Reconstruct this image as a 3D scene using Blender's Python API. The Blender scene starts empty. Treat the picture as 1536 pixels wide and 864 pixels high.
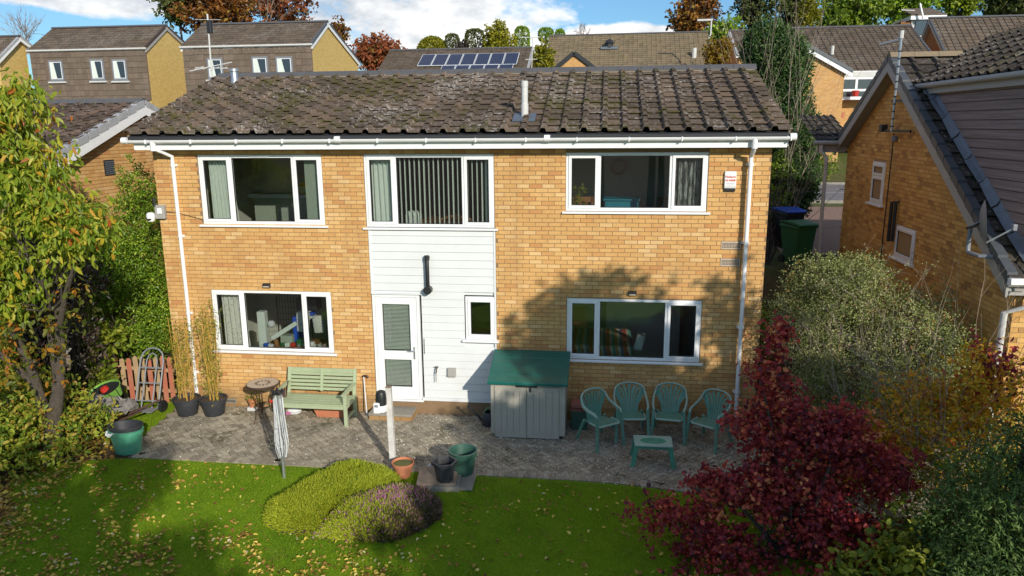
import bpy, math, random
import numpy as np
from mathutils import Vector, Matrix
random.seed(7); rng = np.random.default_rng(7)
R = math.radians
S = bpy.context.scene
C = S.collection

# ------------------------------------------------------------------ camera, sky, sun, exposure
CAM = Vector((0, -13.02, 5.40))
FPX, PITCH, YAW, ROLL = 1110.4, 0.21688, 0.12696, -0.00818
cp, sp, cy, sy, cr, sr = math.cos(PITCH), math.sin(PITCH), math.cos(YAW), math.sin(YAW), math.cos(ROLL), math.sin(ROLL)
FW = Vector((-sy*cp, cy*cp, -sp)); RT0 = Vector((cy, sy, 0)); UP0 = RT0.cross(FW)
RT = cr*RT0 + sr*UP0; UP = -sr*RT0 + cr*UP0
cam_d = bpy.data.cameras.new('camera'); cam = bpy.data.objects.new('camera', cam_d); C.objects.link(cam)
cam.matrix_world = Matrix(((RT.x, UP.x, -FW.x, CAM.x), (RT.y, UP.y, -FW.y, CAM.y), (RT.z, UP.z, -FW.z, CAM.z), (0, 0, 0, 1)))
cam_d.sensor_width = 36; cam_d.lens = FPX/1536*36; cam_d.clip_end = 3000; cam_d.clip_start = .1
S.camera = cam

SUN_EL, SUN_DIR = R(22.5), Vector((0.527, -0.85, 0)).normalized()
sun_vec = Vector((SUN_DIR.x*math.cos(SUN_EL), SUN_DIR.y*math.cos(SUN_EL), math.sin(SUN_EL)))
sl = bpy.data.lights.new('sun', 'SUN'); so = bpy.data.objects.new('sun', sl); C.objects.link(so)
sl.energy = 2.9; sl.angle = R(0.53); sl.color = (1.0, .92, .79)
so.rotation_euler = sun_vec.to_track_quat('Z', 'Y').to_euler(); so.location = (20, -30, 30)

W = bpy.data.worlds.new('World'); S.world = W; W.use_nodes = True
nt = W.node_tree; nt.nodes.clear(); N = nt.nodes.new; L = nt.links.new
sky = N('ShaderNodeTexSky'); sky.sky_type = 'NISHITA'; sky.sun_disc = False
sky.sun_elevation = SUN_EL; sky.sun_rotation = math.atan2(SUN_DIR.x, SUN_DIR.y)
sky.air_density = 1.0; sky.dust_density = 0.6; sky.ozone_density = 1.6
tc = N('ShaderNodeTexCoord'); bg = N('ShaderNodeBackground'); out = N('ShaderNodeOutputWorld')
bg.inputs[1].default_value = 0.15
def wmath(op, a, b=None, c=None, clamp=False):
    n = N('ShaderNodeMath'); n.operation = op; n.use_clamp = clamp
    for i, x in enumerate((a, b, c)):
        if x is None: continue
        if isinstance(x, (int, float)): n.inputs[i].default_value = x
        else: L(x, n.inputs[i])
    return n.outputs[0]
def wnoise(scale, detail, rough, off=0):
    m = N('ShaderNodeMapping'); L(tc.outputs['Generated'], m.inputs[0]); m.inputs[3].default_value = (1, 1, 2.2); m.inputs[1].default_value = (off, 0, 0)
    n = N('ShaderNodeTexNoise'); n.inputs['Scale'].default_value = scale; n.inputs['Detail'].default_value = detail; n.inputs['Roughness'].default_value = rough
    L(m.outputs[0], n.inputs[0]); return n.outputs[0]
def bank(px, py, w, h):
    """a cloud bank round one direction of the sky: 1 at its heart, falling to 0 and below"""
    d = (RT*((px-768)/FPX) - UP*((py-432)/FPX) + FW).normalized()
    az = math.atan2(d.x, d.y); el = math.asin(d.z)
    sx = N('ShaderNodeSeparateXYZ'); L(tc.outputs['Generated'], sx.inputs[0])
    a = wmath('ARCTAN2', sx.outputs[0], sx.outputs[1]); e = wmath('ARCSINE', sx.outputs[2])
    u = wmath('DIVIDE', wmath('SUBTRACT', a, az), w/FPX); v = wmath('DIVIDE', wmath('SUBTRACT', e, el), h/FPX)
    return wmath('SUBTRACT', 1.0, wmath('ADD', wmath('MULTIPLY', u, u), wmath('MULTIPLY', v, v)))
n1 = wnoise(9, 9, .62); n2 = wnoise(3.0, 5, .55, 3.1); n3 = wnoise(22, 6, .6, 8)
banks = None
for b in ((640, 22, 190, 75), (920, 66, 150, 26), (150, -22, 330, 34), (480, 60, 60, 40)):
    k = bank(*b); banks = k if banks is None else wmath('MAXIMUM', banks, k)
sxx = N('ShaderNodeSeparateXYZ'); L(tc.outputs['Generated'], sxx.inputs[0])
floor_ = wmath('ADD', wmath('MULTIPLY', wmath('MULTIPLY', wmath('SUBTRACT', sxx.outputs[2], .18), 5.0, clamp=True), .95), -.9)   # unseen cloud overhead, added for a paler, more neutral fill light
banks = wmath('MAXIMUM', banks, floor_)
dens = wmath('ADD', wmath('MULTIPLY', banks, .85), wmath('MULTIPLY', wmath('SUBTRACT', n1, .5), 2.4))
dens = wmath('ADD', dens, wmath('MULTIPLY', wmath('SUBTRACT', n2, .50), 1.6))
cover = wmath('MULTIPLY', dens, 2.6, clamp=True)
cover = wmath('MULTIPLY', cover, .93)
ramp = N('ShaderNodeValToRGB'); L(wmath('ADD', wmath('MULTIPLY', n2, .6), wmath('MULTIPLY', n3, .5)), ramp.inputs[0])
ramp.color_ramp.elements[0].position = .40; ramp.color_ramp.elements[0].color = (2.4, 2.6, 2.85, 1)
ramp.color_ramp.elements[1].position = .64; ramp.color_ramp.elements[1].color = (5.5, 5.3, 5.05, 1)
tint = N('ShaderNodeMix'); tint.data_type = 'RGBA'; tint.blend_type = 'MULTIPLY'; tint.inputs[0].default_value = 1
L(sky.outputs[0], tint.inputs[6]); tint.inputs[7].default_value = (.28, .42, .55, 1)
mx = N('ShaderNodeMix'); mx.data_type = 'RGBA'; L(cover, mx.inputs[0]); L(tint.outputs[2], mx.inputs[6]); L(ramp.outputs[0], mx.inputs[7])
L(mx.outputs[2], bg.inputs[0]); L(bg.outputs[0], out.inputs[0])
S.view_settings.view_transform = 'Standard'; S.view_settings.look = 'None'; S.view_settings.gamma = 1
S.view_settings.exposure = 0.66; S.view_settings.use_curve_mapping = False
S.cycles.max_bounces = 8; S.cycles.transparent_max_bounces = 12

# ------------------------------------------------------------------ helpers
def at(px, py, Y=None, X=None, Z=None):
    """the point of the place that a line of sight meets at depth Y (or at X, or height Z)"""
    d = RT*((px-768)/FPX) - UP*((py-432)/FPX) + FW
    t = (Y-CAM.y)/d.y if Y is not None else ((X-CAM.x)/d.x if X is not None else (Z-CAM.z)/d.z)
    return CAM + d*t
def tag(o, label=None, cat=None, group=None, kind=None):
    if label: o['label'] = label
    if cat: o['category'] = cat
    if group: o['group'] = group
    if kind: o['kind'] = kind
    return o
WM = {}
def wm(o):
    m = Matrix.LocRotScale(o.location, o.rotation_euler, o.scale)
    return (wm(o.parent) @ m) if o.parent else m
def thing(name, label, cat, loc=(0, 0, 0), rz=0, group=None):
    o = bpy.data.objects.new(name, None); C.objects.link(o); o.location = loc; o.rotation_euler = (0, 0, rz)
    o.empty_display_size = .2
    return tag(o, label, cat, group)
def npmesh(name, V, F, mats, rnd=None, smooth=False):
    V = np.ascontiguousarray(V, dtype=np.float32); F = np.ascontiguousarray(F, dtype=np.int32)
    me = bpy.data.meshes.new(name); n, k = F.shape
    me.vertices.add(len(V)); me.vertices.foreach_set('co', V.ravel())
    me.loops.add(n*k); me.loops.foreach_set('vertex_index', F.ravel())
    me.polygons.add(n); me.polygons.foreach_set('loop_start', np.arange(0, n*k, k, dtype=np.int32))
    me.update(calc_edges=True)
    if rnd is not None:
        a = me.attributes.new('rnd', 'FLOAT', 'FACE'); a.data.foreach_set('value', np.ascontiguousarray(rnd, dtype=np.float32))
    me.polygons.foreach_set('use_smooth', np.full(n, bool(smooth)))
    for m in (mats if isinstance(mats, (list, tuple)) else [mats]): me.materials.append(m)
    return me
def link(name, me, parent=None, loc=(0, 0, 0)):
    o = bpy.data.objects.new(name, me); C.objects.link(o); o.location = loc
    if parent: o.parent = parent
    return o
def npobj(name, V, F, mats, parent=None, rnd=None, smooth=False, kind=None):
    """arrays in world coordinates -> object whose origin is the middle of its own box"""
    V = np.asarray(V, dtype=np.float64)
    if parent:
        M = np.array(wm(parent).inverted()); V = V @ M[:3, :3].T + M[:3, 3]
    c = (V.min(0)+V.max(0))/2; o = link(name, npmesh(name, V-c, F, mats, rnd, smooth), parent, c)
    if kind: o['kind'] = kind
    return o
class MB:
    def __init__(s): s.v = []; s.f = []; s.m = []; s.mi = 0
    def add(s, vs, fs):
        b = len(s.v); s.v += [tuple(v) for v in vs]
        for f in fs: s.f.append(tuple(b+i for i in f)); s.m.append(s.mi)
        return s
    def box(s, x0, x1, y0, y1, z0, z1):
        return s.add([(x0, y0, z0), (x1, y0, z0), (x1, y1, z0), (x0, y1, z0), (x0, y0, z1), (x1, y0, z1), (x1, y1, z1), (x0, y1, z1)],
                     [(3, 2, 1, 0), (4, 5, 6, 7), (0, 1, 5, 4), (1, 2, 6, 5), (2, 3, 7, 6), (3, 0, 4, 7)])
    def cbox(s, c, d, M=None):
        n = len(s.v); s.box(-d[0]/2, d[0]/2, -d[1]/2, d[1]/2, -d[2]/2, d[2]/2)
        for i in range(n, len(s.v)):
            p = Vector(s.v[i]); p = (M @ p) if M else p; s.v[i] = tuple(p+Vector(c))
        return s
    def bar(s, a, b, w, h, up=(0, 0, 1)):
        """square bar from a to b, w across, h along up"""
        a, b = Vector(a), Vector(b); d = (b-a).normalized(); u = Vector(up); sd = d.cross(u)
        if sd.length < 1e-4: sd = d.cross(Vector((0, 1, 0)))
        sd.normalize(); u = sd.cross(d); sd *= w/2; u *= h/2
        vs = [a-sd-u, a+sd-u, a+sd+u, a-sd+u, b-sd-u, b+sd-u, b+sd+u, b-sd+u]
        return s.add(vs, [(0, 1, 2, 3), (7, 6, 5, 4), (0, 4, 5, 1), (1, 5, 6, 2), (2, 6, 7, 3), (3, 7, 4, 0)])
    def tube(s, pts, r, n=8, cap=True, flat=None):
        pts = [Vector(p) for p in pts]; k = len(pts); rs = r if isinstance(r, (list, tuple)) else [r]*k
        b = len(s.v); ref = Vector((0, 0, 1))
        t0 = (pts[1]-pts[0]).normalized()
        if abs(t0.dot(ref)) > .9: ref = Vector((1, 0, 0))
        for i, p in enumerate(pts):
            t = (pts[min(i+1, k-1)]-pts[max(i-1, 0)]).normalized()
            x = ref - t*ref.dot(t); x.normalize(); ref = x; y = t.cross(x)
            for j in range(n):
                a = 2*math.pi*j/n; q = p + x*math.cos(a)*rs[i] + y*math.sin(a)*rs[i]*(flat or 1); s.v.append(tuple(q))
        for i in range(k-1):
            for j in range(n):
                s.f.append((b+i*n+j, b+i*n+(j+1) % n, b+(i+1)*n+(j+1) % n, b+(i+1)*n+j)); s.m.append(s.mi)
        if cap:
            s.f.append(tuple(b+j for j in reversed(range(n)))); s.m.append(s.mi)
            s.f.append(tuple(b+(k-1)*n+j for j in range(n))); s.m.append(s.mi)
        return s
    def lathe(s, prof, c=(0, 0, 0), n=24, sx=1, sy=1, capb=True, capt=False, a0=0):
        b = len(s.v)
        for r, z in prof:
            for j in range(n):
                a = a0+2*math.pi*j/n; s.v.append((c[0]+r*sx*math.cos(a), c[1]+r*sy*math.sin(a), c[2]+z))
        for i in range(len(prof)-1):
            for j in range(n): s.f.append((b+i*n+j, b+i*n+(j+1) % n, b+(i+1)*n+(j+1) % n, b+(i+1)*n+j)); s.m.append(s.mi)
        if capb: s.f.append(tuple(b+j for j in reversed(range(n)))); s.m.append(s.mi)
        if capt: s.f.append(tuple(b+(len(prof)-1)*n+j for j in range(n))); s.m.append(s.mi)
        return s
    def prism(s, poly, vec):
        n = len(poly); vec = Vector(vec); a = [Vector(p) for p in poly]
        return s.add(a+[p+vec for p in a], [tuple(range(n)), tuple(reversed(range(n, 2*n)))]+[(i, i+n, (i+1) % n+n, (i+1) % n) for i in range(n)])
    def build(s, name, mats, parent=None, smooth=False, bevel=0, kind=None, label=None):
        V = [Vector(v) for v in s.v]
        if parent:
            M = wm(parent).inverted(); V = [M @ v for v in V]
        lo = Vector([min(v[i] for v in V) for i in range(3)]); hi = Vector([max(v[i] for v in V) for i in range(3)]); c = (lo+hi)/2
        me = bpy.data.meshes.new(name); me.from_pydata([tuple(v-c) for v in V], [], s.f)
        mats = mats if isinstance(mats, (list, tuple)) else [mats]
        for m in mats: me.materials.append(m)
        if len(mats) > 1: me.polygons.foreach_set('material_index', s.m)
        import bmesh
        bm = bmesh.new(); bm.from_mesh(me); bmesh.ops.recalc_face_normals(bm, faces=bm.faces)
        if bevel: bmesh.ops.bevel(bm, geom=bm.edges[:], offset=bevel, segments=2, affect='EDGES', profile=.5, clamp_overlap=True)
        bm.to_mesh(me); bm.free()
        if smooth:
            me.polygons.foreach_set('use_smooth', np.ones(len(me.polygons), dtype=bool))
            me.set_sharp_from_angle(angle=R(38))
        o = link(name, me, parent, c)
        if kind: o['kind'] = kind
        if label: o['label'] = label
        return o
def copy_tree(o, parent=None):
    c = o.copy(); C.objects.link(c)
    if parent: c.parent = parent
    for ch in [x for x in ALL(o)]: copy_tree(ch, c)
    return c
def ALL(o): return [x for x in C.objects if x.parent == o]
def text_obj(name, body, size, mat, parent, M, extrude=.0015, bold=0.0):
    cu = bpy.data.curves.new(name, 'FONT'); cu.body = body; cu.size = size; cu.extrude = extrude; cu.align_x = 'CENTER'; cu.align_y = 'CENTER'; cu.offset = bold; cu.resolution_u = 3
    t = bpy.data.objects.new('t', cu); C.objects.link(t)
    me = bpy.data.meshes.new_from_object(t.evaluated_get(bpy.context.evaluated_depsgraph_get())); bpy.data.objects.remove(t)
    me.materials.clear(); me.materials.append(mat); me.transform(M); o = link(name, me, parent); return o

# ------------------------------------------------------------------ materials
class NT:
    def __init__(s, name):
        s.m = bpy.data.materials.new(name); s.m.use_nodes = True; s.t = s.m.node_tree; s.t.nodes.clear(); s._p = None
    def n(s, t): return s.t.nodes.new('ShaderNode'+t)
    def l(s, a, b): s.t.links.new(a, b)
    def math(s, op, a, b=None, clamp=False):
        n = s.n('Math'); n.operation = op; n.use_clamp = clamp
        for i, x in enumerate((a, b)):
            if x is None: continue
            if isinstance(x, (int, float)): n.inputs[i].default_value = x
            else: s.l(x, n.inputs[i])
        return n.outputs[0]
    def pos(s):
        if s._p is None: s._p = s.n('NewGeometry').outputs['Position']
        return s._p
    def noise(s, scale, detail=3, rough=.55, sc3=None, vec=None):
        n = s.n('TexNoise'); n.inputs['Scale'].default_value = scale; n.inputs['Detail'].default_value = detail; n.inputs['Roughness'].default_value = rough
        v = vec or s.pos()
        if sc3:
            m = s.n('Mapping'); s.l(v, m.inputs[0]); m.inputs[3].default_value = sc3; v = m.outputs[0]
        s.l(v, n.inputs['Vector']); return n.outputs[0]
    def ramp(s, fac, stops, interp='LINEAR'):
        r = s.n('ValToRGB'); r.color_ramp.interpolation = interp; e = r.color_ramp.elements
        for i, (p, c) in enumerate(stops):
            x = e[i] if i < 2 else e.new(p)
            x.position = p; x.color = (*c, 1) if len(c) == 3 else c
        s.l(fac, r.inputs[0]); return r.outputs[0]
    def mix(s, fac, a, b, mode='MIX'):
        n = s.n('Mix'); n.data_type = 'RGBA'; n.blend_type = mode
        for i, x in ((0, fac), (6, a), (7, b)):
            if isinstance(x, (int, float)): n.inputs[i].default_value = x
            elif isinstance(x, tuple): n.inputs[i].default_value = (*x, 1) if len(x) == 3 else x
            else: s.l(x, n.inputs[i])
        return n.outputs[2]
    def rnd(s):
        a = s.n('Attribute'); a.attribute_name = 'rnd'; o = s.n('ObjectInfo')
        return s.math('FRACT', s.math('ADD', a.outputs['Fac'], o.outputs['Random']))
    def bump(s, h, strength=.3, dist=.01):
        b = s.n('Bump'); b.inputs['Strength'].default_value = strength; b.inputs['Distance'].default_value = dist; s.l(h, b.inputs['Height']); return b.outputs[0]
    def out(s, col, rough=.7, metallic=0, nrm=None, spec=.5, **kw):
        p = s.n('BsdfPrincipled')
        if isinstance(col, tuple): p.inputs['Base Color'].default_value = (*col, 1)
        else: s.l(col, p.inputs['Base Color'])
        if isinstance(rough, (int, float)): p.inputs['Roughness'].default_value = rough
        else: s.l(rough, p.inputs['Roughness'])
        p.inputs['Metallic'].default_value = metallic; p.inputs['Specular IOR Level'].default_value = spec
        if nrm: s.l(nrm, p.inputs['Normal'])
        o = s.n('OutputMaterial'); s.l(p.outputs[0], o.inputs[0]); return s.m
def plain(name, col, rough=.6, metallic=0, var=.12, scale=12, bump=.08, dirt=0, spec=.5, dirtcol=(.09, .07, .05)):
    t = NT(name); n = t.noise(scale, 4); n2 = t.noise(scale*7, 3)
    f = t.math('ADD', t.math('MULTIPLY', t.math('SUBTRACT', n, .5), 2*var), 1.0)
    g = t.n('CombineColor'); [t.l(f, g.inputs[i]) for i in range(3)]
    c = t.mix(1.0, col, g.outputs[0], 'MULTIPLY')
    if dirt:
        d = t.ramp(t.noise(scale*.35, 6, .7), [(.45, (0, 0, 0)), (.75, (1, 1, 1))]); c = t.mix(t.math('MULTIPLY', d, dirt), c, dirtcol)
    return t.out(c, t.math('ADD', t.math('MULTIPLY', n2, .2), rough-.1), metallic, t.bump(n2, bump, .01), spec)
def leafmat(name, stops, trans=.35, rough=.5, patch=.25, pscale=1.3, rim=None):
    t = NT(name); r = t.rnd()
    r = t.math('ADD', r, t.math('MULTIPLY', t.math('SUBTRACT', t.noise(pscale, 2), .5), patch*2), clamp=True)
    c = t.ramp(r, stops); n = t.noise(60, 2)
    g = t.n('CombineColor'); f = t.math('ADD', t.math('MULTIPLY', n, .5), .75); [t.l(f, g.inputs[i]) for i in range(3)]
    c = t.mix(1.0, c, g.outputs[0], 'MULTIPLY')
    p = t.n('BsdfPrincipled'); t.l(c, p.inputs['Base Color']); p.inputs['Roughness'].default_value = rough; p.inputs['Specular IOR Level'].default_value = .35
    tr = t.n('BsdfTranslucent'); t.l(c, tr.inputs[0]); mx = t.n('MixShader'); mx.inputs[0].default_value = trans
    t.l(p.outputs[0], mx.inputs[1]); t.l(tr.outputs[0], mx.inputs[2]); o = t.n('OutputMaterial'); t.l(mx.outputs[0], o.inputs[0]); return t.m
M = {}
def brickmat(name, stops, grain=.22, dark=.35, stains=True):
    t = NT(name); r = t.rnd(); c = t.ramp(r, stops)
    n = t.noise(70, 3, .7); f = t.math('ADD', t.math('MULTIPLY', t.math('SUBTRACT', n, .5), grain*3), 1)
    g = t.n('CombineColor'); [t.l(f, g.inputs[i]) for i in range(3)]; c = t.mix(1.0, c, g.outputs[0], 'MULTIPLY')
    if stains:
        d = t.ramp(t.noise(.9, 5, .65), [(.42, (0, 0, 0)), (.72, (1, 1, 1))]); c = t.mix(t.math('MULTIPLY', d, dark), c, (.30, .15, .06))
        sk = t.ramp(t.noise(2.2, 4, .6, (1.6, 1.6, .22)), [(.50, (0, 0, 0)), (.72, (1, 1, 1))]); c = t.mix(t.math('MULTIPLY', sk, .30), c, (.34, .20, .10))
        z = t.n('SeparateXYZ'); t.l(t.pos(), z.inputs[0])
        low = t.math('MULTIPLY', t.math('SUBTRACT', .35, t.math('ADD', z.outputs[2], t.math('MULTIPLY', t.noise(3, 3), -.35))), 3, clamp=True)
        c = t.mix(t.math('MULTIPLY', low, .55), c, (.14, .09, .05))
    return t.out(c, .88, 0, t.bump(n, .5, .004), .25)
M['brick'] = brickmat('buff_brick', [(0, (.52, .245, .095)), (.07, (.57, .30, .11)), (.20, (.60, .34, .125)), (.78, (.65, .395, .155)), (1, (.70, .47, .225))])
M['brick_plinth'] = brickmat('red_plinth_brick', [(0, (.12, .06, .045)), (.5, (.20, .09, .055)), (1, (.28, .13, .07))], stains=False)
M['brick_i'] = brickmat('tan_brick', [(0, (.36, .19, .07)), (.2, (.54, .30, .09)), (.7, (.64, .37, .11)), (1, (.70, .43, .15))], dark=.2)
M['mortar'] = plain('mortar', (.24, .155, .085), .95, var=.2, scale=20, bump=.4)
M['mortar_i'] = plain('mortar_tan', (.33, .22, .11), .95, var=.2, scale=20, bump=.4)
M['mortar_dark'] = plain('mortar_dark', (.13, .10, .075), .95, var=.3, scale=20, bump=.4)
def flat_brick(name, c1, c2, mort, sc=1.0):
    t = NT(name); b = t.n('TexBrick'); v = t.n('SeparateXYZ'); t.l(t.pos(), v.inputs[0]); cb = t.n('CombineXYZ')
    t.l(t.math('ADD', v.outputs[0], v.outputs[1]), cb.inputs[0]); t.l(v.outputs[2], cb.inputs[1]); t.l(cb.outputs[0], b.inputs[0])
    b.inputs['Scale'].default_value = 1; b.inputs['Brick Width'].default_value = .225*sc; b.inputs['Row Height'].default_value = .075*sc; b.inputs['Mortar Size'].default_value = .006*sc
    b.inputs['Color1'].default_value = (*c1, 1); b.inputs['Color2'].default_value = (*c2, 1); b.inputs['Mortar'].default_value = (*mort, 1)
    n = t.noise(2.5, 5, .65); c = t.mix(t.math('MULTIPLY', n, .35), b.outputs[0], tuple(x*.62 for x in c1)); return t.out(c, .9, 0, t.bump(b.outputs['Fac'], .4, -.006), .2)
M['brick_far_y'] = flat_brick('yellow_brick_far', (.60, .42, .14), (.72, .52, .20), (.34, .24, .10))
M['brick_far_o'] = flat_brick('orange_brick_far', (.56, .30, .11), (.66, .40, .17), (.34, .22, .11))
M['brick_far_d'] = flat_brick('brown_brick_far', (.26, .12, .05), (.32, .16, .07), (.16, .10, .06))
def tilemat(name, base, lich=.35, moss=.4, lichcol=(.42, .40, .37), mosscol=(.10, .105, .018), var=1.0):
    t = NT(name); r = t.rnd(); c = t.ramp(r, [(0, tuple(x*(1-.38*var) for x in base)), (.5, base), (1, (base[0]*(1+.35*var), base[1]*(1+.3*var), base[2]*(1+.22*var)))])
    n = t.noise(45, 4, .7); f = t.math('ADD', t.math('MULTIPLY', t.math('SUBTRACT', n, .5), 1.3), 1); g = t.n('CombineColor'); [t.l(f, g.inputs[i]) for i in range(3)]
    c = t.mix(1.0, c, g.outputs[0], 'MULTIPLY')
    big = t.noise(.7, 3); sp = t.noise(16, 5, .7)
    lm = t.math('MULTIPLY', t.math('SUBTRACT', t.math('ADD', sp, t.math('MULTIPLY', big, .35)), .735), 9, clamp=True); c = t.mix(t.math('MULTIPLY', lm, lich*1.6, clamp=True), c, lichcol)
    mb = t.noise(.9, 4, .6, vec=None, sc3=(1, 1.6, 1)); ms = t.noise(9, 5, .7)
    mm = t.math('MULTIPLY', t.math('SUBTRACT', t.math('ADD', ms, t.math('MULTIPLY', mb, .9)), 1.04-.1*moss), 9, clamp=True); c = t.mix(t.math('MULTIPLY', mm, moss*1.6, clamp=True), c, mosscol)
    return t.out(c, .92, 0, t.bump(t.math('ADD', n, t.math('MULTIPLY', mm, 2)), .6, .006), .2)
M['tile'] = tilemat('roof_tile_brown', (.138, .103, .078), .60, .50, (.50, .47, .44), (.085, .080, .016))
M['tile_d'] = tilemat('roof_tile_grey_brown', (.12, .085, .068), .4, .1)
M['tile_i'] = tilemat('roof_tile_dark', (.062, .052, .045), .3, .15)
M['tile_tan'] = tilemat('roof_tile_tan', (.21, .165, .105), .15, .15, (.34, .30, .22), var=.5)
M['tile_far'] = tilemat('roof_tile_far', (.125, .095, .072), .4, .1, var=.6)
M['tile_hung'] = tilemat('hung_tile', (.150, .115, .088), .12, .02, var=.4)
M['ridge'] = plain('ridge_tile_grey', (.085, .085, .092), .8, var=.2, scale=6, bump=.2)
M['verge'] = plain('verge_cap_grey', (.36, .37, .385), .6, var=.15, scale=6, bump=.1, dirt=.2)
M['verge_dark'] = plain('verge_cap_slate', (.075, .083, .095), .45, var=.2, scale=6, bump=.1)
M['bedding'] = plain('mortar_bedding', (.24, .185, .12), .95, var=.25, scale=14, bump=.5)
M['white'] = plain('white_upvc', (.80, .81, .82), .32, var=.03, scale=8, bump=.01, dirt=.16, dirtcol=(.45, .44, .38))
M['white_clad'] = plain('white_cladding', (.70, .72, .73), .42, var=.04, scale=3, bump=.03, dirt=.22, dirtcol=(.5, .5, .46))
M['white_dull'] = plain('white_weathered', (.55, .55, .53), .6, var=.1, scale=6, bump=.05, dirt=.25, dirtcol=(.3, .28, .24))
M['grey_barge'] = plain('grey_painted_bargeboard', (.34, .33, .31), .6, var=.12, scale=5, bump=.1)
M['blackfelt'] = plain('eaves_felt', (.028, .03, .035), .7)
M['black'] = plain('black_plastic', (.02, .021, .023), .42, var=.2, scale=20)
M['lead'] = plain('lead_flashing', (.12, .15, .19), .45, .3, var=.3, scale=9, bump=.6)
M['metal'] = plain('galvanised_metal', (.50, .52, .54), .38, .8, var=.15, scale=15)
M['grey_frame'] = plain('grey_window_frame', (.20, .215, .24), .4)
def glass(name, tint=(.88, .92, .90), f=1.0):
    t = NT(name); fr = t.n('Fresnel'); fr.inputs[0].default_value = 1.5; tr = t.n('BsdfTransparent'); tr.inputs[0].default_value = (*tint, 1)
    gl = t.n('BsdfGlossy'); gl.inputs['Roughness'].default_value = .01; gl.inputs[0].default_value = (.95, .97, 1, 1)
    mx = t.n('MixShader'); t.l(t.math('MULTIPLY', fr.outputs[0], 3.0*f, clamp=True), mx.inputs[0]); t.l(tr.outputs[0], mx.inputs[1]); t.l(gl.outputs[0], mx.inputs[2])
    o = t.n('OutputMaterial'); t.l(mx.outputs[0], o.inputs[0]); return t.m
M['glass'] = glass('window_glass')
M['glass_far'] = plain('dark_window_glass', (.03, .04, .055), .08, spec=.8)
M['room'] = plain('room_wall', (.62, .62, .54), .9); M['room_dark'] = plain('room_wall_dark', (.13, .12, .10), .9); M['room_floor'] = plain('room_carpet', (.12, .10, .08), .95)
M['wood'] = plain('varnished_wood', (.30, .13, .05), .4); M['wood_old'] = plain('weathered_wood', (.26, .20, .15), .9, var=.35, scale=9, bump=.5, dirt=.3)
M['white_post'] = plain('peeling_white_post', (.62, .60, .57), .85, var=.15, scale=14, bump=.5, dirt=.45, dirtcol=(.22, .17, .12))
M['curtain'] = plain('pale_curtain', (.62, .68, .62), .9); M['curtain_g'] = plain('grey_green_curtain', (.30, .36, .29), .9)
M['sage'] = plain('sage_painted_wood', (.37, .43, .27), .55, var=.14, scale=10, bump=.25, dirt=.15, dirtcol=(.16, .2, .1))
M['resin_green'] = plain('green_resin', (.11, .26, .195), .38, var=.2, scale=10, bump=.06, dirt=.35, dirtcol=(.30, .38, .35))
M['resin_pale'] = plain('faded_green_resin', (.29, .43, .36), .4, var=.2, scale=14, bump=.05, dirt=.3, dirtcol=(.38, .42, .38))
M['tub'] = plain('green_tub', (.07, .30, .19), .35, var=.25, scale=7, bump=.03, dirt=.7, dirtcol=(.26, .48, .34))
M['lid_green'] = plain('green_lid', (.008, .105, .085), .35, var=.15, scale=9, bump=.03, dirt=.15, dirtcol=(.12, .2, .17))
M['store'] = plain('grey_plastic_store', (.37, .35, .30), .55, var=.08, scale=6, bump=.05, dirt=.12)
M['planter_black'] = plain('black_planter', (.030, .033, .040), .5, var=.25, scale=12, bump=.04, dirt=.2, dirtcol=(.12, .11, .1))
M['planter_green'] = plain('dark_green_planter', (.035, .10, .075), .4, var=.25, scale=12, bump=.04, dirt=.3, dirtcol=(.1, .14, .11))
M['terracotta'] = plain('terracotta', (.48, .17, .085), .8, var=.15, scale=14, bump=.1, dirt=.15, dirtcol=(.4, .3, .2))
M['soil'] = plain('soil', (.075, .05, .032), .98, var=.4, scale=18, bump=1)
M['paint_red'] = plain('red_paint', (.5, .03, .02), .5); M['red_text'] = plain('red_lettering', (.60, .10, .05), .6); M['grey_text'] = plain('grey_lettering', (.30, .30, .32), .6)
M['bronze'] = plain('bronze_metal', (.09, .055, .04), .45, .4, var=.2); M['mosaic'] = plain('tabletop_stone', (.50, .40, .30), .6, var=.2, scale=40)
M['bark'] = plain('bark', (.13, .10, .08), .95, var=.6, scale=22, bump=2.5, dirt=.7, dirtcol=(.06, .065, .03))
M['bark_dark'] = plain('dark_bark', (.07, .055, .045), .95, var=.4, scale=18, bump=1.0); M['twig'] = plain('pale_twig', (.27, .21, .17), .9, var=.3)
M['cane'] = plain('yellow_cane', (.46, .28, .06), .5, var=.3, scale=12)
M['stone'] = plain('grey_slab', (.27, .25, .21), .9, var=.2, scale=9, bump=.4, dirt=.4, dirtcol=(.14, .13, .1))
M['blue'] = plain('blue_plastic', (.01, .08, .5), .4); M['bin_green'] = plain('bin_green', (.015, .12, .04), .45, var=.15); M['bin_black'] = plain('bin_black', (.012, .014, .02), .5)
M['white_line'] = plain('white_line', (.60, .62, .64), .6, var=.25, scale=30); M['gravel'] = plain('gravel_drive', (.24, .15, .11), .98, var=.5, scale=25, bump=1)
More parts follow.
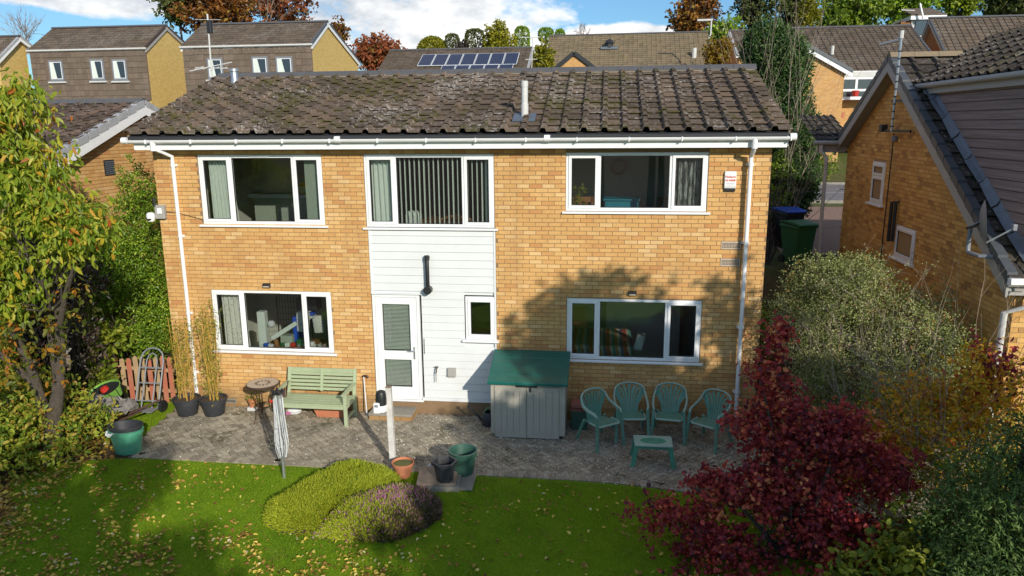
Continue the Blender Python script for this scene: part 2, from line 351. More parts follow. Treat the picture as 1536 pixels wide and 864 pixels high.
# ------------------------------------------------------------------ builders for walls, roofs, windows
BOXF = np.array([(0, 1, 5, 4), (1, 2, 6, 5), (3, 0, 4, 7), (4, 5, 6, 7), (3, 2, 1, 0)])
def boxes_np(c0, c1, O, u, n, z=(0, 0, 1)):
    """many boxes given as (u, n, z) minima and maxima in a wall frame -> vertices, faces; the back face is left off"""
    k = len(c0); c = np.empty((k, 8, 3)); c0 = np.asarray(c0); c1 = np.asarray(c1)
    sel = [(0, 1, 0), (1, 1, 0), (1, 0, 0), (0, 0, 0), (0, 1, 1), (1, 1, 1), (1, 0, 1), (0, 0, 1)]
    for i, s in enumerate(sel):
        for a in range(3): c[:, i, a] = (c1 if s[a] else c0)[:, a]
    B = np.array([u, n, z], dtype=float); V = c.reshape(-1, 3) @ B + np.array(O, dtype=float)
    F = (BOXF[None]+(np.arange(k)*8)[:, None, None]).reshape(-1, 4); return V, F
def laid(parent, name, O, u, n, c0, c1, mat, nparts, z=(0, 0, 1), z0=None):
    """pieces of a surface: the nparts nearest ones as objects sharing meshes, the rest one joined part"""
    c0 = np.array(c0, float); c1 = np.array(c1, float); mid = (c0+c1)/2; B = np.array([u, n, z], float); Wd = mid @ B + np.array(O, float)
    d = ((Wd-np.array(CAM))**2).sum(1); order = np.argsort(d); near = order[:nparts]; far = order[nparts:]
    inv = wm(parent).inverted(); cache = {}
    for i in near:
        s = np.round(c1[i]-c0[i], 3); k = tuple(s)
        if k not in cache:
            V, F = boxes_np([-s/2], [s/2], (0, 0, 0), u, n, z); cache[k] = npmesh(name, V, F, mat)
        link(name, cache[k], parent, inv @ Vector(Wd[i]))
    if len(far):
        V, F = boxes_np(c0[far], c1[far], O, u, n, z)
        return npobj(name, V, F, mat, parent, np.repeat(rng.random(len(far)), 5), kind='stuff')
def minus(segs, a, b):
    o = []
    for s, e in segs:
        if b <= s or a >= e: o.append((s, e)); continue
        if a > s: o.append((s, a))
        if b < e: o.append((b, e))
    return o
def bricks(parent, O, u, n, z0, z1, span, opens, mat, nparts, bl=.225, bh=.075, minlen=.03):
    c0 = []; c1 = []; row = 0; z = z0
    while z+bh <= z1+.001:
        lo, hi = span(z+bh/2) if callable(span) else span
        segs = [(lo, hi)] if hi > lo+.05 else []
        for (a, b, za, zb) in opens:
            if za < z+bh-.012 and zb > z+.012: segs = minus(segs, a, b)
        off = (row % 2)*bl/2 + (.01 if row % 3 else 0)
        for s, e in segs:
            k = math.floor((s-off)/bl)
            while True:
                a = max(s, off+k*bl)+.005; b = min(e, off+(k+1)*bl)-.005; k += 1
                if off+(k-1)*bl > e: break
                if b-a < minlen: continue
                p = .005+rng.random()*.004; c0.append((a, -.02, z+.005)); c1.append((b, p if nparts == 0 else .007, z+bh-.005))
        z += bh; row += 1
    laid(parent, 'brick', O, u, n, c0, c1, mat, nparts)
def wall_sheet(name, O, u, n, u0, u1, z0, z1, opens, mat, parent, thick=.22, kind=None, poly=None):
    """mortar body of a wall with real openings and reveals (front at n = 0, back at -thick)"""
    us = sorted({u0, u1, *[min(max(x, u0), u1) for o in opens for x in o[:2]]}); zs = sorted({z0, z1, *[min(max(x, z0), z1) for o in opens for x in o[2:]]})
    b = MB(); P = lambda a, d, z: Vector(O)+Vector(u)*a+Vector(n)*d+Vector((0, 0, z))
    for i in range(len(us)-1):
        for j in range(len(zs)-1):
            a, c, e, g = us[i], us[i+1], zs[j], zs[j+1]; m, q = (a+c)/2, (e+g)/2
            if any(o[0] < m < o[1] and o[2] < q < o[3] for o in opens): continue
            b.add([P(a, 0, e), P(c, 0, e), P(c, 0, g), P(a, 0, g)], [(0, 1, 2, 3)]); b.add([P(a, -thick, e), P(c, -thick, e), P(c, -thick, g), P(a, -thick, g)], [(3, 2, 1, 0)])
    for (a, c, e, g) in opens+[(u0, u1, z0, z1)]:
        for (p, q) in (((a, e), (c, e)), ((c, e), (c, g)), ((c, g), (a, g)), ((a, g), (a, e))):
            b.add([P(p[0], 0, p[1]), P(q[0], 0, q[1]), P(q[0], -thick, q[1]), P(p[0], -thick, p[1])], [(0, 1, 2, 3)])
    return b.build(name, mat, parent, kind=kind)
def tiles(parent, O, u, v, ncol, nrow, w, g, mat, nparts, keep=None, rib=.045, name='roof_tile', jitter=.006, lap=.06, ribw=.085, flip=False):
    O, u, v = Vector(O), Vector(u).normalized(), Vector(v).normalized(); n = u.cross(v); n = (n if n.z > 0 else -n) if abs(n.z) > .02 else (n if n.dot(CAM-O) > 0 else -n)
    th = .020; e = ribw; rise = .052 if rib > 0 else .036
    prof = [(0, 0), (w-e-.02, 0), (w-e+.005, rib), (w-.025, rib), (w, .004)]
    if rib < .005: prof = [(.003, 0), (w-.003, 0)]
    if flip: prof = [(w-a, h) for a, h in reversed(prof)]
    k = len(prof); V = []
    for (a, h) in prof: V += [(a, h+rise, -.01), (a, h+.006, g+lap), (a, h+rise-th, -.01)]
    V = np.array(V); F = []
    for i in range(k-1):
        a, b = 3*i, 3*i+3; F += [(a, b, b+1, a+1), (a+2, b+2, b, a)]
    F += [(2, 0, 1, 1), (3*k-3, 3*k-1, 3*k-2, 3*k-2)]
    F4 = np.array([f for f in F if len(set(f)) == 4]); B = np.array([u, n, v], float)
    pos = []
    for r in range(nrow):
        for c_ in range(ncol):
            p = (c_*w, r*g)
            if keep is None or keep(p[0]+w/2, p[1]+g/2): pos.append(p)
    pos = np.array(pos); N_ = len(pos)
    off = np.stack([pos[:, 0], rng.random(N_)*jitter, pos[:, 1]+rng.normal(0, jitter*.6, N_)], 1)
    Wd = (off+np.array([w/2, 0, g/2])) @ B + np.array(O, float); order = np.argsort(((Wd-np.array(CAM))**2).sum(1)); inv = wm(parent).inverted()
    me = npmesh(name, (V-np.array([w/2, 0, g/2])) @ B, F4, mat) if nparts else None
    for i in order[:nparts]: link(name, me, parent, inv @ Vector(Wd[i]))
    far = order[nparts:]
    if len(far):
        VV = ((V[None]+off[far][:, None]).reshape(-1, 3)) @ B + np.array(O, float); FF = (F4[None]+(np.arange(len(far))*len(V))[:, None, None]).reshape(-1, 4)
        npobj(name, VV, FF, mat, parent, np.repeat(rng.random(len(far)), len(F4)), kind='stuff')
def xf(mb, T):
    if T: mb.v = [tuple(T @ Vector(p)) for p in mb.v]
    return mb
def window(parent, x0, x1, z0, z1, splits, sash, T=None, y=.012, sill=True, fr='white', gl='glass', fw=.058, sw=.052, transom=None, name='window', handle=True, silln=None):
    b = MB(); d = .07
    b.box(x0, x1, y, y+d, z1-fw, z1); b.box(x0, x1, y, y+d, z0, z0+fw); b.box(x0, x0+fw, y+.001, y+d, z0+fw, z1-fw); b.box(x1-fw, x1, y+.001, y+d, z0+fw, z1-fw)
    xs = [x0+fw/2]+[x0+(x1-x0)*s for s in splits]+[x1-fw/2]
    for s in xs[1:-1]: b.box(s-fw/2, s+fw/2, y+.001, y+d, z0+fw, z1-fw)
    if transom: b.box(x0+fw, x1-fw, y+.002, y+d, transom-fw/2, transom+fw/2)
    w = xf(b, T).build(name, M[fr], parent, bevel=.006)
    zs = [(z0+fw, z1-fw)] if not transom else [(z0+fw, transom-fw/2), (transom+fw/2, z1-fw)]
    for i in range(len(xs)-1):
        for (za, zb) in zs:
            a, c = xs[i]+fw/2, xs[i+1]-fw/2
            if sash[i]:
                s = MB(); s.box(a-.012, c+.012, y-.016, y+.05, zb-sw+.012, zb+.012); s.box(a-.012, c+.012, y-.016, y+.05, za-.012, za+sw-.012)
                s.box(a-.012, a+sw-.012, y-.0155, y+.05, za+sw-.012, zb-sw+.012); s.box(c-sw+.012, c+.012, y-.0155, y+.05, za+sw-.012, zb-sw+.012)
                xf(s, T).build('sash', M[fr], w, bevel=.006); a += sw-.012; c -= sw-.012; za2, zb2 = za+sw-.012, zb-sw+.012
            else: za2, zb2 = za, zb
            p = MB(); p.add([(a, y+.03, za2), (c, y+.03, za2), (c, y+.03, zb2), (a, y+.03, zb2)], [(0, 1, 2, 3)]); xf(p, T).build('pane', M[gl], w)
            g = MB(); q = .008
            g.box(a, c, y+.005, y+.03, zb2-q, zb2); g.box(a, c, y+.005, y+.03, za2, za2+q); g.box(a, a+q, y+.006, y+.03, za2+q, zb2-q); g.box(c-q, c, y+.006, y+.03, za2+q, zb2-q)
            xf(g, T).build('glazing_bead', M['black'] if fr == 'white' else M[fr], w)
    if sill:
        s = MB(); e = .06 if silln is None else silln; s.prism([(x0-e, y-.065, z0-.045), (x0-e, y-.065, z0-.012), (x0-e, y+.05, z0-.001), (x0-e, y+.05, z0-.045)], (x1-x0+2*e, 0, 0)); xf(s, T).build('sill', M[fr], w, bevel=.004)
    return w

# ------------------------------------------------------------------ the brick house
HX0, HX1, HZ = -8.37, 2.74, 5.04
house = thing('brick_house', 'two storey buff brick house with mossy brown tiled roof and white clad centre bay', 'house', (-2.8, 0, 0))
WIN = {'ul': (-7.50, -5.115, 3.625, 4.905), 'um': (-4.33, -1.965, 3.60, 4.905), 'ur': (-.70, 1.715, 3.915, 4.925),
       'll': (-7.485, -5.095, 1.165, 2.365), 'lr': (-.665, 1.72, 1.20, 2.345)}
CL = (-4.305, -1.955, .29, 3.56)
SW = (-2.53, -1.965, 1.52, 2.33); DOOR = (-4.30, -3.40, .29, 2.345)
op = [(a, b, c, d) for a, b, c, d in WIN.values()]
wall = wall_sheet('wall', (0, 0, 0), (1, 0, 0), (0, -1, 0), HX0, HX1, -.3, HZ, op+[(CL[0], CL[1], CL[2], 3.6)], M['mortar'], house)
b = MB(); b.box(HX0, HX0+.22, .22, 6.8, -.3, HZ); b.box(HX1-.22, HX1, .22, 6.8, -.3, HZ); b.box(HX0+.22, HX1-.22, 6.6, 6.8, -.3, HZ)
for x in (HX0, HX1-.22): b.prism([(x, .05, HZ), (x, 6.75, HZ), (x, 3.4, HZ+1.3)], (.22, 0, 0))
b.build('rear_wall', M['brick_far_o'], house)
bopen = op+[(CL[0]-.003, CL[1]+.003, .26, 3.62)]+[(1.99, 2.33, 3.265, 3.41), (1.99, 2.33, 2.965, 3.11), (-7.42, -7.17, .055, .16)]
bricks(wall, (0, 0, 0), (1, 0, 0), (0, -1, 0), -.04, HZ-.02, (HX0, HX1), bopen+[(CL[0]-.003, CL[1]+.003, -.1, .3)], M['brick'], 299)
# plinth under the clad bay
c0 = []; c1 = []
for r in range(4):
    for k in range(12):
        a = max(CL[0], -4.4+k*.225+(r % 2)*.112); e = min(CL[1], -4.4+(k+1)*.225+(r % 2)*.112)
        if e-a > .04: c0.append((a+.005, -.02, -.02+r*.075)); c1.append((e-.005, .007, .045+r*.075))
laid(wall, 'plinth_brick', (0, .03, 0), (1, 0, 0), (0, -1, 0), c0, c1, M['brick_plinth'], 60)
MB().box(CL[0], CL[1], .032, .20, -.3, .285).build('plinth', M['mortar_dark'], house)
# white cladding boards
clad = MB().box(CL[0]+.01, CL[1]-.01, .03, .14, DOOR[3]+.01, 3.545).build('cladding_frame', M['white_clad'], house)
ph = .1475; z = .345; k = 0
while z < 3.50:
    zt = min(z+ph, 3.545)
    segs = [(CL[0]+.03, CL[1]-.03)]
    if z < DOOR[3]+.03: segs = minus(segs, -5, DOOR[1]+.045)
    if zt > SW[2]-.03 and z < SW[3]+.02: segs = minus(segs, SW[0]-.02, 0)
    for (a, e) in segs:
        q = MB(); q.prism([(a, .03, z+.003), (a, -.005, z+.004), (a, .000, zt-.008), (a, .010, zt-.002), (a, .03, zt-.001)], (e-a, 0, 0))
        o = q.build('cladding_board', M['white_clad'], clad)
    z += ph; k += 1
for q in ((CL[0], CL[0]+.035, -.016, .03, DOOR[3]+.02, 3.55), (CL[1]-.035, CL[1], -.016, .03, .345, 3.55), (DOOR[1]+.008, CL[1], -.03, .03, .285, .345)): MB().box(*q).build('cladding_trim', M['white_clad'], clad, bevel=.003)
MB().box(CL[0]-.0, DOOR[1]+.06, -.035, .03, DOOR[3]+.002, DOOR[3]+.02).build('cladding_trim', M['white_clad'], clad, bevel=.003)
MB().box(DOOR[1]+.05, CL[1]-.036, .031, .13, .2855, SW[2]-.02).build('cladding_backing', M['white_clad'], clad)
MB().box(DOOR[1]+.05, SW[0]-.03, .0315, .13, SW[2]-.018, DOOR[3]+.008).build('cladding_backing', M['white_clad'], clad)
spl = {'ul': (.262, .765), 'um': (.238, .765), 'ur': (.238, .745), 'll': (.262, .765), 'lr': (.238, .745)}
for k_, (a, c, e, g) in WIN.items(): window(house, a, c, e, g, spl[k_], (1, 0, 1))
window(house, *SW, (), (1,), sill=True, y=-.005)
# open trickle vents and handles read as small white pieces on the frames
for (x, z) in ((-6.3, 4.875), (.52, 4.895), (-6.28, 2.335), (.52, 2.315)): MB().box(x-.19, x+.19, -.004, .014, z-.012, z+.012).build('trickle_vent', M['white'], house, bevel=.003)
# door
d = MB(); x0, x1, z0, z1 = DOOR; f = .055
d.box(x0, x1, .0, .08, z1-f, z1); d.box(x0, x0+f, .001, .08, z0, z1-f); d.box(x1-f, x1, .001, .08, z0, z1-f); d.box(x0+f, x1-f, .0015, .08, z0, z0+.04)
dr = d.build('door', M['white'], house, bevel=.004)
l = MB(); a, c = x0+f+.006, x1-f-.006; s = .125
l.box(a, a+s, -.012, .05, z0+.046, z1-f-.006); l.box(c-s, c, -.012, .05, z0+.046, z1-f-.006); l.box(a+s, c-s, -.011, .05, z1-f-.006-s, z1-f-.006); l.box(a+s, c-s, -.011, .05, z0+.046, z0+.046+.20); l.box(a+s, c-s, -.011, .05, 1.08, 1.25)
lf = l.build('door_leaf', M['white'], dr, bevel=.004)
for (za, zb) in ((z0+.246, 1.08), (1.25, z1-f-.006-s)):
    MB().add([(a+s, .01, za), (c-s, .01, za), (c-s, .01, zb), (a+s, .01, zb)], [(0, 1, 2, 3)]).build('pane', M['glass'], dr)
    q = MB(); zz = za+.02
    while zz < zb-.01: q.add([(a+s+.01, .045, zz), (c-s-.01, .045, zz), (c-s-.01, .062, zz+.012), (a+s+.01, .062, zz+.012)], [(0, 1, 2, 3)]); zz += .026
    for xx in (a+s+.12, c-s-.12): q.box(xx-.002, xx+.002, .04, .044, za, zb)
    q.build('venetian_blind', M['curtain'], dr, kind='stuff')
h = MB(); h.box(c-.075, c-.045, -.022, -.012, 1.10, 1.34); h.tube([(c-.06, -.02, 1.27), (c-.06, -.06, 1.27), (c-.17, -.06, 1.265)], .011); h.build('handle', M['metal'], dr, smooth=True)
MB().box(DOOR[0]-.01, DOOR[1]+.03, -.06, .0, .262, .288).build('threshold', M['white'], dr, bevel=.005)
# gutter, fascia, soffit, downpipes
EY, EZ, RY, RZ = -.30, 5.27, 3.25, 6.475; GX0, GX1 = -8.66, 2.97
MB().box(GX0+.12, GX1-.06, -.285, -.262, 5.005, 5.175).build('fascia', M['white'], house, bevel=.004)
MB().box(GX0+.14, GX1-.08, -.262, .0, 5.045, 5.06).build('soffit', M['white'], house)
MB().prism([(GX0+.07, EY-.06, 5.19), (GX0+.07, EY-.06, 5.235), (GX0+.07, .1, 5.36), (GX0+.07, .1, 5.19)], (GX1-GX0-.12, 0, 0)).build('eaves_felt', M['blackfelt'], house)
g = MB(); n = 10
for s_, (r0, r1) in enumerate(((.056, .056),)):
    prof = [(-.345-.056*math.cos(a_), 5.182-.062*math.sin(a_)) for a_ in np.linspace(0, math.pi, n)]; inn = [(-.345-.050*math.cos(a_), 5.182-.056*math.sin(a_)) for a_ in np.linspace(math.pi, 0, n)]
    poly = [(GX0, y_, z_) for y_, z_ in prof+inn]
    g.prism(poly, (GX1-GX0+.03, 0, 0))
gut = g.build('gutter', M['white'], house, smooth=True)
for x in list(np.arange(GX0+.42, GX1, .86)): MB().box(x-.010, x+.010, -.406, -.285, 5.115, 5.190).build('gutter_bracket', M['white'], gut, bevel=.003)
for x in (GX0+4.0, -1.0, GX0+.0, GX1+.01): MB().tube([(x-.05, -.345, 5.175), (x+.05, -.345, 5.175)], .061, 12).build('gutter_joint', M['white'], gut, smooth=True)
for (px, bot, oy) in ((-7.955, .02, .0), (2.385, .25, 0)):
    p = MB(); wy = -.06 if px < 0 else -.125
    if px < 0: pts = [(px-.17, -.345, 5.14), (px-.17, -.345, 5.03), (px-.08, -.20, 4.96), (px, -.06, 4.88), (px, -.06, 4.8), (px, -.06, bot+.02)]
    else: pts = [(px+.0, -.345, 5.14), (px+.0, -.345, 5.0), (px, -.30, 4.96), (px, wy, 4.86), (px, wy, 4.8), (px, wy, bot)]
    p.tube(pts, .036, 12); pp = p.build('downpipe', M['white'], house, smooth=True)
    hx = px-.17 if px < 0 else px; MB().tube([(hx, -.345, 5.16), (hx, -.345, 4.99)], .05, 12).build('gutter_outlet', M['white'], pp, smooth=True)
    for z in (4.72, 3.4, 1.9, .7):
        MB().tube([(px, wy, z-.025), (px, wy, z+.025)], .044, 12).box(px-.06, px+.06, wy+.03, -.002, z-.02, z+.02).build('pipe_clip', M['white'], pp, smooth=True)
# roof
v = Vector((0, RY-EY, RZ-EZ)).normalized(); sl_len = math.hypot(RY-EY, RZ-EZ)
b = MB(); b.prism([(GX0+.06, EY+.04, EZ-.02), (GX0+.06, RY, RZ-.01), (GX0+.06, 2*RY-EY, EZ-.02), (GX0+.06, 2*RY-EY, EZ-.12), (GX0+.06, RY, RZ-.12), (GX0+.06, EY+.04, EZ-.10)], (GX1-GX0-.12, 0, 0))
roof = b.build('roof', M['tile_i'], house)
NC, NR = 34, 12; tw = (GX1-GX0)/NC; tg = (sl_len-.02)/NR
tiles(roof, (GX0, EY-.03, EZ-.012), (1, 0, 0), v, NC, NR, tw, tg, M['tile'], 299, rib=.06, ribw=.10, jitter=.010, flip=True)
# bedding course and ridge
MB().prism([(GX0+.05, RY-.17, RZ-.055), (GX0+.05, RY-.14, RZ+.012), (GX0+.05, RY+.14, RZ+.012), (GX0+.05, RY+.17, RZ-.055)], (GX1-GX0-.08, 0, 0)).build('ridge_bedding', M['bedding'], roof)
for k in range(25):
    x = GX0+.02+k*(GX1-GX0)/25.; x2 = x+(GX1-GX0)/25.-.004
    poly = [(x, RY-.15, RZ-.012), (x, RY-.145, RZ+.03), (x, RY-.05, RZ+.105), (x, RY+.05, RZ+.105), (x, RY+.145, RZ+.03), (x, RY+.15, RZ-.012)]
    MB().prism(poly, (x2-x, 0, 0)).build('ridge_tile', M['ridge'], roof, bevel=.004)
# undercloak along the verges
for x in (GX0+.03, GX1-.06): MB().prism([(x, EY, EZ-.06), (x, RY, RZ-.06), (x, RY, RZ+.0), (x, EY, EZ+.0)], (.03, 0, 0)).build('verge_undercloak', M['bedding'], roof)
for x in (HX0-.22, HX1+.16): MB().prism([(x, EY+.1, EZ-.24), (x, RY, RZ-.24), (x, RY, RZ-.07), (x, EY+.1, EZ-.07)], (.05, 0, 0)).build('bargeboard', M['white'], roof)
# vents through the roof
fl = MB(); fx, fy = -1.455, .35; fz = EZ+(fy-EY)*(RZ-EZ)/(RY-EY)
fl.tube([(fx, fy, fz-.05), (fx, fy, fz+.27)], .066, 16); fl.tube([(fx, fy, fz+.27), (fx, fy, fz+.62)], .058, 16); fl.build('flue_pipe', M['white_dull'], roof, smooth=True)
MB().tube([(fx, fy, fz+.56), (fx, fy, fz+.66)], .064, 16).build('flue_cap', M['white_dull'], roof, smooth=True)
b = MB(); b.prism([(fx-.2, fy-.24, fz-.09+.055), (fx+.2, fy-.24, fz-.09+.055), (fx+.2, fy+.12, fz+.045+.055), (fx-.2, fy+.12, fz+.045+.055)], (0, -.003, .012)); b.build('flue_flashing', M['lead'], roof)
fx, fy = -8.02, 2.72; fz = EZ+(fy-EY)*(RZ-EZ)/(RY-EY)
fl = MB(); fl.lathe([(.10, -.03), (.085, .1), (.075, .12), (.075, .27), (.10, .28), (.10, .33), (.07, .34)], (fx, fy, fz), 16, capt=True); fl.build('flue_pipe', M['metal'], roof, smooth=True)
# wall fittings that belong to the house
def airbrick(x0, x1, z0, z1, rows, cols, mat, dark):
    o = MB().box(x0, x1, -.009, .02, z0, z1).build('air_brick', mat, house, bevel=.002); q = MB()
    for i in range(cols):
        for j in range(rows):
            cx = x0+.014+(x1-x0-.028)*(i+.5)/cols; cz = z0+.02+(z1-z0-.04)*(j+.5)/rows; q.box(cx-.0085, cx+.0085, -.0105, -.0095, cz-.0075, cz+.0075)
    q.build('vent_hole', dark, o, kind='stuff')
airbrick(1.995, 2.325, 3.27, 3.405, 4, 12, M['mosaic'], M['black']); airbrick(1.995, 2.325, 2.97, 3.105, 4, 12, M['mosaic'], M['black']); airbrick(-7.415, -7.175, .06, .155, 3, 8, M['stone'], M['black'])
p = MB(); p.tube([(-3.205, .0, 3.05), (-3.205, -.07, 3.05), (-3.205, -.085, 3.0), (-3.205, -.085, 2.50), (-3.205, -.07, 2.47), (-3.205, .0, 2.47)], .038, 12)
w_ = p.build('waste_pipe', M['black'], house, smooth=True)
MB().tube([(-3.205, -.085, 3.01), (-3.205, -.085, 3.10)], .047, 12).tube([(-3.205, -.0, 2.455), (-3.205, -.14, 2.455)], .075, 14).build('pipe_fitting', M['black'], w_, smooth=True)
MB().box(-3.332, -3.315, -.022, -.006, 1.21, 1.51).build('grab_rail', M['metal'], house, bevel=.004)
# rooms behind the windows
ROOMS = [(-8.1, -4.72, 2.75, 5.0, 3.6), (-4.66, -1.60, 2.75, 5.0, 3.4), (-1.54, 2.48, 2.75, 5.0, 3.0), (-8.1, -4.66, .05, 2.62, 3.0), (-4.60, -1.70, .05, 2.62, 1.8), (-1.64, 2.48, .05, 2.62, 3.2)]
for i, (a, c, e, g, dp) in enumerate(ROOMS):
    q = MB(); q.add([(a, .23, e), (c, .23, e), (c, dp, e), (a, dp, e), (a, .23, g), (c, .23, g), (c, dp, g), (a, dp, g)], [(4, 5, 6, 7)]+[(2, 3, 7, 6), (3, 0, 4, 7), (1, 2, 6, 5)])
    q.mi = 1; q.add([(a, .23, e), (c, .23, e), (c, dp, e), (a, dp, e)], [(0, 1, 2, 3)])
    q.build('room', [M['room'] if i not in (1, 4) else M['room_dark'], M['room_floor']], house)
# ------------------------------------------------------------------ ground
def sstep(a, b, x): t = min(max((x-a)/(b-a), 0), 1); return t*t*(3-2*t)
def gz(x, y):
    if HX0+.05 < x < HX1-.05 and .05 < y < 6.75: return -.4
    z = 1.8*sstep(.2, 7, y)+.55*sstep(7, 14, y)+2.3*sstep(28, 37, y)+1.6*sstep(40, 75, y)
    return z
def lines(a): return np.array(sorted(set(a)))
xs = lines(list(np.arange(-14, 14.1, .5))+list(np.arange(-60, 61, 4.))+[-1500, -600, -250, -120, 120, 250, 600, 1500, HX0, HX0+.1, HX1, HX1-.1])
ys = lines(list(np.arange(-20, 30.1, .5))+list(np.arange(30, 80, 2.))+[-1500, -500, -150, -60, -35, 0, .1, 6.8, 6.7, 120, 250, 600, 1500])
V = np.array([(x, y, gz(x, y)-.004) for y in ys for x in xs]); nx = len(xs)
F = np.array([(j*nx+i, j*nx+i+1, (j+1)*nx+i+1, (j+1)*nx+i) for j in range(len(ys)-1) for i in range(nx-1)])
t = NT('earth_and_litter'); n = t.noise(14, 6, .7); n2 = t.noise(1.2, 4)
c = t.ramp(n, [(.3, (.035, .024, .016)), (.5, (.085, .06, .038)), (.68, (.16, .11, .06))]); z = t.n('SeparateXYZ'); t.l(t.pos(), z.inputs[0])
gr = t.math('MULTIPLY', t.math('SUBTRACT', z.outputs[1], 2.0), .2, clamp=True); far = t.ramp(n2, [(.4, (.07, .09, .02)), (.65, (.11, .10, .04))]); c = t.mix(gr, c, far)
M['earth'] = t.out(c, .95, 0, t.bump(n, 1, .03), .2)
tag(npobj('ground', V, F, M['earth'], smooth=False), kind='structure')
def sheet(name, poly, z, mat, base=.03):
    b = MB(); b.prism([(x, y, z) for x, y in poly], (0, 0, -base)); return tag(b.build(name, mat), kind='structure')
# lawn
t = NT('lawn'); n = t.noise(30, 5, .7); n2 = t.noise(1.1, 3); n3 = t.noise(180, 2)
c = t.ramp(t.math('ADD', t.math('MULTIPLY', n2, .55), t.math('MULTIPLY', n, .45)), [(.35, (.13, .27, .006)), (.52, (.21, .38, .008)), (.7, (.32, .44, .018))])
wn = t.ramp(t.noise(2.6, 5, .7), [(.56, (0, 0, 0)), (.70, (1, 1, 1))]); c = t.mix(t.math('MULTIPLY', wn, .5), c, (.26, .20, .05))
M['lawn'] = t.out(c, .9, 0, t.bump(t.math('ADD', n, n3), 1, .03), .2)
def front_edge(x): return -2.43-(.0 if x < -.6 else .06*(x+.6)**2) if x < 3 else -3.2
lawn_poly = [(-8.9, -2.75), (-8.1, -2.50), (-7.75, -2.45)]+[(x, front_edge(x)-.005) for x in np.arange(-7.5, 3.0, .25)]+[(4, -3.6), (4.6, -6), (4.6, -14), (9, -22), (-12, -22), (-8.6, -9), (-7.9, -5.4), (-8.5, -4.2), (-9.2, -3.4)]
sheet('lawn', lawn_poly, .012, M['lawn'])
edge_poly = [(-9.8, .1), (-9.8, -.5), (-9.0, -1.3), (-8.35, -1.75), (-8.12, -1.75), (-8.28, -.4), (-8.45, .1)]
sheet('grass_verge', edge_poly, .012, M['lawn'])
# patio bed and herringbone block paving
patio_poly = [(-8.45, .0), (-8.28, -.4), (-8.12, -1.8), (-7.86, -2.44)]+[(x, front_edge(x)) for x in np.arange(-7.6, 3.6, .3)]+[(5.4, -2.8), (5.4, 0)]
pat = sheet('patio', patio_poly, .006, M['mortar_dark'])
def inside(poly, x, y):
    c = False; j = len(poly)-1
    for i in range(len(poly)):
        xi, yi = poly[i]; xj, yj = poly[j]
        if (yi > y) != (yj > y) and x < (xj-xi)*(y-yi)/(yj-yi)+xi: c = not c
        j = i
    return c
t = NT('block_paving'); r = t.rnd(); c = t.ramp(r, [(0, (.27, .235, .175)), (.5, (.36, .315, .235)), (1, (.46, .41, .31))])
n = t.noise(60, 4, .75); f = t.math('ADD', t.math('MULTIPLY', t.math('SUBTRACT', n, .5), 1.6), 1); g = t.n('CombineColor'); [t.l(f, g.inputs[i]) for i in range(3)]; c = t.mix(1.0, c, g.outputs[0], 'MULTIPLY')
ms = t.math('MULTIPLY', t.math('SUBTRACT', t.math('ADD', t.noise(1.7, 5, .65), t.math('MULTIPLY', t.noise(12, 4), .5)), .80), 6, clamp=True); c = t.mix(t.math('MULTIPLY', ms, .8), c, (.075, .075, .025))
d = t.ramp(t.noise(1.1, 5, .7), [(.4, (0, 0, 0)), (.7, (1, 1, 1))]); c = t.mix(t.math('MULTIPLY', d, .55), c, (.12, .098, .08))
M['paver'] = t.out(c, .9, 0, t.bump(n, .6, .006), .3)
a = R(45); U_ = Vector((math.cos(a), math.sin(a), 0)); V_ = Vector((math.sin(a), -math.cos(a), 0)); c0 = []; c1 = []; q = .1
for i in range(-110, 60):
    for j in range(-80, 110):
        dd = (i-j) % 4
        if dd not in (0, 3): continue
        w_, h_ = (2, 1) if dd == 0 else (1, 2)
        P = U_*((i+w_/2)*q)+V_*((j+h_/2)*q)
        if not (-8.5 < P.x < 5.3 and -3.2 < P.y < -.02): continue
        if not inside(patio_poly, P.x, P.y) or P.y < front_edge(P.x)+.11: continue
        e = rng.random()*.004; c0.append((i*q+.005, j*q+.005, -.03)); c1.append(((i+w_)*q-.005, (j+h_)*q-.005, .018+(e if len(c0) > 0 else 0)))
c1 = np.array(c1); c1[:, 2] = np.round(c1[:, 2], 3)
laid(pat, 'paving_block', (0, 0, 0), U_, V_, c0, c1, M['paver'], 299)
c0 = []; c1 = []; 
for k in range(112):
    x = -7.8+k*.1; c0.append((x+.003, -front_edge(x)-.20+.0, -.03)); c1.append((x+.097, -front_edge(x)-.004, .022))
npobj('edging_block', *boxes_np(c0, c1, (0, 0, 0), (1, 0, 0), (0, -1, 0)), M['paver'], pat, np.repeat(rng.random(112), 5), kind='stuff')
# path beside the house, gravel drive, road behind
def drape(name, x0, x1, y0, y1, off, mat, n=14):
    X = np.linspace(x0, x1, 6); Y = np.linspace(y0, y1, n); V = [(x, y, gz(x, y)+off) for y in Y for x in X]
    F = [(j*6+i, j*6+i+1, (j+1)*6+i+1, (j+1)*6+i) for j in range(n-1) for i in range(5)]; return tag(npobj(name, V, F, mat), kind='structure')
drape('gravel_drive', 4.9, 12, 8.0, 15.5, .01, M['gravel'], 30)
M['road'] = plain('road_tarmac', (.16, .15, .155), .9, var=.15, scale=3, bump=.4)
drape('road', -60, 60, 17, 26, .008, M['road'], 10); drape('road_line', -60, 60, 21.4, 21.5, .012, M['white_dull'], 2)
tag(MB().box(-60, 60, 16.85, 17.0, 2.2, 2.46).build('kerb', M['stone']), kind='structure'); tag(MB().box(-60, 60, 26.0, 26.15, 2.2, 2.46).build('kerb', M['stone']), kind='structure')

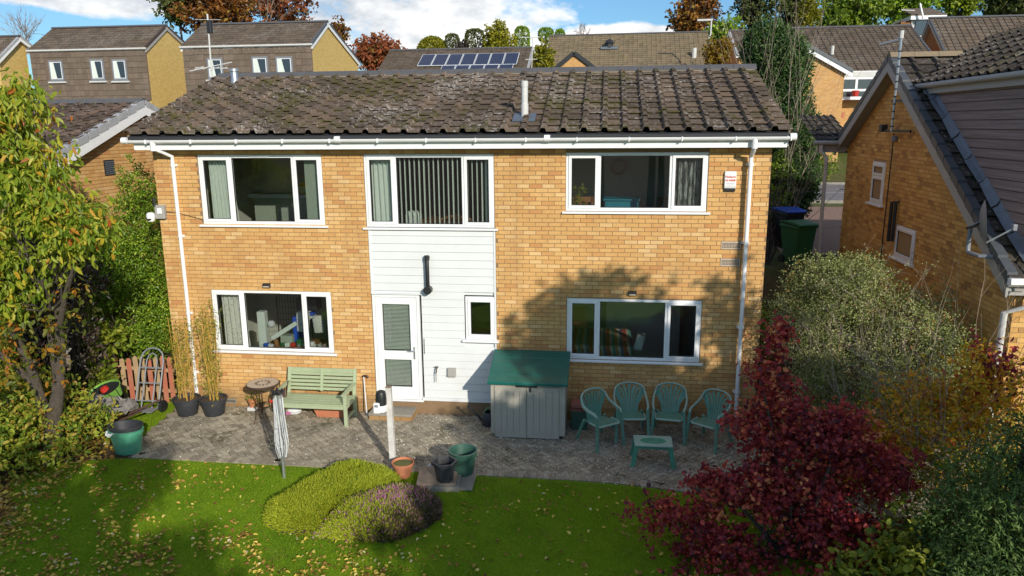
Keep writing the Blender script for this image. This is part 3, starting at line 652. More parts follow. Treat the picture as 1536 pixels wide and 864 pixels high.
# ------------------------------------------------------------------ neighbouring houses
def xhouse(label, x0, x1, f, r, bk, zb, wmat, tmat, tw, tg, over=.25, eov=.25, rz=0, bmat='white', verge='verge', side='R', nparts=0, ribh=.035, gutter='white_dull', front=True, ridge='ridge', gable_bricks=None, vparts=True):
    """a house whose ridge runs left to right; f, r, bk are (y, z) of front eave edge, ridge and rear eave edge"""
    h = thing('house', label, 'house', ((x0+x1)/2, f[0]+.5, 0)); fy, fz = f; ry, rzz = r; by, bz = bk
    th = .16
    sl = Vector((0, ry-fy, rzz-fz)); ln = sl.length; sv = sl.normalized(); s2 = (rzz-bz)/(by-ry); s1 = (rzz-fz)/(ry-fy)
    wy0, wy1 = fy+eov, by-eov; wx0, wx1 = x0+over, x1-over
    pent = [(wy0, zb), (wy1, zb), (wy1, bz+s2*eov-th), (ry, rzz-th), (wy0, fz+s1*eov-th)]
    MB().prism([(wx0, y, z) for y, z in pent], (wx1-wx0, 0, 0)).build('wall', M[wmat], h)
    rf = MB().prism([(x0+.02, fy+.03, fz-.05), (x0+.02, ry, rzz-.04), (x0+.02, by, bz-.05), (x0+.02, by, bz-.13), (x0+.02, ry, rzz-.14), (x0+.02, fy+.03, fz-.13)], (x1-x0-.04, 0, 0)).build('roof', M[tmat], h)
    nc = max(1, round((x1-x0)/tw)); nr = max(1, round(ln/tg))
    tiles(rf, (x0, fy, fz-.04), (1, 0, 0), sv, nc, nr, (x1-x0)/nc, ln/nr, M[tmat], nparts, rib=ribh, jitter=.006)
    k = max(1, round((x1-x0)/.45)); w_ = (x1-x0)/k
    for i in range(k if vparts else 1):
        a, e = (x0+i*w_, x0+(i+1)*w_-.006) if vparts else (x0, x1)
        MB().prism([(a, ry-.14, rzz-.03), (a, ry-.06, rzz+.07), (a, ry+.06, rzz+.07), (a, ry+.14, rzz-.03)], (e-a, 0, 0)).build('ridge_tile', M[ridge], rf)
    for sd in side:
        xv = x1 if sd == 'R' else x0; sg = 1 if sd == 'R' else -1
        xa = xv-.03 if sd == 'R' else xv
        for (p, q2) in (((fy, fz), (ry, rzz)), ((by, bz), (ry, rzz))):
            MB().prism([(xa, p[0], p[1]-.30), (xa, q2[0], q2[1]-.30), (xa, q2[0], q2[1]-.085), (xa, p[0], p[1]-.085)], (.03, 0, 0)).build('bargeboard', M[bmat], rf)
            L_ = math.hypot(q2[0]-p[0], q2[1]-p[1]); m_ = max(1, round(L_/.36)) if vparts else 1
            for i in range(m_):
                t0, t1 = i/m_, (i+1)/m_; A = (p[0]+(q2[0]-p[0])*t0, p[1]+(q2[1]-p[1])*t0); B_ = (p[0]+(q2[0]-p[0])*t1, p[1]+(q2[1]-p[1])*t1)
                xo = xv+.012*sg; xi = xv-.12*sg
                MB().prism([(xo, A[0], A[1]-.085), (xo, A[0], A[1]+.055), (xi, A[0], A[1]+.055), (xi, A[0], A[1]-.02), (xo-.01*sg, A[0], A[1]-.02), (xo-.01*sg, A[0], A[1]-.085)],
                           (0, (B_[0]-A[0])*.93, (B_[1]-A[1])*.93-.02)).build('verge_cap', M[verge], rf)
            MB().prism([(xv-.03*sg, p[0], p[1]-.2), (xv-.03*sg, q2[0], q2[1]-.2), (xv-(over)*sg, q2[0], q2[1]-.2), (xv-(over)*sg, p[0], p[1]-.2)], (0, 0, -.012)).build('soffit', M[bmat], rf)
    if gutter: MB().prism([(x0, fy-.1, fz-.02), (x0, fy-.11, fz-.10), (x0, fy-.05, fz-.14), (x0, fy+.02, fz-.10), (x0, fy+.02, fz-.02)], (x1-x0, 0, 0)).build('gutter', M[gutter], h); MB().box(x0, x1, fy+.04, fy+.06, fz-.28, fz-.06).build('fascia', M[bmat], h)
    if rz: h.rotation_euler = (0, 0, rz)
    return h, rf
def gable_brick(h, X, sgn, f, r, bk, zb, eov, mat, nparts, opens=(), th=.3):
    s1 = (r[1]-f[1])/(r[0]-f[0]); s2 = (r[1]-bk[1])/(bk[0]-r[0])
    def span(z):
        lo = max(f[0]+eov, r[0]-(r[1]-th-z)/s1) if z < r[1]-th else 1; hi = min(bk[0]-eov, r[0]+(r[1]-th-z)/s2) if z < r[1]-th else 0
        return lo, hi
    bricks([c for c in ALL(h) if c.name.startswith('wall')][0], (X, 0, 0), (0, 1, 0), (sgn, 0, 0), zb, r[1], span, list(opens), mat, nparts, minlen=.05)
# left neighbour whose gable end faces the gap
DX = -10.4; A_ = at(217, 152, X=DX); F_ = at(65, 245, X=DX); s_ = (A_.z-F_.z)/(A_.y-F_.y); fy_ = -.6
dF, dR, dB = (fy_, A_.z-s_*(A_.y-fy_)), (A_.y, A_.z), (2*A_.y-fy_, A_.z-s_*(A_.y-fy_))
hd, rfd = xhouse('buff brick neighbour house with white bargeboard and grey verge caps, left of the garden', -19.5, DX, dF, dR, dB, -.2, 'mortar', 'tile_d', .365, .31, side='R', nparts=299, ribh=.045)
gable_brick(hd, DX-.25, 1, dF, dR, dB, .5, .25, M['brick'], 299)
vp = at(163, 251, X=DX-.25); q = MB().box(DX-.26, DX-.225, vp.y-.16, vp.y+.16, vp.z-.16, vp.z+.16); vv = q.build('wall_vent', M['black'], hd)
for k in range(7): MB().prism([(DX-.225, vp.y-.145, vp.z-.14+k*.042), (DX-.205, vp.y-.145, vp.z-.15+k*.042), (DX-.225, vp.y-.145, vp.z-.12+k*.042)], (0, .29, 0)).build('vent_slat', M['verge_dark'], vv)
# tile hung pair behind it
def hung(label, x0px, x1px, yeave, Y, apex, rear, ybot, wins, zb=4.0, rise=None, bm='grey_barge'):
    x0 = at(x0px, yeave, Y=Y).x; P = at(x1px, yeave, Y=Y); x1 = P.x; ap = at(*apex, X=x1); re = at(*rear, X=x1); zb2 = at(x1px, ybot, Y=Y).z
    h, rf = xhouse(label, x0, x1, (Y-.12, P.z), (ap.y, ap.z), (re.y, re.z), zb, 'brick_far_y', 'tile_far', .36, .31, over=.10, eov=.12, bmat=bm, verge='bronze' if bm != 'white' else 'verge_dark', gutter='white_dull', ribh=.0, vparts=False)
    fc = MB().box(x0+.1, x1-.1, Y-.06, Y+.02, zb2, P.z-.12).build('hung_wall', M['tile_hung'], h)
    op = []
    for (a, c, t_, b_) in wins:
        A = at(a, t_, Y=Y-.1); B_ = at(c, b_, Y=Y-.1); op.append((A.x, B_.x, B_.z, A.z))
    tw_, tg_ = .30, .30; nc = round((x1-x0-.24)/tw_); nr = int((P.z-.14-zb2)/tg_)
    tiles(fc, (x0+.12, Y-.07, zb2), (1, 0, 0), (0, 0, 1), nc, nr, (x1-x0-.24)/nc, (P.z-.14-zb2)/nr, M['tile_hung'], 299, rib=0, lap=.0, jitter=.004, name='hung_tile',
          keep=lambda u_, v_: not any(o[0]-.12 < u_+x0+.12 < o[1]+.12 and o[2]-.1 < v_+zb2 < o[3]+.1 for o in op))
    for (a, c, e, g) in op:
        w_ = window(h, a, c, e, g, (), (0,), y=Y-.13, fr='grey_frame', fw=.09, gl='glass_far', sill=True)
        MB().box(a+.07, c-.07, Y-.125, Y-.11, e+.07, g-.07).build('inner_frame', M['white'], w_)
        MB().box(a+.13, c-.13, Y-.128, Y-.12, e+.13, g-.13).build('dark_pane', M['glass_far'], w_)
        MB().prism([(a+.12, Y-.1285, e+.12), (a+.12+.5*(c-a-.2), Y-.1285, e+.12), (a+.12+.3*(c-a-.2), Y-.1285, g-.12), (a+.12, Y-.1285, g-.12)], (0, -.002, 0)).build('curtain', M['curtain'], w_)
        MB().box(a-.12, c+.12, Y-.2, Y-.08, e-.14, e-.05).build('sill_apron', M['lead' if False else 'white_dull'], w_)
    return h
hung('tile hung house with three small windows and plain yellow brick gable, at far left', 42, 221, 71, 30, (250, 38), (279, 65), 151, [(72, 97, 91, 121), (134, 158, 89, 120), (167, 192, 89, 120)])
hung('tile hung house with white edged yellow gable, beside the orange autumn tree', 271, 470, 65, 28, (492, 32), (540, 93), 143, [(310, 336, 87, 118), (377, 403, 85, 112), (413, 440, 85, 112)], bm='white')
# far left gable
ax = -35.5; A_ = at(30, 54, X=ax); F_ = at(-2, 88, X=ax); B_ = at(48, 68, X=ax)
xhouse('yellow brick gable end with white bargeboard at the left edge behind the cherry', ax-8, ax, (F_.y, F_.z), (A_.y, A_.z), (B_.y, B_.z), 3.5, 'brick_far_y', 'tile_far', .36, .31, ribh=0, vparts=False)
# solar roofed house
E0, E1 = at(560, 112, Y=40), at(786, 110, Y=40); R0, R1 = at(585, 79, Y=44.6), at(800, 71, Y=44.6)
he, rfe = xhouse('brown roofed house carrying solar panels, behind the ridge', R0.x, R1.x, (40, E1.z-.1), (44.6, R1.z), (49, E1.z-.1), 4.5, 'brick_far_o', 'tile_far', .365, .31, ribh=.03, vparts=False)
def onroof(px, py, f, r, lift=.12):
    n = Vector((0, -(r[1]-f[1]), r[0]-f[0])).normalized(); P0 = Vector((0, f[0], f[1]))+n*lift
    d = RT*((px-768)/FPX) - UP*((py-432)/FPX) + FW; t_ = (P0-CAM).dot(n)/d.dot(n); return CAM+d*t_, n
ef, er = (40, E1.z-.1), (44.6, R1.z)
t = NT('solar_cell'); w_ = t.n('TexCoord'); m1 = t.n('TexBrick'); t.l(w_.outputs['Object'], m1.inputs[0]); m1.offset = 0; m1.inputs['Scale'].default_value = 1; m1.inputs['Brick Width'].default_value = .16; m1.inputs['Row Height'].default_value = .16; m1.inputs['Mortar Size'].default_value = .007
m1.inputs['Color1'].default_value = (.006, .012, .045, 1); m1.inputs['Color2'].default_value = (.01, .02, .06, 1); m1.inputs['Mortar'].default_value = (.10, .13, .20, 1); M['solar'] = t.out(m1.outputs[0], .4, 0, None, .25)
pa, nn = onroof(625, 99, ef, er); pb, _ = onroof(776, 94, ef, er); pc, _ = onroof(787, 77, ef, er); pw = (pb.x-pa.x)/7; zl = (pc-Vector((pc.x, pb.y, pb.z))).length
sv_ = Vector((0, er[0]-ef[0], er[1]-ef[1])).normalized(); rot = Matrix((Vector((1, 0, 0)), sv_, nn)).transposed().to_euler()
def solar(cx_, row, lab):
    o = thing('solar_panel', lab, 'solar panel', (0, 0, 0), group='solar panels on the brown roof')
    MB().box(-pw/2+.02, pw/2-.02, -zl/2, zl/2, -.02, .02).build('frame', M['white_line'], o); MB().box(-pw/2+.06, pw/2-.06, -zl/2+.05, zl/2-.05, .015, .024).build('cells', M['solar'], o)
    o.location = Vector((cx_, pa.y, pa.z))+sv_*(zl/2-row*(zl+.03)); o.rotation_euler = rot; return o
ordn = ['first', 'second', 'third', 'fourth', 'fifth', 'sixth', 'seventh']
for k in range(7): solar(pa.x+.0+pw*(k+.5)+.18*0, 0, f'blue solar panel, {ordn[k]} from the left in the upper row')
for k in range(5): solar(pa.x+pw*(k+2.3), 1, f'blue solar panel, {ordn[k]} from the left in the lower row')
# tan roof with a small brick gable
f0, f1 = at(812, 108, Y=48), at(1060, 104, Y=48); r0, r1 = at(822, 57, Y=53), at(1059, 48, Y=53)
hf, rff = xhouse('tan tiled roof with dark barged brick gablet and grey cowl, beyond the ridge', r0.x, r1.x, (48, f1.z), (53, r1.z), (58, f1.z), 4.5, 'brick_far_o', 'tile_tan', .37, .33, ribh=.03, rz=R(-1.6), side='', vparts=False)
ga, gb, gc = at(829, 106, Y=47.4), at(861, 79, Y=47.4), at(897, 106, Y=47.4)
MB().prism([(ga.x, 47.6, ga.z), (gb.x, 47.6, gb.z), (gc.x, 47.6, gc.z)], (0, 3.2, 0)).build('gablet', M['tile_tan'], hf); MB().prism([(ga.x+.35, 47.5, ga.z), (gb.x, 47.5, gb.z-.25), (gc.x-.35, 47.5, gc.z)], (0, .09, 0)).build('gablet_wall', M['brick_far_o'], hf)
for p, q_ in ((ga, gb), (gc, gb)): MB().bar((p.x, 47.42, p.z), (q_.x, 47.42, q_.z), .2, .30, up=(0, 0, 1)).build('bargeboard', M['black'], hf)
p, _ = onroof(914, 72, (48, f1.z), (53, r1.z), 0); MB().box(p.x-.7, p.x+.7, p.y-.3, p.y+.2, p.z-.1, p.z+.08).build('cowl_flashing', M['lead'], hf); MB().lathe([(.35, 0), (.3, .35), (.42, .36), (.25, .6), (.1, .7)], (p.x, p.y, p.z), 10, capt=True).build('cowl', M['black'], hf)
p, _ = onroof(1041, 88, (48, f1.z), (53, r1.z), 0); MB().tube([p, p+Vector((0, 0, .8))], .18, 10).build('flue_pipe', M['white_dull'], hf)
# brick house beyond the cypress
G = at(1277, 106, Y=33); gr = at(1367, 38, Y=38.5); gl_ = at(1170, 42, Y=38.5)
hg, rfg = xhouse('orange brick house with front gable and glazed bay behind the tall cypress', gl_.x, gr.x, (33, G.z), (38.5, gr.z), (44, G.z), 2.2, 'brick_far_o', 'tile_far', .37, .32, side='R', ribh=.035, vparts=False, verge='verge_dark')
ga, gb = at(1192, 57, Y=31.5), at(1279, 106, Y=31.5); W_ = gb.x-ga.x
MB().prism([(ga.x-W_+.3, 31.7, 2.2), (gb.x-.35, 31.7, 2.2), (gb.x-.35, 31.7, gb.z), (ga.x, 31.7, ga.z-.12), (ga.x-W_+.3, 31.7, gb.z)], (0, 5, 0)).build('gable_wall', M['brick_far_o'], hg)
MB().prism([(ga.x-W_, 31.5, gb.z), (ga.x, 31.5, ga.z), (gb.x, 31.5, gb.z), (gb.x, 31.5, gb.z-.12), (ga.x, 31.5, ga.z-.12), (ga.x-W_, 31.5, gb.z-.12)], (0, 6.5, 0)).build('gable_roof', M['tile_far'], hg)
for sx_ in (-1, 1):
    MB().prism([(ga.x+sx_*W_, 31.45, gb.z-.36), (ga.x, 31.45, ga.z-.36), (ga.x, 31.45, ga.z-.1), (ga.x+sx_*W_, 31.45, gb.z-.1)], (0, .04, 0)).build('bargeboard', M['white'], hg)
    MB().prism([(ga.x+sx_*W_, 31.40, gb.z-.1), (ga.x, 31.40, ga.z-.1), (ga.x, 31.40, ga.z+.1), (ga.x+sx_*W_, 31.40, gb.z+.1)], (0, .35, 0)).build('verge_cap', M['verge_dark'], hg)
w0 = at(1263, 115, Y=32.4); w1 = at(1325, 148, Y=32.4)
by = MB(); by.box(w0.x, w1.x+1.5, 32.4, 33.3, w0.z-.02, w0.z+.22).build('bay_roof', M['white_dull'], hg)
window(hg, w0.x, w1.x+1.4, w1.z, w0.z-.03, (.22,), (0, 0), y=32.4, fw=.13, transom=w0.z-.75, gl='glass_far')
MB().box(w0.x-.5, w1.x+1.6, 32.0, 33.3, w1.z-2.6, w1.z-2.45).build('terrace', M['stone'], hg)
p = at(1248, 82, Y=34.6); MB().tube([p, p+Vector((0, 0, .5))], .1, 8).build('flue_pipe', M['white_dull'], hg)
for (px, py, m_) in ((1283, 142, 'paint_red'), (1262, 175, 'terracotta')):
    p = at(px, py, Y=31.9); o = MB().lathe([(.14, 0), (.2, .3), (.22, .32)], (p.x, p.y, p.z-.1), 10, capt=True).build('flower_pot', M[m_]); tag(o, 'red flower tub under the white bay of the orange brick house' if m_ == 'paint_red' else 'terracotta pot on the terrace of the orange brick house', 'flower pot')
# upper right roofs
hx = 20.0; ga, gf, gb = at(1393, 27, X=hx), at(1417, 80, X=hx), at(1376, 72, X=hx)
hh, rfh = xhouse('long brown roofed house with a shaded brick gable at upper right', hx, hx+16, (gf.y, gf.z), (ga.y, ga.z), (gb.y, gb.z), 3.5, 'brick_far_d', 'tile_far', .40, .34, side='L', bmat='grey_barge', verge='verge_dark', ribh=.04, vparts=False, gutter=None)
Yj = gf.y-1.5; ja, jb = at(1480, 80, Y=Yj), at(1580, 27, Y=Yj)
hj = thing('house', 'brick gabled wing with pale bargeboard at the right edge below the long roof', 'house', (jb.x, Yj+1, 3.5)); W_ = jb.x-ja.x; dz = jb.z-ja.z
MB().prism([(ja.x+.3, Yj+.3, 3.5), (ja.x+.3, Yj+.3, ja.z), (jb.x, Yj+.3, jb.z-.1), (jb.x+W_-.3, Yj+.3, ja.z), (jb.x+W_-.3, Yj+.3, 3.5)], (0, 6, 0)).build('wall', M['brick_far_o'], hj)
jr = MB().prism([(ja.x, Yj, ja.z), (jb.x, Yj, jb.z), (jb.x+W_, Yj, ja.z), (jb.x+W_, Yj, ja.z+.1), (jb.x, Yj, jb.z+.1), (ja.x, Yj, ja.z+.1)], (0, 7, 0)).build('roof', M['tile_far'], hj)
L_ = math.hypot(W_, dz); tiles(jr, (ja.x, Yj+7, ja.z+.08), (0, -1, 0), (W_, 0, dz), 18, round(L_/.34), 7/18, L_/round(L_/.34), M['tile_far'], 0, rib=.04)
for q_ in ((ja.x, ja.z), (jb.x+W_, ja.z)): MB().prism([(q_[0], Yj-.03, q_[1]-.15), (jb.x, Yj-.03, jb.z-.15), (jb.x, Yj-.03, jb.z+.07), (q_[0], Yj-.03, q_[1]+.07)], (0, .028, 0)).build('bargeboard', M['white_dull'], jr)
k0, k1 = at(1366, 24, Y=56), at(1420, 22, Y=56)
hk = thing('house', 'white fronted flat dormer with aerial above the brown roofs', 'house', ((k0.x+k1.x)/2, 57, 5.5))
MB().box(k0.x+.2, k1.x-.2, 56.2, 60, 6, k0.z-.25).build('wall', M['white_dull'], hk); MB().box(k0.x, k1.x, 55.9, 60, k0.z-.3, k0.z).build('fascia', M['white'], hk)
kr = MB().prism([(k0.x, 55.9, k0.z+.01), (k1.x, 55.9, k0.z+.01), (k1.x-.2, 59, k0.z+.9), (k0.x+.2, 59, k0.z+.9)], (0, 0, .1)).build('roof', M['tile_far'], hk)
MB().box(k0.x+.5, k1.x-.9, 56.1, 56.19, k0.z-1.5, k0.z-.35).build('window', M['glass_far'], hk); MB().box(k0.x-.6, k0.x+.2, 56.3, 59, 6, k0.z-.4).build('side_wall', M['brick_far_d'], hk)
l0 = at(1093, 46, Y=52); xhouse('pinkish brown roof seen between the amber shrub and the cypress', l0.x, l0.x+6, (47.5, l0.z-2.2), (52, l0.z), (56.5, l0.z-2.2), 4.5, 'brick_far_o', 'tile_far', .37, .32, side='L', ribh=.03, vparts=False)
# right neighbour with the steep brick gable
IX = 5.5; P1, P2, P3 = at(1512, 414, X=IX), at(1333, 84, X=IX), at(1252, 214, X=IX)
iF, iR, iB = (P1.y, P1.z), (P2.y, P2.z), (P3.y, P3.z)
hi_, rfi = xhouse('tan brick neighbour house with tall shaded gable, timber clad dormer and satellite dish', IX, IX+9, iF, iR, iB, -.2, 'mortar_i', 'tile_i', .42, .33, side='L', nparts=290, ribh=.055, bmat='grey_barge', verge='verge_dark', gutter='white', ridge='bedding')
c_ = at(1322, 243, X=IX+.25), at(1311, 303, X=IX+.25); c2_ = at(1349, 338, X=IX+.25), at(1372, 372, X=IX+.25)
ow1 = (c_[0].y-.12, c_[0].y+.42, c_[1].z, c_[0].z+.0); ow1 = (at(1330, 243, X=IX+.25).y, at(1311, 243, X=IX+.25).y, at(1318, 306, X=IX+.25).z, at(1320, 243, X=IX+.25).z)
ow2 = (at(1375, 345, X=IX+.25).y, at(1346, 340, X=IX+.25).y, at(1360, 392, X=IX+.25).z, at(1350, 338, X=IX+.25).z)
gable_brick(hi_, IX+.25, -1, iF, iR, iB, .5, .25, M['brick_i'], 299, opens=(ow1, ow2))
for (a, c, e, g), tr in ((ow1, .66), (ow2, None)):
    T = Matrix.Translation((IX+.25, 0, 0)) @ Matrix.Rotation(R(-90), 4, 'Z')   # local x -> -y
    window(hi_, -c, -a, e, g, (), (1,), T=T, y=-.02, transom=(e+(g-e)*tr) if tr else None, gl='glass_far', silln=.08)
wi = [c for c in ALL(hi_) if c.name.startswith('wall')][0]
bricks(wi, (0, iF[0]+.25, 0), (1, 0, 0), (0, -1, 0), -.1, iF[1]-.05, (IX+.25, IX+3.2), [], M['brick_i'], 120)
# bay of the front wall, cheek of the dormer
cx = IX+.37; q1 = Vector((cx, 2.02, 6.0)); q2 = Vector((cx, -1.80, 6.0-3.82*(iR[1]-iF[1])/(iR[0]-iF[0])))
slope = (q1.z-q2.z)/(q1.y-q2.y); topz = q1.z
yb = -2.15
cheek = MB().prism([(cx, q1.y, q1.z), (cx, yb, q1.z-.0), (cx, yb, q1.z-(q1.y-yb)*slope)], (.1, 0, 0)).build('dormer_cheek', M['wood_old'], hi_)
t = NT('grey_brown_cladding'); n = t.noise(3, 5, .7, (1, .3, 14)); c = t.ramp(n, [(.3, (.16, .12, .115)), (.55, (.25, .195, .185)), (.75, (.34, .275, .26))]); M['clad_i'] = t.out(c, .8, 0, t.bump(n, .4, .01), .2)
z = topz-.145; rows = 0
while z > q1.z-(q1.y-yb)*slope and rows < 40:
    ylo = yb; yhi = q1.y-(q1.z-z)/slope-.0
    if yhi > ylo+.05: MB().prism([(cx-.012, ylo, z+.006), (cx-.012, yhi, z+.006), (cx-.004, min(yhi+.2, q1.y), z+.137), (cx-.004, ylo, z+.137)], (-.02, 0, 0)).build('cladding_board', M['clad_i'], cheek)
    z -= .145; rows += 1
# lead flashing down the slope beside the cheek
fl = MB(); sv2 = Vector((0, iR[0]-iF[0], iR[1]-iF[1])).normalized(); nr2 = Vector((0, -sv2.z, sv2.y))
for k in range(9):
    a = Vector((0, q1.y-.0, q1.z-.12))-sv2*(k*.62); e = a-sv2*.6; jj = .015*math.sin(k*2.1)
    fl.add([(cx-.13-jj, a.y, a.z+.21), (cx-.06, a.y, a.z+.25), (cx-.025, a.y, a.z+.33), (cx-.13+jj, e.y, e.z+.21), (cx-.06+jj, e.y, e.z+.26), (cx-.025, e.y, e.z+.33)], [(0, 1, 4, 3), (1, 2, 5, 4)])
fl.build('lead_flashing', M['lead'], rfi, smooth=True)
# dormer roof: its eave runs over the cheek
gu = Vector((cx-.1, 2.25, 6.06))
MB().box(cx-.10, cx+.02, yb, gu.y-.1, gu.z-.17, gu.z-.03).build('dormer_fascia', M['grey_barge'], hi_)
MB().tube([(cx-.15, gu.y+.05, gu.z-.02), (cx-.15, yb, gu.z-.02)], .05, 10).build('dormer_gutter', M['grey_barge'], hi_, smooth=True)
dv = Vector((1.9, 0, .98)); ncd = 12
drf = MB().prism([(cx-.12, yb, gu.z), (cx-.12+dv.x, yb, gu.z+dv.z), (cx-.12+dv.x, yb, gu.z+dv.z-.1), (cx-.12, yb, gu.z-.06)], (0, gu.y-yb, 0)).build('dormer_roof', M['tile_i'], hi_)
tiles(drf, (cx-.14, gu.y+1.6, gu.z+.0), (0, -1, 0), dv, round((gu.y+1.6-yb)/.30), 8, .30, dv.length/8, M['tile_i'], 0, rib=.045, keep=lambda u_, v_: gu.y+1.6-u_ < 2.12+.8*v_*.89)
MB().prism([(cx-.12+2*dv.x, yb, gu.z), (cx-.12+dv.x, yb, gu.z+dv.z), (cx-.12+dv.x, yb, gu.z+dv.z-.1), (cx-.12+2*dv.x, yb, gu.z-.06)], (0, gu.y-yb, 0)).build('dormer_roof', M['tile_i'], hi_)
MB().prism([(cx+.1, yb+.12, iF[1]+.1), (cx+2*dv.x-.3, yb+.12, iF[1]+.1), (cx+2*dv.x-.3, yb+.12, gu.z-.08), (cx-.12+dv.x, yb+.12, gu.z+dv.z-.16), (cx+.1, yb+.12, gu.z-.08)], (0, .1, 0)).build('dormer_front', M['clad_i'], hi_)
# box eaves at the rear corner and at the front, downpipes
e_ = at(1222, 212, Y=iB[0]); b = MB(); zz = e_.z
rr = MB().prism([(e_.x-.05, iB[0]-.25, zz), (IX+.3, iB[0]-.25, zz-.0), (IX+.3, iB[0]+1.6, zz+.62), (e_.x+.5, iB[0]+1.6, zz+.62)], (0, 0, -.05)).build('porch_roof', M['tile_i'], hi_)
tiles(rr, (e_.x-.05, iB[0]-.25, zz+.0), (1, 0, 0), (0, 1.85, .62), 5, 5, .17, .38, M['tile_i'], 0, rib=.03, ribw=.04)
MB().tube([(e_.x-.1, iB[0]-.32, zz-.03), (IX+.1, iB[0]-.32, zz-.03)], .055, 10).build('gutter', M['grey_barge'], hi_, smooth=True); MB().box(e_.x+.02, IX+.2, iB[0]-.22, iB[0]-.18, zz-.26, zz-.04).build('fascia', M['grey_barge'], hi_)
dp = at(1240, 235, Y=iB[0]-.3); MB().tube([(e_.x+.08, iB[0]-.3, zz-.08), (e_.x+.08, iB[0]-.3, zz-.22), (dp.x, iB[0]-.3, zz-.38), (dp.x, iB[0]-.3, 1.2)], .045, 10).build('downpipe', M['white_dull'], hi_, smooth=True)
MB().tube([(IX+.5, iF[0]-.05, iF[1]-.2), (IX+.5, iF[0]-.05, iF[1]-.35), (IX+.08, iF[0]+.12, iF[1]-.55), (IX+.08, iF[0]+.14, 0)], .045, 10).build('downpipe', M['white_dull'], hi_, smooth=True)
# pipes and cable on the gable
for (px, py, py2) in ((1338, 303, 362), (1344, 303, 362)):
    A = at(px, py, X=IX+.18); B_ = at(px-6, py2, X=IX+.18); MB().tube([(A.x+.1, A.y, A.z), A, (A.x, A.y, B_.z)], .035, 8).build('waste_pipe', M['black'], hi_, smooth=True)
A = at(1341, 200, X=IX+.235); MB().tube([A, (A.x, A.y+.05, A.z-2.9)], .012, 5).build('cable', M['black'], hi_)
A = at(1342, 208, X=IX+.2); MB().lathe([(.03, -.06), (.07, -.04), (.07, .03), (.03, .06)], A, 10, capt=True).build('junction_box', M['grey_frame'], hi_)
# ------------------------------------------------------------------ television aerials, alarm, cameras and lamps on the walls
def yagi(o, c, ax, n, L_, el, elax, mat='white_dull', r=.012):
    c = Vector(c); ax = Vector(ax).normalized(); elax = Vector(elax).normalized()
    MB().tube([c-ax*L_/2, c+ax*L_/2], r, 6).build('boom', M[mat], o, smooth=True)
    b = MB()
    for k in range(n):
        p = c+ax*(-L_/2+L_*(k+.5)/n); e = el*(1-.35*k/n); b.tube([p-elax*e/2, p+elax*e/2], r*.6, 5)
    b.build('element', M[mat], o, kind='stuff')
a0, a1 = at(318, 126, Y=3.6), at(311, 21, Y=3.6)
o = thing('tv_aerial', 'tall thin television aerial standing left of the metal flue on the mossy roof', 'aerial', a0)
MB().tube([a0-Vector((0, 0, .4)), a1], .02, 8).build('mast', M['white_dull'], o, smooth=True)
m = at(317, 102, Y=3.6); yagi(o, m, (1, -.2, -.05), 4, .9, .22, (.5, .3, .2)); MB().tube([m-Vector((.25, .5, .1)), m+Vector((.25, .5, .16))], .012, 6).build('dipole', M['white_dull'], o)
m = at(314, 36, Y=3.6); MB().box(m.x-.05, m.x+.05, m.y-.05, m.y+.05, m.z-.2, m.z+.08).build('clamp', M['black'], o, bevel=.01); yagi(o, a1-Vector((0, 0, .12)), (.35, .9, .1), 5, .7, .14, (.9, -.3, 0), 'white_dull', .007)
for (pb, pt, Y_, lab) in (((788, 100), (783, 44), 38.5, 'thin aerial with two cross bars beside the solar panelled roof'),):
    b0, b1 = at(797, 96, Y=Y_), at(799, 56, Y=Y_); o = thing('tv_aerial', lab, 'aerial', b0)
    MB().tube([b0-Vector((0, 0, 1)), b1], .03, 6).build('mast', M['white_dull'], o); q = at(779, 57, Y=Y_); MB().tube([(q.x, q.y, b1.z), (b1.x+.5, b1.y, b1.z)], .025, 6).build('boom', M['white_dull'], o); MB().tube([b0+Vector((-.4, 0, .3)), b0+Vector((.4, 0, .3))], .025, 6).build('bracket', M['white_dull'], o)
b0, b1 = at(1061, 62, Y=46), at(1067, 30, Y=46); o = thing('tv_aerial', 'angled white aerial at the right end of the tan roof', 'aerial', b0)
MB().tube([b0, (b1.x, b1.y, b0.z+.5), b1], .06, 6).build('mast', M['white_dull'], o); q = at(1046, 31, Y=46); MB().tube([(q.x, q.y, b1.z), (b1.x+.1, b1.y, b1.z)], .09, 6).build('boom', M['white_dull'], o)
b0, b1 = at(1337, 197, X=5.35), at(1352, 56, X=5.35); o = thing('tv_aerial', 'aerial on a banded mast clamped to the shaded tan gable', 'aerial', b0)
ms = MB().tube([b0, b1], .024, 8).build('mast', M['metal'], o, smooth=True)
for k in range(11):
    p = b0.lerp(b1, (k+.7)/12.5); d_ = (b1-b0).normalized(); MB().tube([p-d_*.012, p+d_*.012], .028, 8).build('mast_band', M['black'], ms)
q = at(1325, 67, X=5.35); MB().tube([(5.35, b1.y+.05, q.z), (5.30, q.y, q.z)], .03, 6).build('boom', M['white_dull'], o, smooth=True); MB().tube([b1-Vector((0, 0, .02)), b1+Vector((.0, 0, .12))], .04, 8).build('cap', M['white_dull'], o)
for (px, py, px2) in ((1322, 196, 1366), (1338, 152, 1357)):
    A, B_ = at(px, py, X=5.6), at(px2, py+1, X=5.6); MB().bar(A, (B_.x, B_.y, A.z), .03, .05).build('bracket', M['black'], o)
A = at(1325, 192, X=5.6); MB().cbox(A, (.12, .16, .14)).build('wall_plate', M['black'], o, bevel=.01)
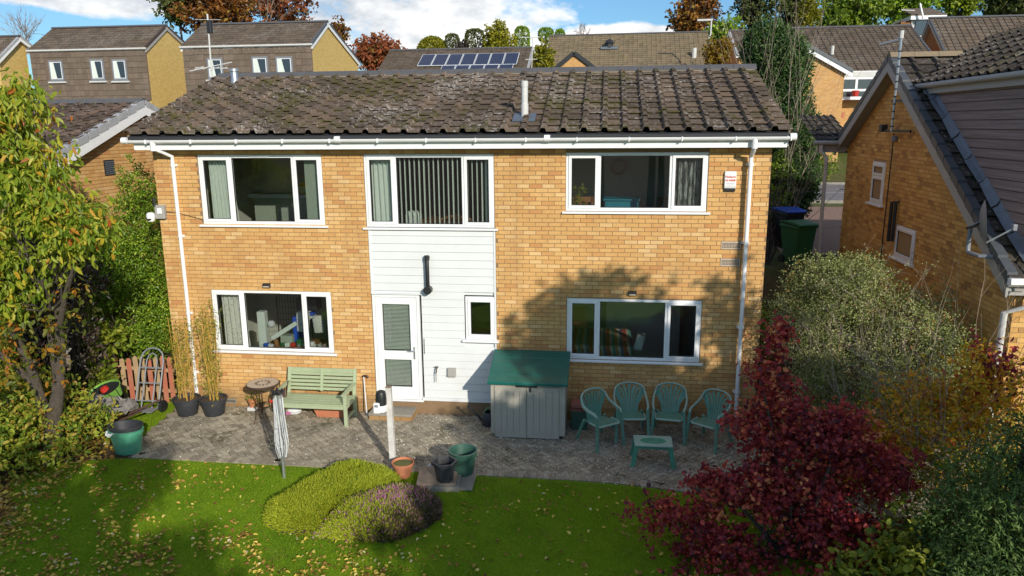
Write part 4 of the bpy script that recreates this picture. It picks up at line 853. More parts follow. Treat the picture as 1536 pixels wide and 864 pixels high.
b0, b1 = at(1385, 28, Y=55.5), at(1380, 5, Y=55.5); o = thing('tv_aerial', 'leaning aerial on the white fronted flat dormer', 'aerial', b0); MB().tube([b0, b1], .09, 6).build('mast', M['white'], o); MB().tube([at(1352, 15, Y=55.5), at(1372, 16, Y=55.5)], .05, 6).build('boom', M['white_dull'], o)
# satellite dishes on the right neighbour
dp = at(1478, 333, X=5.32); o = thing('satellite_dish', 'grey satellite dish fixed to the verge of the shaded tan gable', 'satellite dish', dp)
b = MB(); nrm = Vector((.93, -.35, .12)).normalized(); ux = Vector((.35, .93, 0)).normalized(); uy = nrm.cross(ux)
if uy.z < 0: uy = -uy
vs = []; fs = []
for i in range(5):
    for j in range(20):
        r_ = .06+.24*i/4; a = 2*math.pi*j/20; vs.append(dp+(ux*math.cos(a)*r_*.85+uy*math.sin(a)*r_*1.05)-nrm*(.07-.07*(i/4)**2))
for i in range(4):
    for j in range(20): fs.append((i*20+j, i*20+(j+1) % 20, (i+1)*20+(j+1) % 20, (i+1)*20+j))
fs.append(tuple(range(20))); b.add(vs, fs); b.build('dish', M['grey_frame'], o, smooth=True)
MB().tube([dp-nrm*.06, dp-nrm*.12+Vector((0, 0, -.05)), dp+Vector((-.12, .25, -.12))], .02, 6).build('bracket', M['black'], o)
MB().tube([dp-uy*.3, dp+nrm*.32-uy*.12], .012, 6).build('feed_arm', M['metal'], o); MB().cbox(dp+nrm*.34-uy*.1, (.06, .06, .09)).build('receiver', M['grey_frame'], o, bevel=.01)
A = at(1456, 340, X=5.3); B_ = at(1452, 372, X=5.3); C_ = at(1470, 384, X=5.35); MB().tube([(5.45, A.y-.1, A.z+.1), A, B_, (5.3, B_.y-.03, C_.z+.01), (5.34, C_.y, C_.z), (5.6, C_.y-.1, C_.z)], .032, 8).build('bracket_pipe', M['grey_frame'], o, smooth=True)
dp = at(1507, 343, X=6.2); o = thing('floodlight', 'small white floodlight on the roof slope beside the satellite dish', 'lamp', dp); MB().cbox(dp, (.1, .12, .08)).build('housing', M['metal'], o, bevel=.01); MB().tube([dp, dp+Vector((-.02, .08, -.16))], .015, 6).build('stem', M['metal'], o); MB().cbox(dp+Vector((0, -.066, .01)), (.08, .012, .06)).build('lens', M['white'], o)
# burglar alarm box
o = thing('alarm_box', 'white alarm box with red lettering high on the right of the brick wall', 'alarm box', (2.08, 0, 4.44))
MB().prism([(1.985, -.002, 4.32), (1.985, -.05, 4.32), (1.985, -.065, 4.36), (1.985, -.055, 4.60), (1.985, -.002, 4.61)], (.19, 0, 0)).build('cover', M['white'], o, bevel=.008); MB().prism([(1.99, -.002, 4.26), (1.99, -.045, 4.268), (1.99, -.048, 4.319), (1.99, -.002, 4.319)], (.18, 0, 0)).build('base', M['black'], o, bevel=.006)
Tx = lambda x, z, y: Matrix.Translation(Vector((x, y, z))-o.location) @ Matrix.Rotation(R(87.5), 4, 'X')
text_obj('lettering', 'Nelson', .060, M['red_text'], o, Tx(2.08, 4.515, -.0615), bold=.001); text_obj('lettering', 'ALARMS', .047, M['red_text'], o, Tx(2.08, 4.455, -.064), bold=.0016)
MB().box(2.01, 2.15, -.0675, -.064, 4.402, 4.408).build('printed_line', M['grey_text'], o); text_obj('lettering', '01 234 5678', .022, M['grey_text'], o, Tx(2.08, 4.383, -.0672)) if False else MB().box(2.02, 2.14, -.0675, -.064, 4.378, 4.383).build('printed_line', M['grey_text'], o)
for (x, z, lab) in ((-6.335, 2.47, 'small black wall lamp above the lower left window'), (.50, 2.455, 'small black wall lamp above the lower right window')):
    o = thing('wall_lamp', lab, 'wall lamp', (x, 0, z)); MB().prism([(x-.072, -.002, z-.035), (x-.072, -.07, z-.035), (x-.072, -.06, z+.035), (x-.072, -.002, z+.045)], (.144, 0, 0)).build('housing', M['black'], o, bevel=.006); MB().box(x-.06, x+.06, -.074, -.066, z-.028, z-.004).build('lens', M['mosaic'], o, bevel=.003)
# security camera and junction box on the left corner
p = at(236, 318, Y=-.08); o = thing('security_camera', 'white security camera on a grey junction box at the left corner of the brick wall', 'camera', p)
MB().cbox((p.x+.05, -.05, p.z), (.19, .09, .26)).build('junction_box', M['grey_barge'], o, bevel=.012); MB().cbox((p.x+.06, -.105, p.z+.02), (.09, .03, .11)).build('cover', M['white'], o, bevel=.01)
MB().tube([(p.x-.04, -.08, p.z+.1), (p.x-.04, -.08, p.z+.26)], .028, 10).build('antenna', M['black'], o, smooth=True); MB().lathe([(.0, -.085), (.06, -.07), (.075, -.03), (.08, .03), (.07, .08), (.03, .10)], (p.x-.11, -.13, p.z-.10), 14, capt=True).build('camera_head', M['white'], o, smooth=True)
MB().lathe([(.0, 0), (.035, .015), (.045, .04)], (p.x-.10, -.205, p.z-.15), 10).build('lens', M['black'], o, smooth=True)
MB().tube([(p.x+.12, -.03, p.z+.0), (-7.95, -.015, p.z-.03), (-7.6, -.015, p.z-.12), (-7.5, -.01, p.z-.14)], .006, 5).build('cable', M['black'], o)
# outdoor tap and socket on the cladding
o = thing('outdoor_tap', 'brass outdoor tap on the white cladding beside the door', 'tap', (-3.09, -.0, .9)); MB().tube([(-3.09, -.004, .95), (-3.09, -.09, .95), (-3.09, -.1, .90), (-3.1, -.1, .86)], .013, 8).build('spout', M['bronze'], o, smooth=True); MB().tube([(-3.12, -.08, .985), (-3.055, -.08, .985)], .01, 6).build('handle', M['bronze'], o); MB().tube([(-3.1, -.1, .87), (-3.1, -.1, .70)], .009, 6).build('hose_stub', M['stone'], o)
o = thing('outdoor_socket', 'grey covered outdoor socket on the white cladding near the tap', 'socket', (-2.81, 0, .87)); MB().prism([(-2.89, -.006, .78), (-2.89, -.07, .79), (-2.89, -.06, .95), (-2.89, -.006, .96)], (.16, 0, 0)).build('cover', M['grey_barge'], o, bevel=.012); MB().box(-2.87, -2.75, -.03, -.0, .765, .782).build('base', M['white_dull'], o)
# ------------------------------------------------------------------ step, storage box, furniture, pots on the patio
o = thing('door_step', 'low brick step with stone slab top below the white door', 'step', (-3.95, -.25, 0)); MB().box(-4.33, -3.53, -.415, -.02, .0, .105).build('core', M['mortar'], o)
c0 = []; c1 = []
for k in range(4): c0.append((-4.33+k*.2+.004, -.0, .005)); c1.append((-4.33+k*.2+.196, .42-.0, .10))
for i in range(len(c0)): MB().box(c0[i][0], c1[i][0], -.43, -.405, .022, .10).build('brick', M['brick'], o)
for k in range(2): MB().box(-3.545, -3.515, -.40+k*.2, -.205+k*.19, .022, .10).build('brick', M['brick'], o)
MB().box(-4.34, -3.51, -.44, -.02, .105, .15).build('slab', M['stone'], o, bevel=.008)
o = thing('garden_store', 'grey plastic storage box with teal planked lid against the brick wall', 'storage box', (-1.27, -.6, .02))
x0, x1, y0, y1 = -1.93, -.63, -.98, -.13
st = MB().prism([(x0, y0+.01, .09), (x0, y1, .09), (x0, y1, 1.30), (x0, y0+.01, 1.02)], (x1-x0, 0, 0)).build('body', M['store'], o, bevel=.008)
MB().box(x0+.05, x1-.05, y0+.06, y1-.05, .018, .09).build('base', M['black'], o)
xm = (x0+x1)/2-.02
for (a, e) in ((x0+.07, xm-.004), (xm+.004, x1-.10)):
    dd = MB().box(a, e, y0-.012, y0+.012, .04, .985).build('door', M['store'], o, bevel=.006); k = 5; w_ = (e-a-.02)/k
    for i in range(k): MB().box(a+.01+i*w_+.004, a+.01+(i+1)*w_-.004, y0-.022, y0-.01, .145, .905).build('door_panel', M['store'], dd, bevel=.003)
MB().box(xm-.17, xm+.19, y0-.045, y0-.02, .985, 1.01).box(xm+.06, xm+.085, y0-.05, y0-.02, .90, .99).build('handle', M['black'], o, bevel=.004)
for k in range(4):
    t0, t1 = k/4, (k+1)/4; ya, yb_ = y0-.07, y1+.03; za, zb_ = 1.045, 1.345
    A = (ya+(yb_-ya)*t0, za+(zb_-za)*t0); B_ = (ya+(yb_-ya)*t1-.008, za+(zb_-za)*t1-.003)
    MB().prism([(x0-.045, A[0], A[1]-.02), (x0-.045, A[0], A[1]+.035), (x0-.045, B_[0], B_[1]+.035), (x0-.045, B_[0], B_[1]-.02)], (x1-x0+.09, 0, 0)).build('lid_plank', M['lid_green'], o, bevel=.009)
# sage bench
bx0, bx1 = -5.97, -4.62
o = thing('garden_bench', 'sage green slatted wooden bench against the left brick wall', 'bench', ((bx0+bx1)/2, -.5, 0))
for x in (bx0+.03, bx1-.03):
    MB().prism([(x-.03, -.30, .02), (x+.03, -.30, .02), (x+.03, -.24, .02), (x-.03, -.24, .02)], (0, .0, .42)).build('leg', M['sage'], o, bevel=.004); MB().bar((x, -.27, .44), (x, -.15, .92), .06, .045, up=(0, 1, .2)).build('back_post', M['sage'], o, bevel=.004)
    MB().box(x-.03, x+.03, -.80, -.74, .02, .61).build('leg', M['sage'], o, bevel=.004); MB().bar((x, -.86, .635), (x, -.20, .66), .085, .03).build('armrest', M['sage'], o, bevel=.006)
    MB().box(x-.02, x+.02, -.745, -.30, .34, .41).build('side_rail', M['sage'], o, bevel=.003); MB().box(x-.018, x+.018, -.745, -.30, .13, .17).build('stretcher', M['sage'], o, bevel=.003)
for k in range(5): MB().box(bx0, bx1, -.81+k*.108, -.81+k*.108+.10, .415, .435).build('seat_slat', M['sage'], o, bevel=.004)
MB().box(bx0+.06, bx1-.06, -.79, -.76, .34, .412).build('apron', M['sage'], o, bevel=.003)
for k in range(6):
    z = .53+k*.068; y = -.262+(z-.44)*.25; hgt = .026 if k < 5 else .042
    MB().box(bx0+.06, bx1-.06, y-.012, y+.012, z-hgt, z+hgt).build('back_slat', M['sage'], o, bevel=.004)
MB().bar(((bx0+bx1)/2, -.262+.03-.018, .49), ((bx0+bx1)/2, -.155-.018, .90), .055, .03, up=(0, 1, .2)).build('back_splat', M['sage'], o, bevel=.004)
# things round the bench
o = thing('trough_planter', 'terracotta coloured trough planter under the sage bench', 'planter', (-5.05, -.32, 0)); MB().prism([(-5.42, -.42, .20), (-4.78, -.42, .20), (-4.84, -.40, .02), (-5.36, -.40, .02)], (0, .2, 0)).build('trough', M['terracotta'], o, bevel=.006)
o = MB(); p = at(440, 622, Z=.0); o.lathe([(.02, 0), (.13, .02), (.16, .08), (.12, .15), (.03, .18)], (p.x, p.y, .02), 10, sx=1.1, sy=.7, capt=True); o2 = o.build('rolled_bag', M['white_line'], smooth=True); tag(o2, 'crumpled white and pink bag on the paving under the bench end', 'bag')
o = MB().lathe([(.03, 0), (.09, .02), (.11, .07), (.06, .10)], (p.x-.12, p.y-.06, .02), 10, sx=1.3, sy=.8, capt=True).build('cloth', plain('pink_cloth', (.45, .15, .32), .9, var=.4, scale=30), smooth=True); tag(o, 'pink patterned cloth lying beside the white bag under the bench', 'cloth')
o = thing('walking_stick', 'brown handled stick leaning on the wall right of the bench', 'stick', (-4.47, -.12, 0)); MB().tube([(-4.44, -.22, .02), (-4.52, -.06, .74)], .012, 8).build('shaft', M['white_line'], o, smooth=True); MB().tube([(-4.53, -.06, .74), (-4.50, -.10, .77), (-4.42, -.12, .765), (-4.40, -.12, .735)], .018, 8).build('handle', M['bronze'], o, smooth=True)
# bistro table
tc = Vector((-6.28, -.62, 0)); o = thing('bistro_table', 'small round metal bistro table with pale mosaic top left of the bench', 'table', tc)
MB().lathe([(.0, .70), (.29, .70), (.305, .715), (.305, .735), (.29, .745)], tc, 28, capb=False).build('table_rim', M['bronze'], o, smooth=True); MB().lathe([(.0, .738), (.27, .739), (.285, .742)], tc, 28, capb=False).build('table_top', M['mosaic'], o)
for k in range(12):
    a = k*math.pi/6; c_ = tc+Vector((math.cos(a)*.12, math.sin(a)*.12, .7465)); u_ = Vector((math.cos(a), math.sin(a), 0)); w_ = Vector((-u_.y, u_.x, 0)); MB().prism([c_-u_*.035, c_+w_*.018, c_+u_*.035, c_-w_*.018], (0, 0, .002)).build('mosaic_petal', M['bronze'], o)
for a in (R(-110), R(10), R(130)):
    u_ = Vector((math.cos(a), math.sin(a), 0)); MB().tube([tc+u_*.22+Vector((0, 0, .70)), tc+u_*.15+Vector((0, 0, .45)), tc+u_*.16+Vector((0, 0, .25)), tc+u_*.27+Vector((0, 0, .02))], .012, 8).build('leg', M['bronze'], o, smooth=True)
MB().lathe([(.145, .3), (.16, .31), (.145, .32), (.135, .31), (.145, .3)], tc, 20, capb=False).build('brace_ring', M['bronze'], o, smooth=True)
o = thing('folded_chair', 'dark folded bistro chair leaning behind the rotary airer', 'chair', (-5.98, -.75, 0))
for x in (-6.06, -5.90): MB().tube([(x, -.62, .02), (x, -.52, .4), (x+.01, -.38, .72)], .011, 6).build('frame_rail', M['bronze'], o, smooth=True)
MB().cbox((-5.98, -.52, .38), (.15, .03, .40), Matrix.Rotation(R(-18), 3, 'X')).build('seat', M['bronze'], o, bevel=.01)
# little plant on a block
p = at(375, 620, Z=0); o = thing('terracotta_pot', 'tiny terracotta pot of yellow green seedlings on a white block by the table', 'plant pot', (p.x, -.2, .0)); pc = Vector((p.x, -.2, 0))
MB().cbox(pc+Vector((0, 0, .055)), (.17, .13, .07)).build('block', M['white_dull'], o, bevel=.008); MB().lathe([(.05, .09), (.075, .20), (.08, .205), (.08, .23), (.065, .225), (.06, .2)], pc, 14).build('pot', M['terracotta'], o, smooth=True)
# rotary airer folded
ac = Vector((-4.93, -2.84, 0)); o = thing('rotary_airer', 'folded rotary washing line with bundled white cords standing in the lawn', 'washing line', ac)
MB().tube([ac, ac+Vector((0, 0, .35))], .026, 10).build('ground_socket', M['metal'], o, smooth=True); MB().tube([ac+Vector((0, 0, .2)), ac+Vector((0, 0, 1.42))], .019, 10).build('mast', M['metal'], o, smooth=True)
for k in range(4):
    a = k*math.pi/2+.5; u_ = Vector((math.cos(a), math.sin(a), 0)); MB().tube([ac+u_*.035+Vector((0, 0, .36)), ac+u_*.06+Vector((0, 0, .9)), ac+u_*.05+Vector((0, 0, 1.40))], .012, 8).build('arm', M['metal'], o, smooth=True)
MB().cbox(ac+Vector((0, 0, 1.43)), (.12, .12, .06)).build('hub', M['black'], o, bevel=.012); MB().lathe([(0, -.03), (.035, 0), (0, .03)], ac+Vector((-.09, -.05, 1.30)), 8).build('knob', M['paint_red'], o, smooth=True)
for k in range(4): MB().cbox(ac+Vector((math.cos(k*1.57+.5)*.07, math.sin(k*1.57+.5)*.07, 1.45)), (.035, .035, .07)).build('arm_end', M['black'], o, bevel=.008)
b = MB()
for k in range(52):
    a = rng.random()*6.28; r1 = .03+.06*rng.random(); r2 = .06+.06*rng.random(); zt = 1.38-.1*rng.random(); zb_ = .36+.35*rng.random()*rng.random(); pts = []
    for i in range(7):
        f = i/6; rr = r1*(1-f)+r2*f*(1 if f < .9 else .6); rr *= 1 if not (.35 < f < .5) else .75; pts.append(ac+Vector((math.cos(a+f*.5)*rr, math.sin(a+f*.5)*rr, zt+(zb_-zt)*f)))
    b.tube(pts, .0035, 4, cap=False)
b.build('cord', M['white_line'], o, kind='stuff'); MB().lathe([(.085, .86), (.09, .865), (.085, .87)], ac, 12, capb=False).build('strap', M['grey_frame'], o)
# weathered post with sensor unit
pc = Vector((-3.34, -2.247, 0)); o = thing('wooden_post', 'weathered white painted post at the lawn edge in front of the door', 'post', pc)
MB().prism([(pc.x-.045, pc.y-.045, 0), (pc.x+.045, pc.y-.045, 0), (pc.x+.045, pc.y+.045, 0), (pc.x-.045, pc.y+.045, 0)], (-.02, 0, 1.36)).build('post', M['white_post'], o, bevel=.005)
MB().box(pc.x-.066, pc.x+.026, pc.y-.047, pc.y+.047, 1.361, 1.372).build('post_cap', M['wood_old'], o)
sc_ = Vector((pc.x-.13, pc.y-.06, 1.12)); o = thing('water_timer', 'black domed white based device fixed to the weathered post', 'device', sc_)
MB().lathe([(.085, -.04), (.088, .06), (.085, .14), (.07, .185), (.03, .205)], sc_, 18, capt=True).build('dome', M['black'], o, smooth=True); MB().lathe([(.03, -.16), (.085, -.14), (.098, -.09), (.098, -.035), (.088, -.03)], sc_, 18, capt=True).build('base', M['white'], o, smooth=True)
MB().cbox(sc_+Vector((-.05, -.085, -.06)), (.10, .05, .17)).build('display_box', M['white'], o, bevel=.01); MB().cbox(sc_+Vector((-.05, -.112, -.02)), (.055, .006, .04)).build('display', M['grey_frame'], o, bevel=.002)
# pots
def pot(name, lab, c, prof, mat, n=24, soil=None, a0=0, cat='plant pot', sx=1, sy=1, smooth=True, group=None):
    o = thing(name, lab, cat, c, group=group); MB().lathe(prof, c, n, capb=True, a0=a0, sx=sx, sy=sy).build('pot', M[mat], o, smooth=smooth)
    if soil is not None:
        z = soil; rr = max(r for r, zz in prof)*.88; b = MB(); b.lathe([(0, z+.02), (rr*.5, z+.012), (rr, z)], c, n, capb=False, sx=sx, sy=sy); b.build('soil', M['soil'], o, smooth=True)
    return o
pp = [(.17, 0), (.18, .01), (.225, .23), (.235, .235), (.24, .29), (.262, .295), (.265, .33), (.25, .34), (.225, .325), (.215, .25)]
pot('black_planter', 'black planter holding tall yellow canes, left of the pair', (-7.90, -.52, .02), pp, 'planter_black', soil=.29); pot('black_planter', 'black planter holding leafy bamboo, right of the pair by the downpipe', (-7.38, -.47, .02), pp, 'planter_black', soil=.29)
bc = Vector((-8.0, -2.20, .01)); o = pot('garden_tub', 'two oval tubs nested, black inside pale green, at the left corner of the lawn', bc, [(.20, 0), (.215, .015), (.255, .34), (.275, .345), (.28, .41), (.285, .415), (.26, .42), (.24, .30), (.20, .06)], 'tub', 28, cat='tub', sx=1.05, sy=.8)
MB().lathe([(.20, .10), (.245, .39), (.27, .47), (.285, .475), (.285, .49), (.25, .485), (.22, .30), (.18, .12), (0, .12)], bc, 28, capb=False, sx=1.05, sy=.8).build('inner_tub', M['planter_black'], o, smooth=True)
MB().tube([bc+Vector((-.20, -.20, .44)), bc+Vector((-.17, -.27, .41)), bc+Vector((-.11, -.27, .38)), bc+Vector((-.06, -.25, .43))], .016, 8).tube([bc+Vector((-.18, -.21, .42)), bc+Vector((-.12, -.28, .43)), bc+Vector((-.08, -.25, .40))], .013, 8).build('rope_handle', M['white_line'], o, smooth=True)
sb = thing('paving_slabs', 'stack of square paving slabs carrying dark planters at the lawn edge', 'paving slabs', (-2.42, -2.66, 0))
for (c_, s_, z0_, z1_, rr) in (((-2.45, -2.72), .62, .0, .09, .12), ((-2.28, -2.62), .70, .02, .05, .05), ((-2.50, -2.70), .60, .092, .13, .14)): MB().cbox((c_[0], c_[1], (z0_+z1_)/2), (s_, s_, z1_-z0_), Matrix.Rotation(rr, 3, 'Z')).build('slab', M['stone'] if z1_ < .1 else M['wood_old'], sb, bevel=.008)
c_ = Vector((-2.35, -2.86, .135)); pot('hexagonal_pot', 'empty black hexagonal planter on the slabs', c_, [(.125, 0), (.165, .26), (.20, .262), (.205, .31), (.17, .312), (.13, .03), (0, .03)], 'planter_black', 6, a0=.3, smooth=False)
c_ = Vector((-2.15, -2.42, .055)); pot('round_planter', 'empty dark green round planter behind the hexagonal one', c_, [(.16, 0), (.20, .27), (.215, .275), (.225, .36), (.235, .365), (.235, .38), (.21, .378), (.19, .26), (.15, .05), (0, .05)], 'planter_green', 28)
c_ = Vector((-2.66, -2.33, .02)); pot('pet_bowl', 'small white bowl beside the slabs', c_, [(.085, 0), (.075, .07), (.085, .075), (.065, .07), (.06, .03), (0, .03)], 'white_dull', 20, cat='bowl')
c_ = Vector((-3.08, -2.58, .01)); o = pot('terracotta_pot', 'terracotta pot with green moss on top, right of the weathered post', c_, [(.11, 0), (.155, .20), (.175, .205), (.18, .25), (.165, .252), (.155, .21)], 'terracotta', 24, soil=None); MB().lathe([(0, .235), (.1, .23), (.16, .215)], c_, 20, capb=False).build('moss', plain('moss', (.13, .14, .04), .95, var=.5, scale=40, bump=1), o, smooth=True)
# watering can and lidded box by the store
c_ = Vector((-2.05, -.42, .02)); o = thing('watering_can', 'dark green watering can left of the grey storage box', 'watering can', c_)
MB().lathe([(.13, 0), (.135, .01), (.13, .2), (.10, .25), (.09, .25)], c_, 20).build('body', M['planter_black'], o, smooth=True); MB().tube([c_+Vector((-.12, 0, .06)), c_+Vector((-.22, -.03, .2)), c_+Vector((-.36, -.06, .36))], [.025, .018, .014], 8).build('spout', M['planter_black'], o, smooth=True)
MB().lathe([(.014, 0), (.035, .03), (.03, .035)], c_+Vector((-.37, -.06, .35)), 10, capt=True).build('rose', M['black'], o); MB().tube([c_+Vector((-.08, 0, .25)), c_+Vector((-.02, 0, .33)), c_+Vector((.08, 0, .31)), c_+Vector((.13, 0, .15))], .012, 8).build('handle', plain('green_hose', (.01, .25, .08), .4), o, smooth=True)
o = thing('recycling_box', 'dark green box with brown lid behind the first chair', 'box', (-.38, -.3, 0)); MB().prism([(-.53, -.50, .03), (-.25, -.50, .03), (-.23, -.52, .38), (-.55, -.52, .38)], (0, .36, 0)).build('body', M['planter_green'], o, bevel=.01); MB().box(-.57, -.21, -.54, -.13, .38, .43).build('lid', plain('brown_lid', (.2, .08, .05), .6), o, bevel=.01); MB().box(-.55, -.28, -.5, -.2, .435, .50).build('crate', plain('pink_crate', (.36, .13, .10), .7), o, bevel=.01)
# ------------------------------------------------------------------ plastic chairs and table
def make_chair():
    o = thing('garden_chair', 'x', 'chair'); o['group'] = 'green plastic chairs along the wall'
    G_, P_ = M['resin_green'], M['resin_pale']
    b = MB(); b.prism([(-.23, -.24, .40), (.23, -.24, .40), (.21, .18, .375), (-.21, .18, .375)], (0, 0, .022)); b.build('seat', G_, o, bevel=.01)
    MB().tube([(-.235, .0, .415), (-.235, -.22, .42), (-.2, -.255, .415), (.2, -.255, .415), (.235, -.22, .42), (.235, .0, .415)], .018, 8).build('seat_rim', P_, o, smooth=True)
    for s in (-1, 1):
        MB().bar((s*.255, -.23, .60), (s*.285, -.30, .0), .05, .03, up=(0, 1, 0)).build('leg', G_, o, bevel=.006); MB().bar((s*.215, .17, .42), (s*.27, .32, .0), .05, .03, up=(0, 1, 0)).build('leg', G_, o, bevel=.006)
        MB().tube([(s*.25, -.24, .58), (s*.272, -.19, .625), (s*.285, -.02, .645), (s*.285, .12, .68), (s*.262, .2, .76)], [.022, .028, .03, .028, .024], 8, flat=.7).build('armrest', P_, o, smooth=True)
    arch = []
    for i in range(13):
        a = math.pi*i/12; x = .262*math.cos(a); z = .76+.135*math.sin(a)**.8; y = .20+.085*math.sin(a)+(0); arch.append((x, y, z))
    MB().tube(arch, .024, 8, flat=.7).build('back_rim', P_, o, smooth=True)
    def bp(x, z): t_ = (z-.39)/.5; return (x, .175+.10*t_+.0-.18*x*x*4*.25, z)
    for i in range(5):
        f = (i-2)/2; pts = [(f*.085, .40), (f*.085, .55), (f*.095, .68), (f*.135, .78), (f*.205, .865-.03*abs(f))]
        q = MB(); vs = []
        for (x, z) in pts: w_ = .018+.006*(z > .7); vs += [bp(x-w_, z), bp(x+w_, z)]
        n_ = len(pts); vs += [(x, y+.01, z) for x, y, z in vs]; m_ = 2*n_; fs = []
        for k in range(n_-1): fs += [(2*k, 2*k+1, 2*k+3, 2*k+2), (m_+2*k+2, m_+2*k+3, m_+2*k+1, m_+2*k), (2*k, 2*k+2, m_+2*k+2, m_+2*k), (2*k+3, 2*k+1, m_+2*k+1, m_+2*k+3)]
        q.add(vs, fs).build('slat', G_, o)
    for s in (-1, 1):
        pts = [(.108, .15, .40), (.108, .16, .52), (.116, .215, .62), (.15, .262, .70), (.20, .268, .80)]; q = MB(); vs = []
        for (xa, xb, z) in pts: vs += [bp(s*xa, z), bp(s*xb, z)]
        n_ = len(pts); vs += [(x, y+.01, z) for x, y, z in vs]; m_ = 2*n_; fs = []
        for k in range(n_-1): fs += [(2*k, 2*k+1, 2*k+3, 2*k+2), (m_+2*k+2, m_+2*k+3, m_+2*k+1, m_+2*k), (2*k, 2*k+2, m_+2*k+2, m_+2*k), (2*k+3, 2*k+1, m_+2*k+1, m_+2*k+3)]
        q.add(vs, fs).build('back_panel', G_, o)
    q = MB(); q.prism([bp(-.13, .385), bp(.13, .385), bp(.13, .43), bp(-.13, .43)], (0, .011, 0)); q.build('back_base', G_, o)
    return o
ch = make_chair()
for i, (x, y, rz, lab) in enumerate(((-.02, -1.00, R(38), 'green plastic chair next to the grey storage box, turned towards the low table'), (.50, -.66, R(6), 'green plastic chair, second from the storage box, facing out from the wall'),
                                  (1.17, -.62, R(-8), 'green plastic chair, third from the storage box, facing out from the wall'), (1.83, -.85, R(-36), 'green plastic chair half hidden by the red bush near the downpipe'))):
    c = ch if i == 0 else copy_tree(ch); c.location = (x, y, .02); c.rotation_euler = (0, 0, rz); c['label'] = lab
tcx, tcy = .83, -1.68; o = thing('low_table', 'low green plastic table in front of the four chairs', 'table', (tcx, tcy, .02)); G2 = plain('green_resin_table', (.065, .26, .17), .38, var=.2, scale=10, bump=.05, dirt=.3, dirtcol=(.16, .36, .27))
MB().prism([(tcx-.30, tcy-.19, .37), (tcx+.30, tcy-.19, .37), (tcx+.31, tcy+.22, .37), (tcx-.31, tcy+.22, .37)], (0, 0, .025)).build('table_top', M['resin_pale'], o, bevel=.01)
MB().lathe([(0, .399), (.9, .3985), (1, .396)], (tcx, tcy+.01, 0), 28, capb=False, sx=.21, sy=.12).build('top_inset', G2, o)
for sx_ in (-1, 1):
    for sy_ in (-1, 1): MB().bar((tcx+sx_*.265, tcy+.02+sy_*.17, .37), (tcx+sx_*.325, tcy+.02+sy_*.21, .02), .075, .04, up=(0, 1, 0)).build('leg', G2, o, bevel=.008)
for sy_ in (-1, 1): MB().box(tcx-.26, tcx+.26, tcy+.02+sy_*.17-.012, tcy+.02+sy_*.17+.012, .32, .37).build('apron', G2, o, bevel=.005)
# ------------------------------------------------------------------ left corner: picket fence, sack truck, barrow, crate, bird box
o = thing('picket_fence', 'short fence of faded red and bare pickets beside the black planters', 'fence', (-9.0, -.05, 0))
M['picket_red'] = plain('faded_red_picket', (.42, .13, .075), .85, var=.2, scale=9, bump=.3, dirt=.5, dirtcol=(.38, .26, .16)); M['picket_bare'] = plain('bare_picket', (.42, .29, .16), .85, var=.25, scale=9, bump=.3, dirt=.3)
for k in range(11):
    x = -8.52-k*.155; y = .02+k*.012; h_ = .92+.03*math.sin(k*1.7)-.01*k; top = [(x-.05, y, 0.0), (x+.05, y, 0.0), (x+.05, y, h_), (x+.03, y, h_+.04), (x, y, h_+.055), (x-.03, y, h_+.04), (x-.05, y, h_)]
    MB().prism([(a, b_, c+.0) for a, b_, c in top], (0, .02, 0)).build('picket', M['picket_red'] if k in (0, 1, 3, 6, 8, 9) else M['picket_bare'], o, bevel=.003)
for z in (.25, .68): MB().bar((-8.45, .05, z), (-10.15, .18, z), .03, .07).build('rail', M['picket_bare'], o)
p0 = at(222, 628, Z=0); o = thing('sack_truck', 'grey tubular sack truck leaning on the picket fence', 'sack truck', p0); bx, by_ = p0.x-.18, -.50
def tl(x, t): return (bx-.26+x, by_+.42*t, .10+1.06*t)
MB().tube([tl(0, 0), tl(0, .8), tl(.04, .93), tl(.13, 1), tl(.24, 1.02), tl(.35, 1), tl(.44, .93), tl(.48, .8), tl(.48, 0)], .017, 8).build('frame', M['grey_frame'], o, smooth=True); MB().tube([tl(.13, 0), tl(.13, .8), tl(.17, .9), tl(.24, .93), tl(.31, .9), tl(.35, .8), tl(.35, 0)], .013, 8).build('inner_frame', M['grey_frame'], o, smooth=True)
for t_ in (.12, .42, .68): MB().tube([tl(0, t_), tl(.48, t_)], .014, 8).build('cross_bar', M['grey_frame'], o, smooth=True)
MB().box(bx-.27, bx+.22, by_-.22, by_, .09, .11).build('toe_plate', M['grey_frame'], o)
for x in (bx-.33, bx+.29): MB().tube([(x-.03, by_+.05, .13), (x+.03, by_+.05, .13)], .115, 16).build('wheel', M['black'], o, smooth=True)
p0 = at(150, 640, Z=.0); o = thing('wheelbarrow', 'rusty wheelbarrow heaped with grey sacks in the left border', 'wheelbarrow', p0); c_ = Vector((p0.x+.05, p0.y+.10, -.10)); rust = plain('rusty_steel', (.10, .05, .035), .8, var=.4, scale=14, dirt=.5, dirtcol=(.04, .04, .04))
MB().prism([c_+Vector((-.38, -.26, .42)), c_+Vector((.50, -.26, .50)), c_+Vector((.30, -.20, .18)), c_+Vector((-.22, -.20, .16))], (0, .5, 0)).build('tray', rust, o, bevel=.01); MB().tube([c_+Vector((-.3, 0, .3)), c_+Vector((-.3, 0, .1))], .02, 6).build('leg', rust, o)
for s in (-1, 1): MB().tube([c_+Vector((-.45, s*.1, .13)), c_+Vector((.2, s*.2, .18)), c_+Vector((.95, s*.27, .52))], .017, 8).build('handle_rail', rust, o, smooth=True); MB().tube([c_+Vector((.25, s*.2, .18)), c_+Vector((.35, s*.22, .01))], .015, 6).build('leg', rust, o)
